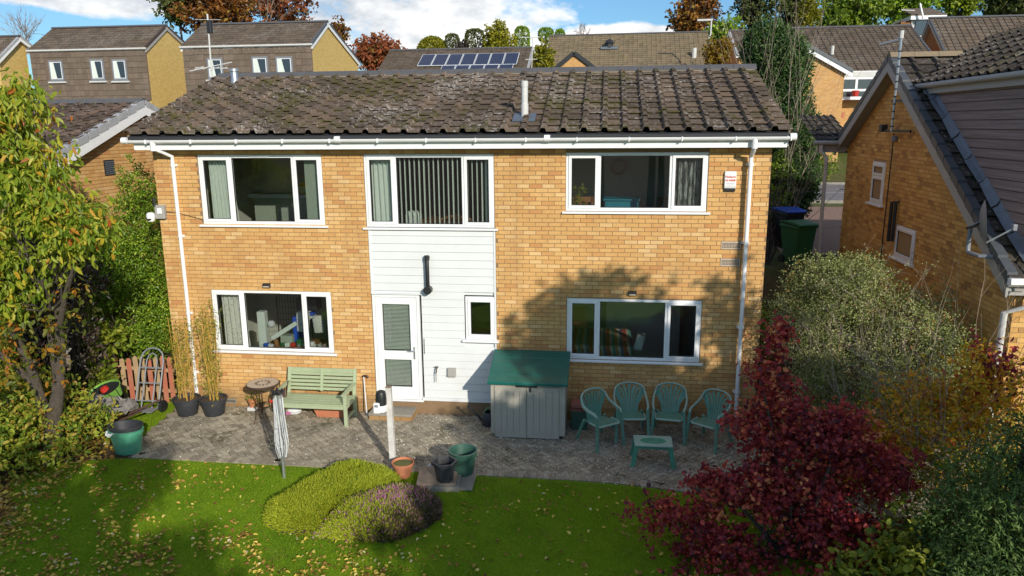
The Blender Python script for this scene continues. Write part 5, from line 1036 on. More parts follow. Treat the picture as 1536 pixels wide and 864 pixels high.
MB().tube([c_+Vector((-.5, -.05, .15)), c_+Vector((-.5, .05, .15))], .17, 16).build('wheel', M['black'], o, smooth=True)
o = MB()
for k in range(7): o.lathe([(.02, 0), (.16, .03), (.2, .09), (.12, .17), (.02, .19)], c_+Vector((-.22+.11*k, -.08+.14*math.sin(k*2.3), .44+.03*math.sin(k*1.9))), 9, sx=1.1, sy=.8, capt=True, a0=k)
o.v = [(x+.05*rng.normal()*.6, y+.05*rng.normal()*.6, z+.03*rng.normal()) for x, y, z in o.v]
tag(o.build('sacks', plain('grey_sacking', (.20, .19, .18), .9, var=.4, scale=14, bump=.4, dirt=.5, dirtcol=(.12, .08, .07)), smooth=False), 'heap of crumpled grey sacks in the rusty wheelbarrow', 'sacks')
c_ = c_+Vector((-.02, .28, .56)); o = thing('plastic_basket', 'lime green ribbed plastic basket tipped on the grey sacks', 'basket', c_); lime = plain('lime_plastic', (.20, .42, .07), .4, var=.1); Tb = Matrix.Translation(c_) @ Matrix.Rotation(R(-16), 4, 'Y') @ Matrix.Rotation(R(32), 4, 'X')
for k in range(5):
    b = MB(); r0_, r1_ = .18+.016*k, .194+.016*k; b.lathe([(r0_, .045*k), (r1_, .045*k+.04), (r1_-.012, .045*k+.04), (r0_-.012, .045*k)], (0, 0, 0), 24, sx=1.35, sy=.8, capb=(k == 0)); xf(b, Tb).build('rib', lime, o, smooth=True)
b = MB()
for k in range(12):
    a = k*math.pi/6; b.tube([(math.cos(a)*.187*1.35, math.sin(a)*.187*.8, 0), (math.cos(a)*.266*1.35, math.sin(a)*.266*.8, .225)], .008, 5)
xf(b, Tb).build('upright', M['black'], o, kind='stuff')
b = xf(MB().lathe([(0, .16), (.2, .17), (.25, .19)], (0, 0, 0), 16, sx=1.3, sy=.76, capb=False), Tb); o2 = b.build('dark_cloth', M['black']); tag(o2, 'dark cloth lying in the lime green basket', 'cloth'); b = xf(MB().lathe([(.02, .17), (.08, .19), (.07, .24), (.02, .26)], (.0, 0, 0), 9, capt=True), Tb); tag(b.build('red_glove', M['paint_red'], smooth=True), 'orange red glove lying in the lime green basket', 'glove')
# bird box
p0 = at(93, 540, Y=-2.6); o = thing('bird_box', 'weathered bird box with grey sloping roof on the cherry trunk', 'bird box', p0)
b = MB(); b.box(p0.x-.08, p0.x+.08, p0.y-.07, p0.y+.09, p0.z-.10, p0.z+.06).build('box', M['wood_old'], o, bevel=.004); MB().prism([(p0.x-.10, p0.y-.11, p0.z+.05), (p0.x-.10, p0.y+.12, p0.z+.15), (p0.x-.10, p0.y+.12, p0.z+.17), (p0.x-.10, p0.y-.11, p0.z+.07)], (.20, 0, 0)).build('roof', M['stone'], o, bevel=.003); MB().tube([(p0.x, p0.y-.073, p0.z-.0), (p0.x, p0.y-.069, p0.z-.0)], .02, 12).build('entrance_hole', M['black'], o)
MB().box(p0.x-.02, p0.x+.02, p0.y+.09, p0.y+.13, p0.z-.2, p0.z+.2).build('back_batten', M['wood_old'], o)
# wheelie bins beside the house
def bin_(lab, c, rz, mb, ml):
    o = thing('wheelie_bin', lab, 'wheelie bin'); b = MB(); b.add([(-.22, -.26, .0), (.22, -.26, .0), (.22, .22, .06), (-.22, .22, .06), (-.28, -.36, .98), (.28, -.36, .98), (.28, .34, 1.02), (-.28, .34, 1.02)], [(3, 2, 1, 0), (4, 5, 6, 7), (0, 1, 5, 4), (1, 2, 6, 5), (2, 3, 7, 6), (3, 0, 4, 7)]); b.build('body', M[mb], o, bevel=.015)
    MB().box(-.30, .30, -.385, .35, .93, .98).build('rim', M[mb], o, bevel=.012); MB().prism([(-.295, -.41, .985), (-.295, .30, 1.04), (-.295, .36, 1.03), (-.295, .36, 1.06), (-.295, .1, 1.10), (-.295, -.36, 1.05), (-.295, -.41, 1.015)], (.59, 0, 0)).build('lid', M[ml], o, bevel=.012)
    MB().tube([(-.2, .40, 1.0), (.2, .40, 1.0)], .018, 8).build('handle', M[mb], o)
    for s in (-1, 1): MB().tube([(s*.25-.03, .25, .1), (s*.25+.03, .25, .1)], .1, 14).build('wheel', M['black'], o, smooth=True)
    o.location = c; o.rotation_euler = (0, 0, rz)
p0 = at(1193, 395, Y=6.2); p1 = at(1178, 372, Y=7.4)
bin_('green wheelie bin in the passage right of the house', (p0.x, p0.y, p0.z), R(25), 'bin_green', 'bin_green'); bin_('black wheelie bin with blue lid behind the green one', (p1.x, p1.y, p1.z), R(20), 'bin_black', 'blue')
# ------------------------------------------------------------------ behind the glass
def drapery(name, lab, x0, x1, z0, z1, y, mat, amp=.025, n=7, x0b=None, x1b=None, cat='curtain'):
    x0b = x0 if x0b is None else x0b; x1b = x1 if x1b is None else x1b; K = n*8; V = []; 
    for j in range(9):
        t_ = j/8
        for i in range(K+1):
            f = i/K; xa = x0+(x1-x0)*f; xb = x0b+(x1b-x0b)*f; V.append((xa+(xb-xa)*t_, y+amp*math.sin(f*n*6.28+.5*math.sin(f*9+t_)), z1+(z0-z1)*t_))
    F = [(j*(K+1)+i, j*(K+1)+i+1, (j+1)*(K+1)+i+1, (j+1)*(K+1)+i) for j in range(8) for i in range(K)]; o = npobj(name, V, F, mat, smooth=True); return tag(o, lab, cat)
drapery('curtain', 'pale gathered curtain in the left light of the upper left window', -7.40, -6.98, 3.5, 4.86, .20, M['curtain'], x0b=-7.40, x1b=-6.86)
MB().box(-5.52, -5.20, .17, .18, 3.6, 4.80).build('window_blind', M['curtain_g'])
tag(bpy.data.objects['window_blind'], 'flat pale blind panel in the right light of the upper left window', 'blind')
drapery('curtain', 'pale pleated curtain in the left light of the upper middle window', -4.25, -3.84, 3.6, 4.86, .18, M['curtain'], n=5, x1b=-3.78); drapery('curtain', 'narrow pale curtain at the right edge of the upper middle window', -2.16, -2.02, 3.6, 4.86, .18, M['curtain'], n=3)
o = thing('vertical_blind', 'open vertical blind of thin hanging cords in the upper middle window', 'blind', (-2.9, .2, 3.62))
for k in range(19): x = -3.70+k*.088; MB().cbox((x, .15, 4.24), (.012+.003*(k % 3), .05, 1.22), Matrix.Rotation(R(3*math.sin(k)), 3, 'Z')).build('slat', M['curtain'], o)
lace = NT('lace'); n = lace.noise(26, 4, .7, (1, 1, .2)); c = lace.ramp(n, [(.42, (.05, .055, .05)), (.6, (.38, .40, .38))]); M['lace'] = lace.out(c, .9)
drapery('curtain', 'mottled lace curtain in the right light of the upper right window', 1.19, 1.62, 3.9, 4.9, .16, M['lace'], n=5)
fl_ = NT('flecked_cloth'); vo = fl_.n('TexVoronoi'); vo.inputs['Scale'].default_value = 26; fl_.l(fl_.pos(), vo.inputs[0]); c = fl_.ramp(vo.outputs['Distance'], [(.16, (.06, .09, .07)), (.26, (.62, .62, .57))]); M['flecked'] = fl_.out(c, .9)
drapery('curtain', 'flecked white patterned curtain in the left light of the lower left window', -7.38, -6.95, 1.2, 2.33, .18, M['flecked'], n=5, x1b=-6.86)
# upper left room: picture, fireplace ; upper right room: plate, table
o = thing('fireplace', 'cream fireplace surround seen through the upper left window', 'fireplace', (-6.8, 2.6, 2.76)); MB().box(-7.6, -5.9, 2.3, 2.6, 2.76, 3.9).build('surround', M['curtain_g'], o); MB().box(-7.7, -5.8, 2.2, 2.6, 3.9, 3.98).build('mantel', M['curtain'], o); MB().box(-7.1, -6.5, 2.28, 2.31, 2.8, 3.4).build('hearth_opening', M['black'], o)
o = thing('picture', 'dark framed picture on the wall seen through the upper left window', 'picture', (-6.9, 2.5, 4.3)); MB().box(-7.15, -6.45, 3.52, 3.56, 4.05, 4.85).build('frame', M['wood'], o); MB().box(-7.08, -6.52, 3.50, 3.53, 4.12, 4.78).build('canvas', M['grey_frame'], o)
drapery('curtain', 'far curtain hanging inside the room of the upper left window', -5.95, -5.60, 3.1, 4.9, 2.2, M['curtain_g'], n=4)
o = thing('wall_plate', 'round dark wall clock seen through the upper right window', 'clock', (.25, 2.9, 4.7)); MB().tube([(.25, 2.93, 4.52), (.25, 2.97, 4.52)], .17, 24).build('face', M['wood'], o); MB().tube([(.25, 2.92, 4.52), (.25, 2.935, 4.52)], .12, 24).build('dial', M['mosaic'], o)
o = thing('cabinet', 'turquoise cabinet low in the upper right window', 'cabinet', (.1, 1.2, 2.76)); turq = plain('turquoise_paint', (.01, .22, .30), .5); MB().box(-.02, .60, 1.0, 1.5, 2.76, 4.0).build('body', turq, o, bevel=.01); MB().box(-.05, .63, .96, 1.54, 4.0, 4.03).build('top', turq, o, bevel=.008)
for i, x in enumerate((1.15, -.42)):
    o = thing('dining_chair', ('dark dining chair back right of the turquoise cabinet' if i == 0 else 'dark dining chair back left of the turquoise cabinet'), 'chair', (x, 1.0, 2.76))
    for dx in (-.17, .17): MB().box(x+dx-.02, x+dx+.02, .9, .94, 2.76, 4.08).build('back_post', M['wood'], o)
    for dx in (-.06, .06): MB().box(x+dx-.02, x+dx+.02, .905, .925, 3.3, 4.02).build('slat', M['wood'], o)
    MB().box(x-.19, x+.19, .9, 1.3, 3.2, 3.24).build('seat', M['wood'], o); MB().box(x-.17, x+.17, .9, .93, 3.98, 4.08).build('top_rail', M['wood'], o)
o = thing('dining_table', 'orange wooden table end behind the cords of the upper middle window', 'table', (-2.9, .8, 2.76)); MB().box(-3.45, -2.55, .5, 1.3, 3.62, 3.66).build('table_top', M['wood'], o)
for x in (-3.4, -2.6): MB().box(x-.03, x+.03, .55, .61, 2.76, 3.62).build('leg', M['wood'], o)
o = thing('dining_chair', 'wooden hoop backed chair behind the cords of the upper middle window', 'chair', (-2.75, .5, 2.76)); MB().tube([(-3.05, .42, 3.3), (-3.04, .4, 3.7), (-2.75, .38, 3.78), (-2.46, .4, 3.7), (-2.45, .42, 3.3)], .02, 8).build('back_hoop', M['wood'], o, smooth=True); MB().box(-3.03, -2.47, .4, .8, 3.2, 3.24).build('seat', M['wood'], o)
o = MB().box(-3.72, -3.42, .35, .6, 2.76, 3.85).build('armchair', M['curtain'], bevel=.08); tag(o, 'pale covered chair back at the left of the upper middle window', 'chair')
# lower left room: crate, cushions, boxes and toys
o = thing('wire_crate', 'black wire crate in the middle of the lower left window', 'crate', (-6.3, 1.2, 1.2))
b = MB()
for k in range(13): x = -6.65+k*.06; b.box(x-.003, x+.003, 1.0, 1.006, 1.35, 2.05+.02*k)
for k in range(6): z = 1.4+k*.13; b.box(-6.65, -5.93, 1.0, 1.006, z-.003, z+.003)
b.build('bars', M['black'], o, kind='stuff'); MB().box(-6.66, -6.64, .99, 1.01, .05, 2.0).box(-5.94, -5.92, .99, 1.01, .05, 2.28).build('frame', M['black'], o)
def cushion(lab, c, s, rz, ry=0):
    b = MB(); b.cbox((0, 0, 0), s); xf(b, Matrix.Translation(c) @ Matrix.Rotation(rz, 4, 'Z') @ Matrix.Rotation(ry, 4, 'Y')); tag(b.build('cushion', M['flecked'], bevel=.04, smooth=True), lab, 'cushion')
cushion('flecked white cushion in the middle of the lower left window', (-5.95, .62, 1.60), (.26, .12, .42), .1, .1); cushion('smaller flecked white cushion right of the first in the lower left window', (-5.62, .62, 1.56), (.22, .12, .36), -.1, -.1)
for (nm, lab, bx, m_) in (('storage_tote', 'navy bag heaped behind the cushions in the lower left window', (-6.15, -5.72, .8, 1.1, 1.78, 2.02), 'bin_black'), ('carton', 'cream carton at the lower edge of the lower left window', (-6.35, -6.1, .4, .6, 1.12, 1.36), 'curtain_g'), ('bookshelf', 'pale board leaning in the lower left window', (-6.78, -6.62, .35, .5, 1.0, 1.85), 'curtain'),
                          ('toy_box', 'blue box between the cushions in the lower left window', (-6.12, -6.05, .5, .9, 1.2, 1.72), 'blue'), ('basket', 'green tray on the sill of the lower left window', (-6.0, -5.75, .35, .5, 1.18, 1.30), 'bin_green'), ('mug', 'white mug on the sill of the lower left window', (-5.73, -5.63, .3, .4, 1.16, 1.27), 'white'), ('sideboard', 'low wooden sideboard across the lower left window', (-6.7, -5.3, .35, .95, .06, 1.15), 'wood')):
    tag(MB().box(*bx).build(nm, M[m_], bevel=.012), lab, nm.replace('_', ' '))
tag(xf(MB().cbox((0, 0, 0), (.62, .07, .09)), Matrix.Translation((-6.28, .45, 1.45)) @ Matrix.Rotation(R(-32), 4, 'Y')).build('toy_ramp', M['curtain'], bevel=.015), 'cream toy ramp sloping across the lower left window', 'toy')
tag(MB().lathe([(.02, 0), (.07, .04), (.08, .09), (.04, .14)], (-6.52, .42, 1.52), 10, capt=True).build('soft_toy', M['white_line'], smooth=True), 'white soft toy left of the cream ramp in the lower left window', 'toy')
# lower right room: bed with striped blanket
st_ = NT('striped_blanket'); wv = st_.n('SeparateXYZ'); st_.l(st_.pos(), wv.inputs[0]); f = st_.math('FRACT', st_.math('MULTIPLY', st_.math('ADD', wv.outputs[0], st_.math('MULTIPLY', wv.outputs[2], .2)), 3.1)); c = st_.ramp(f, [(0, (.45, .08, .06)), (.2, (.55, .45, .32)), (.35, (.08, .28, .26)), (.5, (.5, .2, .08)), (.65, (.5, .5, .42)), (.8, (.1, .12, .22)), (.95, (.45, .1, .1))], 'CONSTANT'); M['stripes'] = st_.out(c, .9)
o = thing('bed', 'bed with striped blanket seen through the lower right window', 'bed', (.1, .8, .06)); MB().box(-.75, .55, .4, 1.7, .3, 1.34).build('blanket', M['stripes'], o, bevel=.06); MB().box(-1.3, -.6, .4, 1.7, .3, 1.42).build('quilt', M['curtain_g'], o, bevel=.08); MB().box(-.9, -.35, 1.72, 1.8, .3, 1.75).build('headboard', M['wood'], o)
tag(xf(MB().cbox((0, 0, 0), (.16, .2, .30)), Matrix.Translation((.68, .7, 1.36)) @ Matrix.Rotation(R(14), 4, 'Y')).build('white_box', M['curtain'], bevel=.01), 'white box standing beside the bed in the lower right window', 'box')
tag(MB().box(.05, 1.6, 2.4, 2.9, .06, 1.75).build('wardrobe', M['room'], bevel=.01), 'pale low wardrobe at the back of the lower right room', 'wardrobe')

cols = ['blue', 'white_line', 'wood', 'bin_green', 'curtain', 'paint_red', 'grey_frame', 'mosaic', 'black', 'flecked', 'curtain_g', 'wood_old']
labs = ['blue building block on the sill', 'white plastic tub on the sill', 'brown wooden toy on the sill', 'green toy tray on the sill', 'cream folded cloth on the sill', 'red toy block on the sill', 'grey storage tin on the sill', 'beige cardboard box on the sill', 'black toy wheel case on the sill', 'flecked soft cube on the sill', 'grey green pouch on the sill', 'pale wooden crate on the sill']
for k in range(12):
    x = -6.62+k*.112; h_ = .05+.10*rng.random(); w_ = .05+.05*rng.random()
    tag(xf(MB().cbox((0, 0, 0), (w_, .08, h_)), Matrix.Translation((x, .30+.06*rng.random(), 1.16+h_/2)) @ Matrix.Rotation(rng.normal()*.2, 4, 'Y')).build('toy', M[cols[k]], bevel=.012), labs[k]+', ' + ('left' if k < 6 else 'right') + ' half of the lower left window', 'toy')
for k in range(6):
    tag(xf(MB().cbox((0, 0, 0), (.30-.02*k, .22, .07)), Matrix.Translation((-5.98+.02*math.sin(k*2), .95, 1.62+.075*k)) @ Matrix.Rotation(.12*math.sin(k*3), 4, 'Y')).build('folded_blanket', M[('curtain', 'blue', 'flecked', 'bin_black', 'white_line', 'bin_black')[k]], bevel=.025, smooth=True), ('lowest cream', 'navy blue second', 'flecked third', 'dark fourth', 'white fifth', 'topmost dark')[k]+' folded blanket of the stack behind the cushions', 'blanket')
# ------------------------------------------------------------------ plants
def unit(a): return a/np.maximum(np.linalg.norm(a, axis=1, keepdims=True), 1e-9)
def leaf_arrays(P, D, Nn, L_, wr=.5, shape='oval', fold=.25, curl=.15):
    """P base points, D leaf directions, Nn rough upward normals, L_ lengths -> vertices and faces"""
    P = np.asarray(P, float); D = unit(np.asarray(D, float)); n = len(P); L_ = np.broadcast_to(np.asarray(L_, float), (n,))[:, None]
    Sd = unit(np.cross(D, Nn)); Up = np.cross(Sd, D)
    if shape == 'tri':
        V = np.stack([P-Sd*L_*wr/2, P+Sd*L_*wr/2, P+D*L_], 1); F = np.arange(3*n).reshape(n, 3); return V.reshape(-1, 3), F
    if shape == 'quad':
        V = np.stack([P, P+D*L_*.5+Sd*L_*wr/2+Up*L_*fold*wr, P+D*L_-Up*L_*curl, P+D*L_*.5-Sd*L_*wr/2+Up*L_*fold*wr], 1); F = np.arange(4*n).reshape(n, 4); return V.reshape(-1, 3), F
    w = wr/2
    V = np.stack([P, P+D*L_*.28+Sd*L_*w*.9+Up*L_*fold*w, P+D*L_*.68+Sd*L_*w*.8+Up*L_*(fold*w-curl*.4), P+D*L_-Up*L_*curl, P+D*L_*.68-Sd*L_*w*.8+Up*L_*(fold*w-curl*.4), P+D*L_*.28-Sd*L_*w*.9+Up*L_*fold*w], 1)
    b = (np.arange(n)*6)[:, None]; F = np.concatenate([b+np.array([[0, 1, 2, 3]]), b+np.array([[0, 3, 4, 5]])], 1).reshape(-1, 4); return V.reshape(-1, 3), F
def sticks(A, B, ra, rb, n=3):
    A = np.asarray(A, float); B = np.asarray(B, float); k = len(A); D = unit(B-A); ref = np.where(np.abs(D[:, 2:3]) > .9, [[1., 0, 0]], [[0, 0, 1.]]); X = unit(np.cross(D, ref)); Y = np.cross(D, X)
    ra = np.broadcast_to(ra, (k,))[:, None]; rb = np.broadcast_to(rb, (k,))[:, None]; V = []
    for j in range(n): a = 2*math.pi*j/n; V.append(A+(X*math.cos(a)+Y*math.sin(a))*ra)
    for j in range(n): a = 2*math.pi*j/n; V.append(B+(X*math.cos(a)+Y*math.sin(a))*rb)
    V = np.stack(V, 1).reshape(-1, 3); q = np.array([(j, (j+1) % n, n+(j+1) % n, n+j) for j in range(n)]); F = (q[None]+(np.arange(k)*2*n)[:, None, None]).reshape(-1, 4); return V, F
def shell(n, c, r, inner=.55, zmin=None, flat=1):
    """n points in an ellipsoid, gathered towards its surface"""
    d = unit(rng.normal(size=(n, 3))); rad = inner+(1-inner)*rng.random(n)**.6; p = d*rad[:, None]*np.array(r)+np.array(c)
    if zmin is not None: p[:, 2] = np.maximum(p[:, 2], zmin+rng.random(n)*.2)
    return p, unit(d/np.array(r))
def lumps(c, r, k, size, seed=None, bias=0):
    """sub-blobs on and in a big ellipsoid that give a crown its uneven outline"""
    d = unit(rng.normal(size=(k, 3))+np.array([0, 0, bias])); rad = (.35+.6*rng.random(k)**.7)[:, None]; C_ = d*rad*(np.array(r)*(1-size*.55))+np.array(c)
    s = size*(.65+.7*rng.random(k)); return [(tuple(C_[i]), tuple(np.array(r)*s[i]*np.array([1, 1, .85]))) for i in range(k)]
def crown(name, parent, blobs, n, L_, mat, wr=.5, per=5, tw=.10, droop=0., outw=.9, shape='oval', inner=.5, flatn=.6, kind='stuff', curl=.15, zmin=None, lv=.35, ret=False):
    vol = np.array([(b[1][0]*b[1][1]*b[1][2])**(2/3) for b in blobs]); cnt = np.maximum((n/per*vol/vol.sum()).astype(int), 3); Ps = []; Ds = []
    for (c, r), k in zip(blobs, cnt): p, d = shell(k, c, r, inner, zmin); Ps.append(p); Ds.append(d)
    P = np.concatenate(Ps); D = np.concatenate(Ds); m = len(P)
    T = unit(D*outw+rng.normal(size=(m, 3))*.55+np.array([0, 0, .25-droop])); t_ = (rng.random((m, per))*tw); base = P[:, None]+T[:, None]*t_[..., None]+rng.normal(size=(m, per, 3))*tw*.18
    ld = T[:, None]*.6+rng.normal(size=(m, per, 3))*.75+np.array([0, 0, -droop]); base = base.reshape(-1, 3); ld = ld.reshape(-1, 3)
    up = np.array([0, 0, flatn])+rng.normal(size=ld.shape)*.45+np.repeat(D, per, 0)*.4
    LL = L_*(1-lv+2*lv*rng.random(len(base)))
    rnd = np.clip(np.repeat(rng.random(m), per)*.6+rng.random(len(base))*.4, 0, .999)
    if ret: return base, ld, up, LL, rnd, P, T
    V, F = leaf_arrays(base, ld, up, LL, wr, shape, curl=curl); f = len(F)//len(base)
    o = npobj(name, V, F, mat, parent, np.repeat(rnd, f), kind=kind); return o
def with_leaves(name, parent, blobs, n, L_, mat, nparts, **kw):
    """as crown(), but the leaves that show largest are parts of their own"""
    base, ld, up, LL, rnd, P, T = crown(name, parent, blobs, n, L_, mat, ret=True, **kw); wr = kw.get('wr', .5); curl = kw.get('curl', .15)
    cam_ = np.array(CAM); d = ((base-cam_)**2).sum(1); order = np.argsort(d); near = order[:nparts]; far = order[nparts:]
    V, F = leaf_arrays([(0, 0, 0)], [(0, 1, 0)], [(0, 0, 1)], [1.0], wr, 'oval', curl=curl); me = npmesh('leaf', V, F, mat); inv = wm(parent).inverted()
    D_ = unit(ld); Sd = unit(np.cross(D_, up)); Up = np.cross(Sd, D_)
    for i in near:
        o = bpy.data.objects.new('leaf', me); C.objects.link(o); o.parent = parent; s = float(LL[i])
        Mx = Matrix(((Sd[i, 0]*s, D_[i, 0]*s, Up[i, 0]*s, base[i, 0]), (Sd[i, 1]*s, D_[i, 1]*s, Up[i, 1]*s, base[i, 1]), (Sd[i, 2]*s, D_[i, 2]*s, Up[i, 2]*s, base[i, 2]), (0, 0, 0, 1))); o.matrix_local = inv @ Mx
    V, F = leaf_arrays(base[far], ld[far], up[far], LL[far], wr, 'oval', curl=curl); npobj(name, V, F, mat, parent, np.repeat(rnd[far], 2), kind='stuff'); return P, T
def trunk(parent, pts, rs, mat='bark', n=9, name='trunk'):
    return MB().tube(pts, rs, n).build(name, M[mat], parent, smooth=True)
def limbs(parent, root, targets, r0, r1, mat='bark', name='branches', sag=.0, wob=.08, seg=4, kind='stuff'):
    A = []; B = []; RA = []; RB = []; root = np.array(root, float)
    for t_ in targets:
        t_ = np.array(t_, float); pts = [root+(t_-root)*f+rng.normal(size=3)*wob*np.linalg.norm(t_-root)*.4*(0 < f < 1)+np.array([0, 0, sag*math.sin(f*3.14)]) for f in np.linspace(0, 1, seg+1)]
        for i in range(seg): A.append(pts[i]); B.append(pts[i+1]); RA.append(r0+(r1-r0)*i/seg); RB.append(r0+(r1-r0)*(i+1)/seg)
    V, F = sticks(A, B, np.array(RA), np.array(RB), 4); return npobj(name, V, F, M[mat], parent, smooth=True, kind=kind)
def twiggy(parent, roots, mat, n0, length, spread=.5, up=1.0, levels=3, r0=.012, name='twigs', bend=.25, kids=3, dirv=None):
    A = []; B = []; RA = []; RB = []; tips = []
    def grow(p, d, l, r, lev):
        k = 3; q = p
        for i in range(k):
            d = d+rng.normal(size=3)*bend*.5; d = d/np.linalg.norm(d); q2 = q+d*l/k; A.append(q); B.append(q2); RA.append(r*(1-.25*i)); RB.append(r*(1-.25*(i+1))+.0004); q = q2
            if lev > 0 and i > 0:
                for _ in range(kids-1 if i == 1 else kids):
                    e = d+rng.normal(size=3)*spread; grow(q, e/np.linalg.norm(e), l*(.5+.25*rng.random()), r*.5, lev-1)
        tips.append((q, d))
    for _ in range(n0):
        p = np.array(roots[rng.integers(len(roots))], float)+rng.normal(size=3)*.05; d = (np.array(dirv, float) if dirv is not None else np.array([0, 0, up]))+rng.normal(size=3)*spread; grow(p, d/np.linalg.norm(d), length*(.7+.6*rng.random()), r0, levels)
    V, F = sticks(A, B, np.array(RA), np.array(RB), 3); return npobj(name, V, F, M[mat], parent, kind='stuff'), tips
LF = {
 'cherry': leafmat('cherry_leaf', [(0, (0.08, 0.15, 0.012)), (0.3, (0.2, 0.3, 0.022)), (0.65, (0.36, 0.42, 0.045)), (0.88, (0.58, 0.48, 0.05)), (0.96, (0.62, 0.34, 0.04)), (1, (0.45, 0.12, 0.03))], .45, .45, .28, .9),
 'cherry_dark': leafmat('amber_leaf', [(0, (.06, .08, .012)), (.35, (.14, .16, .02)), (.6, (.30, .20, .02)), (.85, (.48, .22, .02)), (1, (.30, .10, .02))], .4),
 'hedge': leafmat('hedge_leaf', [(0, (0.08, 0.15, 0.014)), (0.5, (0.2, 0.33, 0.024)), (0.85, (0.33, 0.47, 0.035)), (1, (0.44, 0.52, 0.07))], .3, .4, .3, 1.6),
 'ivy': leafmat('ivy_leaf', [(0, (0.09, 0.16, 0.018)), (0.5, (0.21, 0.3, 0.025)), (0.8, (0.34, 0.37, 0.045)), (1, (0.4, 0.24, 0.045))], .35),
 'purple': leafmat('dusky_leaf', [(0, (.02, .016, .012)), (.5, (.055, .034, .03)), (.85, (.10, .06, .045)), (1, (.20, .22, .18))], .2),
 'coton': leafmat('grey_green_leaf', [(0, (0.15, 0.18, 0.05)), (0.4, (0.33, 0.37, 0.12)), (0.75, (0.5, 0.53, 0.25)), (0.93, (0.62, 0.6, 0.38)), (1, (0.6, 0.3, 0.1))], .3, .5, .3, 1.8),
 'cotinus': leafmat('red_leaf', [(0, (0.075, 0.018, 0.034)), (0.35, (0.19, 0.026, 0.045)), (0.65, (0.36, 0.042, 0.05)), (0.88, (0.56, 0.09, 0.06)), (1, (0.7, 0.28, 0.12))], .38, .4, .32, 1.7),
 'yellow': leafmat('yellow_leaf', [(0, (0.2, 0.2, 0.015)), (0.35, (0.44, 0.36, 0.02)), (0.7, (0.66, 0.44, 0.03)), (0.9, (0.7, 0.3, 0.03)), (1, (0.45, 0.09, 0.03))], .4),
 'lime': leafmat('lime_leaf', [(0, (0.09, 0.13, 0.018)), (0.5, (0.2, 0.26, 0.022)), (1, (0.38, 0.38, 0.04))], .4),
 'conifer': leafmat('conifer_spray', [(0, (0.022, 0.045, 0.012)), (0.5, (0.055, 0.105, 0.022)), (0.85, (0.1, 0.17, 0.035)), (1, (0.15, 0.21, 0.05))], .15, .6),
 'bamboo': leafmat('bamboo_leaf', [(0, (0.14, 0.2, 0.02)), (0.5, (0.32, 0.34, 0.04)), (1, (0.55, 0.4, 0.07))], .4),
 'autumn': leafmat('autumn_leaf', [(0, (.10, .05, .015)), (.4, (.24, .09, .018)), (.75, (.34, .14, .025)), (1, (.36, .24, .04))], .35, .5, .3, .25),
 'autumn_red': leafmat('russet_leaf', [(0, (.12, .05, .02)), (.5, (.30, .09, .035)), (.85, (.42, .13, .05)), (1, (.20, .18, .04))], .35, .5, .3, .25),
 'olive': leafmat('olive_leaf', [(0, (0.045, 0.065, 0.018)), (0.5, (0.11, 0.14, 0.035)), (1, (0.22, 0.22, 0.07))], .3, .5, .3, .25),
 'amber': leafmat('amber_bush', [(0, (.12, .07, .01)), (.5, (.30, .17, .015)), (1, (.30, .26, .03))], .35, .5, .3, .3),
 'bright': leafmat('bright_green_bush', [(0, (0.08, 0.14, 0.012)), (0.5, (0.17, 0.26, 0.018)), (1, (0.3, 0.36, 0.03))], .3, .5, .3, .3),
 'gold': leafmat('golden_bush', [(0, (.12, .13, .01)), (.5, (.25, .25, .015)), (1, (.40, .36, .03))], .3, .5, .3, .3),
 'heath': leafmat('heather_spike', [(0, (0.17, 0.24, 0.012)), (0.5, (0.32, 0.38, 0.02)), (1, (0.47, 0.5, 0.04))], .25, .6, .25, 3),
 'heath_shaded': leafmat('shaded_heather_spike', [(0, (0.05, 0.05, 0.025)), (0.5, (0.11, 0.095, 0.04)), (1, (0.19, 0.17, 0.05))], .25, .6, .25, 3),  # darker spikes that put shade into the colour of the mound's right side
 'heath_pink': leafmat('heather_flower', [(0, (0.3, 0.1, 0.2)), (0.6, (0.52, 0.22, 0.38)), (1, (0.42, 0.32, 0.22))], .25),
 'grass': leafmat('grass_blade', [(0, (0.15, 0.28, 0.01)), (0.5, (0.26, 0.42, 0.016)), (1, (0.42, 0.5, 0.03))], .55, .55, .45, .8),
 'fallen': leafmat('fallen_leaf', [(0, (0.16, 0.07, 0.02)), (0.3, (0.32, 0.17, 0.04)), (0.6, (0.55, 0.38, 0.08)), (0.88, (0.7, 0.55, 0.09)), (1, (0.62, 0.56, 0.38))], .2, .7, 0),
}
def pxb(x0, x1, y0, y1, Y, ry):
    a = at(x0, (y0+y1)/2, Y=Y); b = at(x1, (y0+y1)/2, Y=Y); t_ = at((x0+x1)/2, y0, Y=Y); u_ = at((x0+x1)/2, y1, Y=Y); return (((a.x+b.x)/2, Y, (t_.z+u_.z)/2), ((b.x-a.x)/2, ry, (t_.z-u_.z)/2))
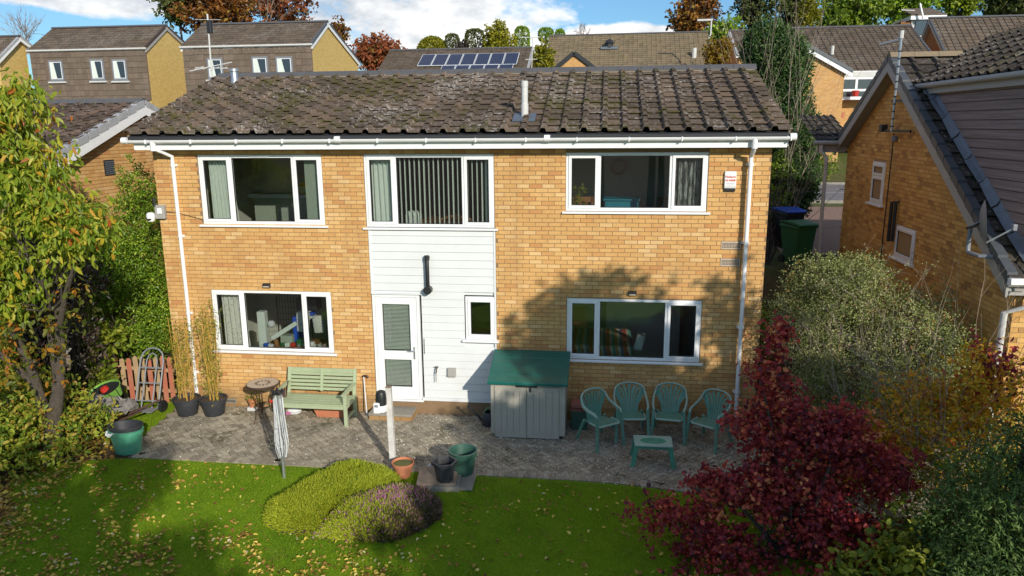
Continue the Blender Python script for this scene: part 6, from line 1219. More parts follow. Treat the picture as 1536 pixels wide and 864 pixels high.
# --- cherry tree at the left
o = thing('cherry_tree', 'cherry tree with long drooping yellow green leaves at the left edge', 'tree', (-9.0, -2.7, 0))
trunk(o, [(-9.02, -2.7, -.1), (-8.99, -2.72, .15), (-8.95, -2.7, .5), (-8.86, -2.7, .85), (-8.74, -2.71, 1.2), (-8.63, -2.7, 1.7), (-8.56, -2.68, 2.3), (-8.48, -2.7, 3.0), (-8.4, -2.8, 3.8)], [.19, .15, .13, .115, .095, .08, .065, .05, .03], n=11)
forks = [[(-8.95, -2.7, .62), (-9.08, -2.66, 1.0), (-9.14, -2.7, 1.6), (-9.30, -2.85, 2.5), (-9.5, -3.0, 3.6)], [(-8.72, -2.7, 1.25), (-8.80, -2.6, 1.9), (-8.88, -2.5, 2.9), (-9.0, -2.5, 4.2)], [(-9.11, -2.68, 1.3), (-9.45, -2.75, 1.75), (-9.9, -2.9, 2.2)], [(-8.95, -2.66, 2.6), (-9.2, -2.9, 3.2), (-9.25, -3.1, 4.2)], [(-8.6, -2.7, 2.2), (-8.2, -2.9, 2.9), (-7.8, -3.1, 3.5)]]
for f_, r_ in zip(forks, (.095, .06, .055, .05, .045)): trunk(o, f_, [r_*(1-.15*i) for i in range(len(f_))], name='limb', n=8)
blobs = [pxb(-60, 55, 105, 260, -3.2, .6), pxb(-40, 68, 180, 330, -3.3, .6), pxb(20, 110, 255, 345, -3.3, .5), pxb(60, 138, 308, 352, -3.4, .4), pxb(-60, 90, 300, 420, -3.1, .6), pxb(70, 130, 335, 385, -3.2, .35), pxb(-40, 60, 390, 470, -3.0, .5), pxb(10, 40, 95, 170, -3.3, .3), pxb(45, 95, 205, 260, -3.2, .3), pxb(110, 190, 318, 348, -3.4, .25)]
blobs = [b for bb in blobs for b in ([(bb[0], tuple(x*.75 for x in bb[1]))]+lumps(bb[0], bb[1], 7, .36))]
P, T = with_leaves('leaves', o, blobs, 7800, .115, LF['cherry'], 299, wr=.42, per=7, tw=.34, droop=.9, curl=.30, inner=.25)
limbs(o, (-8.6, -2.75, 2.6), P[rng.choice(len(P), 60)], .022, .004, 'bark_dark', name='twigs')
bl2 = [((-9.5, -2.9, 2.05), (.45, .4, .5)), ((-8.3, -2.8, 2.75), (.5, .4, .35)), ((-9.0, -2.9, 2.4), (.8, .4, .35)), ((-9.9, -2.9, 1.5), (.4, .4, .5))]
crown('amber_leaves', o, bl2+[((-8.75, -3.0, 2.3), (.5, .25, .35)), ((-9.3, -3.0, 1.7), (.35, .25, .3)), ((-8.6, -2.95, 1.75), (.25, .2, .3))], 800, .10, LF['cherry_dark'], wr=.55, per=4, tw=.2, droop=.5)
# --- big evergreen hedge behind it
def bush(name, lab, base, blobs, n, L_, mat, stems=14, cat='bush', sub=None, mtw='bark_dark', r0=.02, **kw):
    o = thing(name, lab, cat, base); bb = [b for q in blobs for b in ([q]+lumps(q[0], q[1], sub or 7, .45, bias=.4))]
    cr = crown('leaves', o, bb, n, L_, mat, **kw); P, _ = shell(stems*3, blobs[0][0], tuple(x*.8 for x in blobs[0][1]), .4)
    limbs(o, base, P, r0, .004, mtw, name='stems'); return o
bush('evergreen_shrub', 'tall dense small leaved evergreen shrub against the left corner of the house', (-9.6, .9, 0), [((-10.0, .9, 2.0), (1.25, .9, 2.0)), ((-9.1, .7, 2.3), (.55, .6, 1.5)), ((-9.35, .9, 3.7), (.50, .5, .95)), ((-10.9, 1.0, 2.3), (.8, .8, 1.6)), ((-8.95, .8, 1.75), (.42, .45, .55)), ((-9.3, .7, 1.2), (.6, .4, .5))], 44000, .052, LF['hedge'], per=8, tw=.14, wr=.6, shape='quad', sub=12, inner=.6)
bush('dusky_shrub', 'dark purplish shrub between the cherry branches and the evergreen', (-9.9, -1.2, 0), [((-9.55, -1.3, 2.75), (.75, .5, .5)), ((-9.9, -1.2, 1.7), (.9, .5, .9))], 5200, .085, LF['purple'], per=6, tw=.15, wr=.45)
bush('border_shrub', 'leafy green border shrubs at the foot of the cherry tree', (-9.9, -2.4, 0), [((-9.85, -3.0, .75), (.65, .6, .85)), ((-10.3, -2.6, 1.2), (.9, .6, 1.2)), ((-9.35, -2.2, .7), (.7, .6, .7)), ((-9.6, -3.7, .45), (.5, .5, .5)), ((-9.05, -3.15, .35), (.42, .3, .38)), ((-8.7, -2.75, .45), (.25, .3, .40)), ((-9.0, -3.0, .85), (.22, .15, .25)), ((-8.75, -2.1, .35), (.4, .4, .40))], 9000, .085, LF['ivy'], per=7, tw=.16, wr=.55, sub=8)
bush('climber', 'yellow green broad leaved climber above the picket fence', (-9.7, -.3, 0), [((-9.8, -.3, 1.35), (.6, .3, .25)), ((-9.55, -.5, .55), (.16, .16, .40)), ((-10.3, -.6, .9), (.5, .35, .7))], 2600, .10, LF['lime'], per=5, tw=.16, wr=.75, sub=6)
bush('privet', 'green foliage filling the gap between the evergreen and the cherry', (-11.2, -.6, 0), [((-11.2, -.6, 1.8), (1.2, .8, 1.8)), ((-11.0, -1.5, 1.0), (.9, .7, 1.2))], 14000, .07, LF['hedge'], per=7, tw=.16, wr=.6, shape='quad', sub=9)
# --- bamboo in the two planters
for (cx_, cy_, lab, nl, hh, m_) in ((-7.90, -.52, 'tall yellow cane bamboo in the left black planter', 1300, 1.75, 'bamboo'), (-7.38, -.47, 'leafy yellow stemmed bamboo in the right black planter', 1700, 1.95, 'bamboo')):
    o = thing('bamboo', lab, 'bamboo', (cx_, cy_, .32)); A = []; B = []; tips = []
    for k in range(12):
        a = rng.random()*6.28; r_ = .14*rng.random()**.5; p = np.array([cx_+math.cos(a)*r_, cy_+math.sin(a)*r_, .31]); h_ = hh*(.5+.5*rng.random()); q = p+np.array([rng.normal()*.10*h_/2, rng.normal()*.06, h_]); s_ = 6
        for i in range(s_):
            a0_ = p+(q-p)*i/s_; b0_ = p+(q-p)*(i+1)/s_+rng.normal(size=3)*.008; A.append(a0_); B.append(p+(q-p)*(i+1)/s_)
            if i > 0 or rng.random() < .3: tips += [a0_+(q-p)/s_*rng.random() for _ in range(3)]
    V, F = sticks(A, B, .0075, .005, 5); npobj('canes', V, F, M['cane'], o, kind='stuff')
    tips = np.array(tips); ix = rng.integers(len(tips), size=nl); P = tips[ix]+rng.normal(size=(nl, 3))*np.array([.075, .075, .07]); w = (P[:, 2]-.3)/hh; keep = rng.random(nl) < .25+.75*w; P = P[keep]
    V, F = leaf_arrays(P, rng.normal(size=P.shape)+np.array([0, 0, -.4]), rng.normal(size=P.shape)+np.array([0, 0, 1.]), .085*(.6+.8*rng.random(len(P))), .18, 'quad'); npobj('leaves', V, F, LF[m_], o, rng.random(len(P)), kind='stuff')
P = Vector((-6.93, -.2, .2)); 
o = thing('seedlings', 'yellow green seedlings growing in the tiny terracotta pot', 'plant', pc if False else (at(375, 620, Z=0).x, -.2, .21)); crown('leaves', o, [((at(375, 620, Z=0).x, -.2, .26), (.08, .07, .05))], 90, .035, LF['lime'], wr=.6)
# --- right side shrubs
bush('cotinus', 'x', (2.9, -4.2, 0), [((2.0, -4.0, 1.2), (.1, .1, .1))], 30, .07, LF['cotinus']) if False else None
o = thing('smoke_bush', 'large dark red smoke bush in the right foreground', 'bush', (2.5, -4.3, 0))
cb = [pxb(1122, 1178, 505, 590, -3.7, .16), pxb(1088, 1245, 568, 690, -3.8, .4), pxb(1230, 1315, 600, 680, -3.9, .2), pxb(1085, 1320, 640, 780, -3.9, .55), pxb(1240, 1380, 665, 760, -4.0, .45), pxb(925, 1080, 742, 802, -4.2, .25), pxb(985, 1190, 775, 900, -4.4, .5), pxb(1060, 1200, 690, 770, -4.0, .4), pxb(1200, 1330, 620, 700, -4.1, .35), pxb(1150, 1380, 750, 900, -4.3, .6), pxb(1185, 1275, 610, 680, -3.9, .3), pxb(1030, 1120, 700, 770, -4.0, .3), pxb(1150, 1185, 475, 530, -3.5, .12)]
cbb = [b for q in cb for b in ([(q[0], tuple(x*.7 for x in q[1]))]+lumps(q[0], q[1], 10, .36))]
P, T = with_leaves('leaves', o, cbb, 21000, .060, LF['cotinus'], 299, wr=.80, per=8, tw=.16, droop=.1, curl=.10, inner=.45)
limbs(o, (2.4, -4.2, .05), P[rng.choice(len(P), 34)], .012, .003, 'bark_dark', name='stems', wob=.25, seg=6)
for q in [[(2.4, -4.2, 0), (2.3, -4.05, .8), (2.15, -3.9, 1.6), (2.0, -3.75, 2.2)], [(2.45, -4.25, 0), (2.7, -4.2, .9), (2.9, -4.1, 1.6)], [(2.35, -4.2, 0), (1.8, -4.1, .6), (1.2, -4.15, .85)]]: trunk(o, q, [.03, .024, .018, .01][:len(q)], 'bark_dark', 6, 'stem')
o = thing('cotoneaster', 'big grey green twiggy cotoneaster beside the right corner of the house', 'bush', (4.4, -.6, 0))
kb = [((4.1, -.7, 2.1), (1.25, .95, 1.05)), ((3.35, -.3, 2.0), (.55, .7, .95)), ((4.9, -1.0, 2.2), (.75, .8, .85)), ((4.0, -.5, 2.9), (.95, .7, .45)), ((4.6, -1.6, 1.3), (1.0, .7, .9)), ((3.5, -1.1, 1.2), (.6, .6, .9)), ((5.2, -1.7, 1.7), (.4, .5, .7))]
kbb = [b for q in kb for b in ([(q[0], tuple(x*.6 for x in q[1]))]+lumps(q[0], q[1], 22, .27, bias=.3))]
crown('leaves', o, kbb, 66000, .038, LF['coton'], wr=.55, per=10, tw=.20, shape='quad', inner=.5, droop=-.1)
P, D_ = shell(420, (4.15, -.8, 2.0), (1.3, 1.0, 1.1), .75); roots = [(4.4+.1*i, -.6, .1) for i in range(4)]
limbs(o, (4.4, -.6, .2), P[:110], .016, .003, 'twig', name='stems', wob=.12, seg=5)
_, tips = twiggy(o, [p for p in P[110:420]], 'twig', 170, .34, spread=.7, up=.6, levels=1, r0=.004, kids=2)
tp = np.array([t_[0] for t_ in tips]); tp = tp[rng.choice(len(tp), 2500)]; V, F = leaf_arrays(tp+rng.normal(size=tp.shape)*.02, rng.normal(size=tp.shape)+[0, 0, .3], rng.normal(size=tp.shape)+[0, 0, 1], .03, .5, 'quad'); npobj('tip_leaves', V, F, LF['coton'], o, rng.random(len(tp)), kind='stuff')
o = thing('yellow_shrub', 'straggly shrub turning yellow and orange at the right', 'bush', (4.3, -3.2, 0))
yb = [((4.3, -3.1, 1.35), (.75, .6, .85)), ((5.0, -3.0, 1.75), (.6, .6, .75)), ((3.6, -3.3, 1.0), (.45, .5, .55)), ((4.8, -3.4, 2.2), (.35, .4, .4))]
crown('leaves', o, [b for q in yb for b in ([q]+lumps(q[0], q[1], 8, .42))], 6500, .062, LF['yellow'], wr=.62, per=6, tw=.2, inner=.3)
_, tips = twiggy(o, [(4.1, -3.3, .2), (4.5, -3.2, .2), (4.9, -3.1, .3)], 'twig', 26, 1.5, spread=.35, up=1.0, levels=2, r0=.011, kids=2)
_, t2 = twiggy(o, [(3.9, -3.2, .6), (4.6, -3.0, 1.0)], 'twig', 16, 1.25, spread=.22, levels=1, r0=.009, kids=2, dirv=(-.75, .1, .8), name='bare_twigs')
o = thing('red_tips', 'spray of crimson leaves in front of the pale brick at the right edge', 'bush', (5.1, -3.2, 1)); crown('leaves', o, lumps((5.05, -3.3, 2.35), (.35, .3, .35), 6, .5), 260, .07, LF['cotinus'], wr=.7, per=4, tw=.2); limbs(o, (4.9, -3.2, 1.2), [(5.05, -3.3, 2.5), (5.3, -3.3, 2.7), (4.85, -3.3, 2.3)], .01, .003, 'bark_dark', name='stems')
def conifer(name, lab, base, blobs, n, L_, mat, cat='conifer', trunk_h=2., up=.1, sprays=5, **kw):
    o = thing(name, lab, cat, base); trunk(o, [base, (base[0], base[1], base[2]+trunk_h*.5), (base[0], base[1], base[2]+trunk_h)], [.12, .08, .02], 'bark_dark'); bb = [b for q in blobs for b in ([q]+lumps(q[0], q[1], 10, .38))]
    crown('foliage', o, bb, n, L_, mat, shape='quad', per=sprays, tw=L_*1.6, **kw); return o
conifer('conifer', 'dark green feathery conifer at the lower right corner', (4.5, -5.0, 0), [((4.5, -5.0, 1.05), (.85, .75, 1.15)), ((4.1, -5.5, .6), (.55, .5, .55)), ((4.9, -4.9, 1.9), (.5, .5, .55))], 30000, .078, LF['conifer'], wr=.24, droop=.35, inner=.55)
bush('ground_shrub', 'dark mixed undergrowth between the cotoneaster and the red bush', (3.6, -2.6, 0), [((3.3, -2.4, .55), (.8, .5, .6)), ((4.2, -2.3, .7), (.9, .5, .8)), ((3.6, -1.5, .5), (.8, .6, .6)), ((4.6, -4.0, .7), (.7, .6, .8)), ((5.4, -2.6, .8), (.7, .7, .9))], 9000, .06, LF['ivy'], per=7, tw=.16, wr=.55, shape='quad')
o = thing('low_shrub', 'yellow green low shrub at the bottom right below the red bush', 'bush', (3.2, -5.2, 0)); crown('leaves', o, [b for q in [((3.2, -5.2, .45), (.55, .45, .40)), ((3.65, -4.7, .6), (.4, .4, .5))] for b in ([q]+lumps(q[0], q[1], 6, .45))], 1500, .075, LF['lime'], wr=.7, per=5, tw=.15); limbs(o, (3.2, -5.2, 0), shell(20, (3.2, -5.2, .45), (.5, .4, .35))[0], .01, .003, 'bark_dark', name='stems')
o = thing('laurel', 'glossy broad leaved plant in the bottom right corner', 'bush', (3.95, -5.9, 0)); crown('leaves', o, [((3.8, -5.95, .35), (.4, .3, .3)), ((3.3, -5.9, .2), (.35, .25, .2))], 420, .12, LF['hedge'], wr=.4, per=5, tw=.12); limbs(o, (3.8, -5.9, 0), shell(14, (3.8, -5.95, .35), (.35, .25, .25))[0], .01, .003, 'bark_dark', name='stems')
o = thing('house_plant', 'leafy green house plant in the left light of the upper right window', 'plant', (-.47, .25, 3.95)); crown('leaves', o, [((-.47, .22, 4.15), (.1, .08, .2))], 160, .06, LF['lime'], wr=.4, per=5, tw=.08); MB().lathe([(.05, 0), (.07, .1)], (-.47, .25, 3.9), 12, capt=True).build('pot', M['terracotta'], o)
# --- cypress with bare shrub behind the house
def pxblob(x0, x1, y0, y1, Y, dy=None):
    a = at(x0, (y0+y1)/2, Y=Y); b = at(x1, (y0+y1)/2, Y=Y); t_ = at((x0+x1)/2, y0, Y=Y); u_ = at((x0+x1)/2, y1, Y=Y); rx = (b.x-a.x)/2; return (((a.x+b.x)/2, Y, (t_.z+u_.z)/2), (rx, dy or rx, (t_.z-u_.z)/2))
cyp = [pxblob(1112, 1222, 95, 330, 10), pxblob(1115, 1190, 32, 130, 10), pxblob(1125, 1226, 200, 340, 10), pxblob(1140, 1215, 50, 160, 10)]
conifer('cypress', 'tall green cypress rising behind the right end of the roof', (5.0, 10, 2), cyp, 75000, .10, LF['conifer'] if False else leafmat('cypress_spray', [(0, (.02, .055, .014)), (.5, (.05, .115, .028)), (.85, (.09, .17, .04)), (1, (.15, .20, .07))], .15, .6, .3, .8), wr=.45, droop=-.5, inner=.6, trunk_h=6)
o = thing('bare_shrub', 'leafless brown twiggy shrub in front of the cypress', 'bush', (4.3, 8.6, 1.9))
twiggy(o, [(4.2, 8.7, 2.3), (4.6, 8.7, 2.3), (5.0, 8.7, 2.3)], 'twig', 13, 2.8, spread=.20, up=1.0, levels=2, r0=.014, kids=2, bend=.18)
_, tt = twiggy(o, [(4.7, 8.3, 2.2), (5.1, 8.3, 2.4)], 'twig', 14, 2.0, spread=.55, up=.8, levels=2, r0=.012, kids=3, bend=.3, name='outer_twigs')
bush('shaded_cypress_foot', 'added leaves standing for the shaded foot of the cypress, and low foliage beside the passage', (4.2, 6.6, 1.7), [((4.3, 8.8, 3.7), (1.0, .8, 1.1)), ((3.25, 2.6, 1.0), (.35, .9, .8))], 8000, .07, LF['hedge'], wr=.5, shape='quad')  # bush added to stand for the shaded lower part of the cypress
# --- trees and topiary beyond the roofs
def bgtree(name, lab, x0, x1, y0, y1, Y, n, L_, mat, cat='tree', ground=5., group=None, sub=14, size=.4, inner=.45, tk=.18, **kw):
    c, r = pxblob(x0, x1, y0, y1, Y); r = (r[0], min(r[0], r[2]*1.3), r[2]); o = thing(name, lab, cat, (c[0], c[1], ground), group=group)
    bb = lumps(c, r, sub, size)+[(c, tuple(x*.6 for x in r))]; crown('crown', o, bb, n, L_, mat, shape='quad', wr=.7, per=6, tw=L_*1.5, inner=inner, **kw)
    trunk(o, [(c[0], c[1], ground-.5), (c[0]+.1, c[1], (ground+c[2])/2), (c[0], c[1], c[2])], [tk, tk*.8, tk*.4], 'bark_dark', 6)
    P = shell(26, c, tuple(x*.85 for x in r), .5)[0]; limbs(o, (c[0], c[1], max(ground, c[2]-r[2]*.9)), P, tk*.4, .02, 'bark_dark'); return o
bgtree('autumn_tree', 'large orange brown tree with greenish left side behind the left houses', 252, 390, -75, 70, 60, 7000, .42, LF['autumn'], sub=22)
bgtree('autumn_tree', 'green and bronze tree left of the large orange one', 240, 292, -50, 45, 58, 2400, .40, LF['olive'])
bgtree('autumn_tree', 'purplish bronze thin tree behind the second tile hung house', 370, 480, -30, 50, 66, 2600, .36, LF['autumn_red'], inner=.3)
bgtree('autumn_tree', 'low russet tree right of the white edged yellow gable', 528, 622, 48, 120, 50, 4200, .30, LF['autumn_red'], sub=20)
bgtree('autumn_tree', 'small bronze tree top just right of the white edged gable', 492, 522, 30, 62, 60, 600, .30, LF['autumn'])
def bare(lab, px, py0, py1, Y, n0, L2, sp=.3, lv=2):
    a = at(px, py1, Y=Y); h_ = at(px, py0, Y=Y).z-a.z; o = thing('bare_tree', lab, 'tree', a); twiggy(o, [tuple(a)], 'twig', n0, h_*.62, spread=sp, up=1, levels=lv, r0=.06, kids=3, name='branches')
bare('small leafless tree behind the far left roof', 40, 33, 80, 60, 9, 1)
bare('leafless tree branches above the second tile hung roof', 400, -25, 60, 64, 10, 1, .4); bare('tiny leafless sapling above the tan roof', 875, 42, 62, 70, 6, 1)
def topiary(lab, x0, x1, y0, y1, Y, mat, dome=1, n=2600):
    c, r = pxblob(x0, x1, y0, y1, Y); o = thing('topiary', lab, 'topiary', (c[0], c[1], c[2]-r[2]))
    k = n; d = unit(rng.normal(size=(k, 3))); e = 2.0 if dome == 0 else 3.6; q = d/((np.abs(d)**e).sum(1)**(1/e))[:, None]; q[:, 2] = q[:, 2]; P = q*np.array([r[0], r[0], r[2]])*(.93+.09*rng.random((k, 1)))+np.array(c)
    L_ = .10+r[0]*.10; V, F = leaf_arrays(P, d+rng.normal(size=(k, 3))*.8, rng.normal(size=(k, 3))+d, L_*(.7+.6*rng.random(k)), .7, 'quad'); npobj('foliage', V, F, mat, o, rng.random(k), kind='stuff')
    trunk(o, [(c[0], c[1], c[2]-r[2]-3), (c[0], c[1], c[2])], [.12, .1], 'bark_dark', 6)
topiary('yellow green clipped dome behind the solar panelled roof', 628, 670, 57, 96, 62, LF['gold'], 0, 4200); topiary('narrow grey green clipped column next to the yellow dome', 669, 688, 52, 82, 62, LF['olive'], 1, 2000); topiary('rounded olive clipped column left of the golden green tree', 699, 726, 45, 90, 62, LF['olive'], 1, 3000)
topiary('dark green clipped column with flat top above the solar roof end', 773, 793, 41, 80, 64, LF['hedge'], 1, 2600); topiary('short dark green clipped block above the yellow bush', 809, 829, 43, 62, 66, LF['hedge'], 1, 1500); topiary('smallest dark green clipped ball left of the tan roof ridge', 833, 847, 44, 62, 66, LF['hedge'], 0, 1200)
bgtree('round_tree', 'rounded olive gold tree in the middle of the clipped shrubs', 722, 772, 28, 95, 60, 3600, .26, LF['amber'] if False else LF['gold'], ground=8); bgtree('shrub', 'dark small shrub between the two olive clipped columns', 684, 704, 57, 85, 61, 500, .2, LF['purple'], ground=8)
bgtree('shrub', 'yellow flowered shrub left of the tan roof', 798, 832, 52, 112, 44, 2600, .20, LF['gold'], cat='bush', ground=6)
bgtree('autumn_tree', 'tall amber tree right of the tan roof', 1003, 1082, -30, 60, 70, 3600, .40, LF['autumn'], sub=18); bgtree('amber_shrub', 'low amber shrub between the tan roof and the pinkish roof', 1060, 1098, 48, 110, 45, 2200, .22, LF['amber'], cat='bush', ground=5)
bgtree('tree', 'green shrub below the amber tree at the end of the tan roof', 1058, 1110, 24, 80, 60, 1800, .3, LF['hedge']); bgtree('grey_tree', 'thin grey green tree above the tall cypress', 1085, 1180, -40, 50, 68, 3000, .34, LF['olive'], inner=.2)
bgtree('tree', 'bright green bushy tree above the orange brick house', 1218, 1335, -30, 66, 60, 7000, .34, LF['bright'], sub=20); conifer('golden_conifer', 'small golden pointed conifer at the left of the bright bushy tree', tuple(at(1212, 60, Y=54)), [pxblob(1202, 1226, 2, 60, 54), pxblob(1205, 1220, -6, 30, 54)], 1600, .25, LF['gold'], cat='conifer', wr=.5, trunk_h=1)
bgtree('tree', 'dark green tree behind the flat white dormer', 1310, 1400, -40, 50, 70, 4500, .38, LF['hedge'], sub=16); bgtree('tree', 'yellowish green tree at the top right beyond the long roof', 1410, 1480, -40, 40, 72, 3200, .38, LF['bright']); bgtree('tree', 'dark tree in the top right corner', 1462, 1570, -50, 40, 74, 4500, .40, LF['bright'] if False else LF['olive'], sub=16)
bgtree('tree', 'mid green tree between the bright bush and the amber tree', 1160, 1225, -20, 60, 72, 2600, .36, LF['olive']); bgtree('tree', 'pinkish shrub top above the small house roofs in the centre right', 1250, 1300, -20, 45, 78, 900, .4, LF['olive'])
# wooded rise closing the view behind
o = thing('shrub', 'low garden planting by the drive beyond the passage', 'bush', at(1232, 250, Y=14)); c = at(1228, 250, Y=14); crown('leaves', o, lumps((c.x, c.y, c.z), (.5, .6, .7), 8, .5), 1200, .09, LF['bright'], wr=.6); limbs(o, (c.x, c.y, c.z-.7), shell(12, (c.x, c.y, c.z), (.4, .5, .6))[0], .015, .004, name='stems')
# --- trees behind the camera whose shade falls on the garden
def shade(lab, target, t_, r, n, L_=.20, mat='hedge', sub=10):
    c = np.array(target, float)+np.array(sun_vec)*t_; o = thing('garden_tree', lab, 'tree', (c[0], c[1], 0)); bb = [b for b in lumps(c, r, sub, .5)]+[(tuple(c), tuple(x*.7 for x in r))]
    crown('crown', o, bb, n, L_, LF[mat], shape='quad', wr=.7, per=6, tw=.3, inner=.2); trunk(o, [(c[0], c[1], -.1), (c[0]+.1, c[1], c[2]*.5), (c[0], c[1], c[2])], [.2, .15, .08], 'bark_dark', 8)
    limbs(o, (c[0], c[1], c[2]-r[2]*.8), shell(24, c, tuple(x*.85 for x in r), .5)[0], .05, .01, 'bark_dark')
shade('tall garden tree behind the viewpoint shading the storage box', (-.45, 0, 1.75), 15, (1.15, 1.0, 1.15), 2200)
shade('garden tree behind the viewpoint shading the lower right window', (-.25, 0, 1.2), 17, (1.3, 1.1, .9), 2300)
shade('sparse garden tree behind the viewpoint dappling the right downpipe', (2.15, 0, 2.1), 12, (.5, .5, .9), 240)
shade('broad garden tree behind the viewpoint shading the four chairs', (1.0, -.3, .15), 14, (1.9, 1.4, 1.05), 5000)
shade('dense garden tree behind the viewpoint shading the patio middle', (-.6, -1.6, .1), 16, (1.9, 1.6, 1.0), 5000)
shade('garden tree behind the viewpoint shading the right of the lawn', (.1, -3.3, .0), 14, (2.2, 1.6, 1.0), 7000)
shade('garden tree behind the viewpoint shading the near lawn', (.0, -5.5, .0), 15, (2.3, 1.5, .9), 6500)
shade('garden tree behind the viewpoint shading the left border', (-8.1, -4.5, .0), 16, (1.5, 1.2, .75), 3000)
shade('small garden tree behind the viewpoint shading the left corner of the lawn', (-7.5, -2.9, .0), 19, (.6, .5, .32), 600)
shade('garden tree behind the viewpoint shading the bottom left corner', (-5.6, -6.1, .0), 16, (1.6, 1.2, .5), 3000)
# ------------------------------------------------------------------ heather mounds
def mound(name, lab, pts, n, mats, shares, hgt, L_=.05, cat='shrub'):
    pts = np.array(pts); poly = [tuple(p) for p in pts]; cx_, cy_ = pts.mean(0); o = thing(name, lab, cat, (cx_, cy_, 0)); P = []
    lo = pts.min(0); hi = pts.max(0)
    while len(P) < n:
        q = lo+(hi-lo)*rng.random((4000, 2))
        for x, y in q:
            if inside(poly, x, y): P.append((x, y))
            if len(P) >= n: break
    P = np.array(P)
    seg = np.array([[*poly[i], *poly[(i+1) % len(poly)]] for i in range(len(poly))]); dmin = np.full(n, 9.)
    for x0_, y0_, x1_, y1_ in seg:
        d = np.array([x1_-x0_, y1_-y0_]); t_ = np.clip(((P-[x0_, y0_]) @ d)/(d @ d), 0, 1); dmin = np.minimum(dmin, np.linalg.norm(P-([x0_, y0_]+t_[:, None]*d), axis=1))
    e = np.clip(dmin/.32, 0, 1); Z = hgt*np.sqrt(1-(1-e)**2)*(.84+.09*np.sin(P[:, 0]*5.1)*np.cos(P[:, 1]*6.3)+.05*np.sin(P[:, 0]*17+1)*np.sin(P[:, 1]*15)+.03*np.sin(P[:, 0]*41)*np.cos(P[:, 1]*37)); g_ = P-np.array([cx_, cy_]); out_ = unit(np.c_[g_, np.zeros(n)])*(1-e)[:, None]
    base = np.c_[P, np.maximum(Z-.03, .0)]; dr = np.c_[np.zeros((n, 2)), np.ones(n)]*.9+out_*1.1+rng.normal(size=(n, 3))*.28; L__ = L_*(.5+.9*rng.random(n)+.5*(rng.random(n) < .08))
    # each spike: three slim blades round its axis
    which = rng.random(n); acc = 0
    for m_, sh, nm in zip(mats, shares, ('spikes', 'shade_spikes', 'flowers')):
        fld = which if callable(sh) is False else None; sel = (which >= acc) & (which < acc+sh) if not callable(sh) else sh(P, which); acc += 0 if callable(sh) else sh
        if sel.sum() == 0: continue
        A = base[sel]; Dd = unit(dr[sel]); V, F = sticks(A, A+Dd*L__[sel][:, None], .009, .003, 3); npobj(nm, V, F, m_, o, np.repeat(rng.random(sel.sum()), 3), kind='stuff')
        V2, F2 = leaf_arrays(np.repeat(A+Dd*L__[sel][:, None]*.35, 3, 0), np.repeat(Dd, 3, 0)+rng.normal(size=(3*sel.sum(), 3))*.55, rng.normal(size=(3*sel.sum(), 3)), .026, .3, 'quad'); npobj(nm+'_leaves' if nm != 'flowers' else 'flower_tips', V2, F2, m_, o, rng.random(3*sel.sum()), kind='stuff')
    k = 26; V = []
    for i in range(k): 
        for j in range(k):
            x = lo[0]+(hi[0]-lo[0])*i/(k-1); y = lo[1]+(hi[1]-lo[1])*j/(k-1); d0 = 9.
            for x0_, y0_, x1_, y1_ in seg:
                d = np.array([x1_-x0_, y1_-y0_]); t_ = min(max(((x-x0_)*d[0]+(y-y0_)*d[1])/(d @ d), 0), 1); d0 = min(d0, math.hypot(x-x0_-t_*d[0], y-y0_-t_*d[1]))
            e_ = min(d0/.32, 1) if inside(poly, x, y) else 0; V.append((x, y, hgt*.86*math.sqrt(1-(1-e_)**2)-.035 if e_ > 0 else -.03))
    F = [(i*k+j, (i+1)*k+j, (i+1)*k+j+1, i*k+j+1) for i in range(k-1) for j in range(k-1)]; npobj('mound_body', V, F, M['soil'], o, smooth=True)
mound('heather', 'yellow green heather mound at the front edge of the lawn', [(-4.78, -3.75), (-4.45, -2.95), (-4.22, -2.50), (-3.95, -2.36), (-3.4, -2.46), (-3.08, -2.78), (-3.10, -3.12), (-3.55, -3.4), (-3.70, -4.0), (-3.72, -4.42), (-4.2, -4.40), (-4.6, -4.22)], 15000, (LF['heath'],), (1.0,), .26)
mound('heather', 'purple flowering heather mound with shade coloured into its right side', [(-3.72, -3.62), (-3.40, -3.28), (-3.02, -3.06), (-2.60, -3.10), (-2.30, -3.40), (-2.22, -3.75), (-2.42, -4.15), (-2.75, -4.45), (-3.3, -4.50), (-3.78, -4.45)], 11000, (LF['heath_pink'], LF['heath_shaded'], LF['heath']),
      (lambda P, w: (w < .62*np.exp(-((P[:, 0]+2.95)/.42)**2-((P[:, 1]+3.55)/.32)**2)+.10), lambda P, w: (w >= .62*np.exp(-((P[:, 0]+2.95)/.42)**2-((P[:, 1]+3.55)/.32)**2)+.10) & (w < np.clip((P[:, 0]+3.45)*1.1, .15, 1)), lambda P, w: w >= np.maximum(np.clip((P[:, 0]+3.45)*1.1, .15, 1), .62*np.exp(-((P[:, 0]+2.95)/.42)**2-((P[:, 1]+3.55)/.32)**2)+.10)), .27)
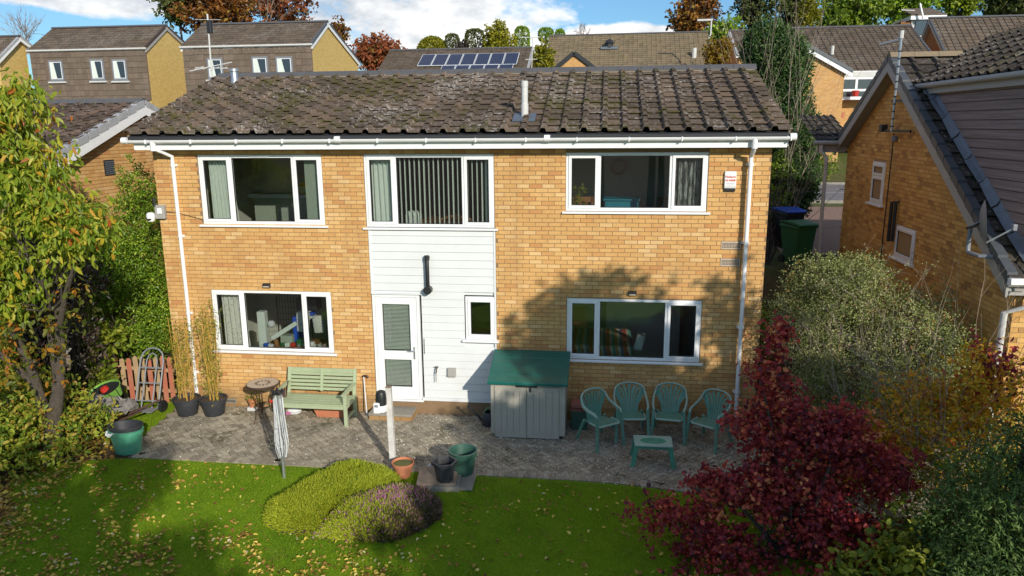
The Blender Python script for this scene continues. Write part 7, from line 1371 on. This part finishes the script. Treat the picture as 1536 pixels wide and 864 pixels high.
# ------------------------------------------------------------------ grass, fallen leaves, specks
def scatter(poly, n, dens=None):
    pts = np.array(poly); lo = pts.min(0); hi = pts.max(0); out_ = []; tot = 0
    while tot < n:
        q = lo+(hi-lo)*rng.random((n, 2)); x, y = q[:, 0], q[:, 1]; c = np.zeros(n, bool); j = len(poly)-1
        for i in range(len(poly)):
            xi, yi = poly[i]; xj, yj = poly[j]
            with np.errstate(divide='ignore', invalid='ignore'): c ^= ((yi > y) != (yj > y)) & (x < (xj-xi)*(y-yi)/(yj-yi)+xi)
            j = i
        q = q[c]
        if dens is not None: q = q[rng.random(len(q)) < dens(q)]
        out_.append(q); tot += len(q)
    return np.concatenate(out_)[:n]
vis = [(-8.9, -2.75), (-8.1, -2.50), (-7.75, -2.45), (-2, -2.44), (1.0, -2.60), (3, -3.2), (3.4, -5.5), (-1, -6.4), (-6.5, -7.2), (-8.2, -5.8), (-8.5, -4.2), (-9.2, -3.4)]
def blades(name, poly, n, lab):
    q = scatter(poly, n); P = np.c_[q, np.full(len(q), .006)]; D_ = rng.normal(size=(n, 3))*.45+[0, 0, 1]; V, F = leaf_arrays(P, D_, rng.normal(size=(n, 3))*[1, 1, .2], 0.024+.020*rng.random(n), .20, 'tri'); q_ = .5+.5*np.sin(q[:, 0]*2.1+np.sin(q[:, 1]*3.3)*1.4)*np.sin(q[:, 1]*2.7+q[:, 0]*.8); o = npobj(name, V, F, LF['grass'], None, np.clip(rng.random(n)*.65+.33*q_, 0, .99)); return tag(o, lab, 'grass', kind='stuff')
blades('grass', vis, 170000, 'short bright green grass of the lawn'); blades('grass', edge_poly, 14000, 'longer grass beside the planters at the patio corner')
def clump(q): return np.clip(.55+.9*np.sin(q[:, 0]*3.1+1.3*np.sin(q[:, 1]*2.3))*np.sin(q[:, 1]*4.7+q[:, 0])+.5*np.sin(q[:, 0]*9.+q[:, 1]*7), .06, 1)
def litter(name, poly, n, size, mat, lab, cat, z, dens=None, wr=.7):
    q = scatter(poly, n, dens); P = np.c_[q, z+rng.random(n)*.012]; D_ = rng.normal(size=(n, 3))*[1, 1, .25]; V, F = leaf_arrays(P, D_, rng.normal(size=(n, 3))*.35+[0, 0, 1], size*(.5+rng.random(n)), wr, 'oval', curl=.25); o = npobj(name, V, F, mat, None, np.repeat(rng.random(n), 2)); return tag(o, lab, cat, kind='stuff')
def dl(q): return np.clip(.16+.9*np.clip((-q[:, 1]-4.1)/.7, 0, 1)*np.clip((-1.9-q[:, 0])/1.2, 0, 1)+.25*np.clip((-5.2-q[:, 0])/2, 0, 1), 0, 1)*clump(q)
litter('fallen_leaves', vis, 3900, .050, LF['fallen'], 'yellow and brown leaves fallen on the lawn', 'leaves', .035, dl)
litter('fallen_leaves', [(-9.6, -3.4), (-8.4, -2.6), (-8.1, -4.2), (-7.6, -5.6), (-9.0, -6), (-10, -4)], 1500, .075, LF['fallen'], 'dry leaves lying on the left border soil', 'leaves', .01)
litter('fallen_leaves', [(-10.2, -1.6), (-8.3, -1.6), (-8.0, -2.6), (-9.6, -3.0)], 500, .075, LF['fallen'], 'dry leaves lying round the wheelbarrow and tub', 'leaves', .01)
spk = leafmat('pale_speck', [(0, (.20, .17, .12)), (.5, (.50, .46, .38)), (1, (.72, .69, .62))], .1, .8, 0)
litter('petal_litter', [(-7.9, -2.35), (-8.2, -.5), (-8, -.1), (3, -.1), (3, -2.9), (1, -2.6), (-.6, -2.4)], 9500, .022, spk, 'small pale bits strewn over the paving', 'litter', .024, lambda q: np.clip(.15+.85*np.clip((q[:, 0]+4.5)/2.5, 0, 1), 0, 1), .8)
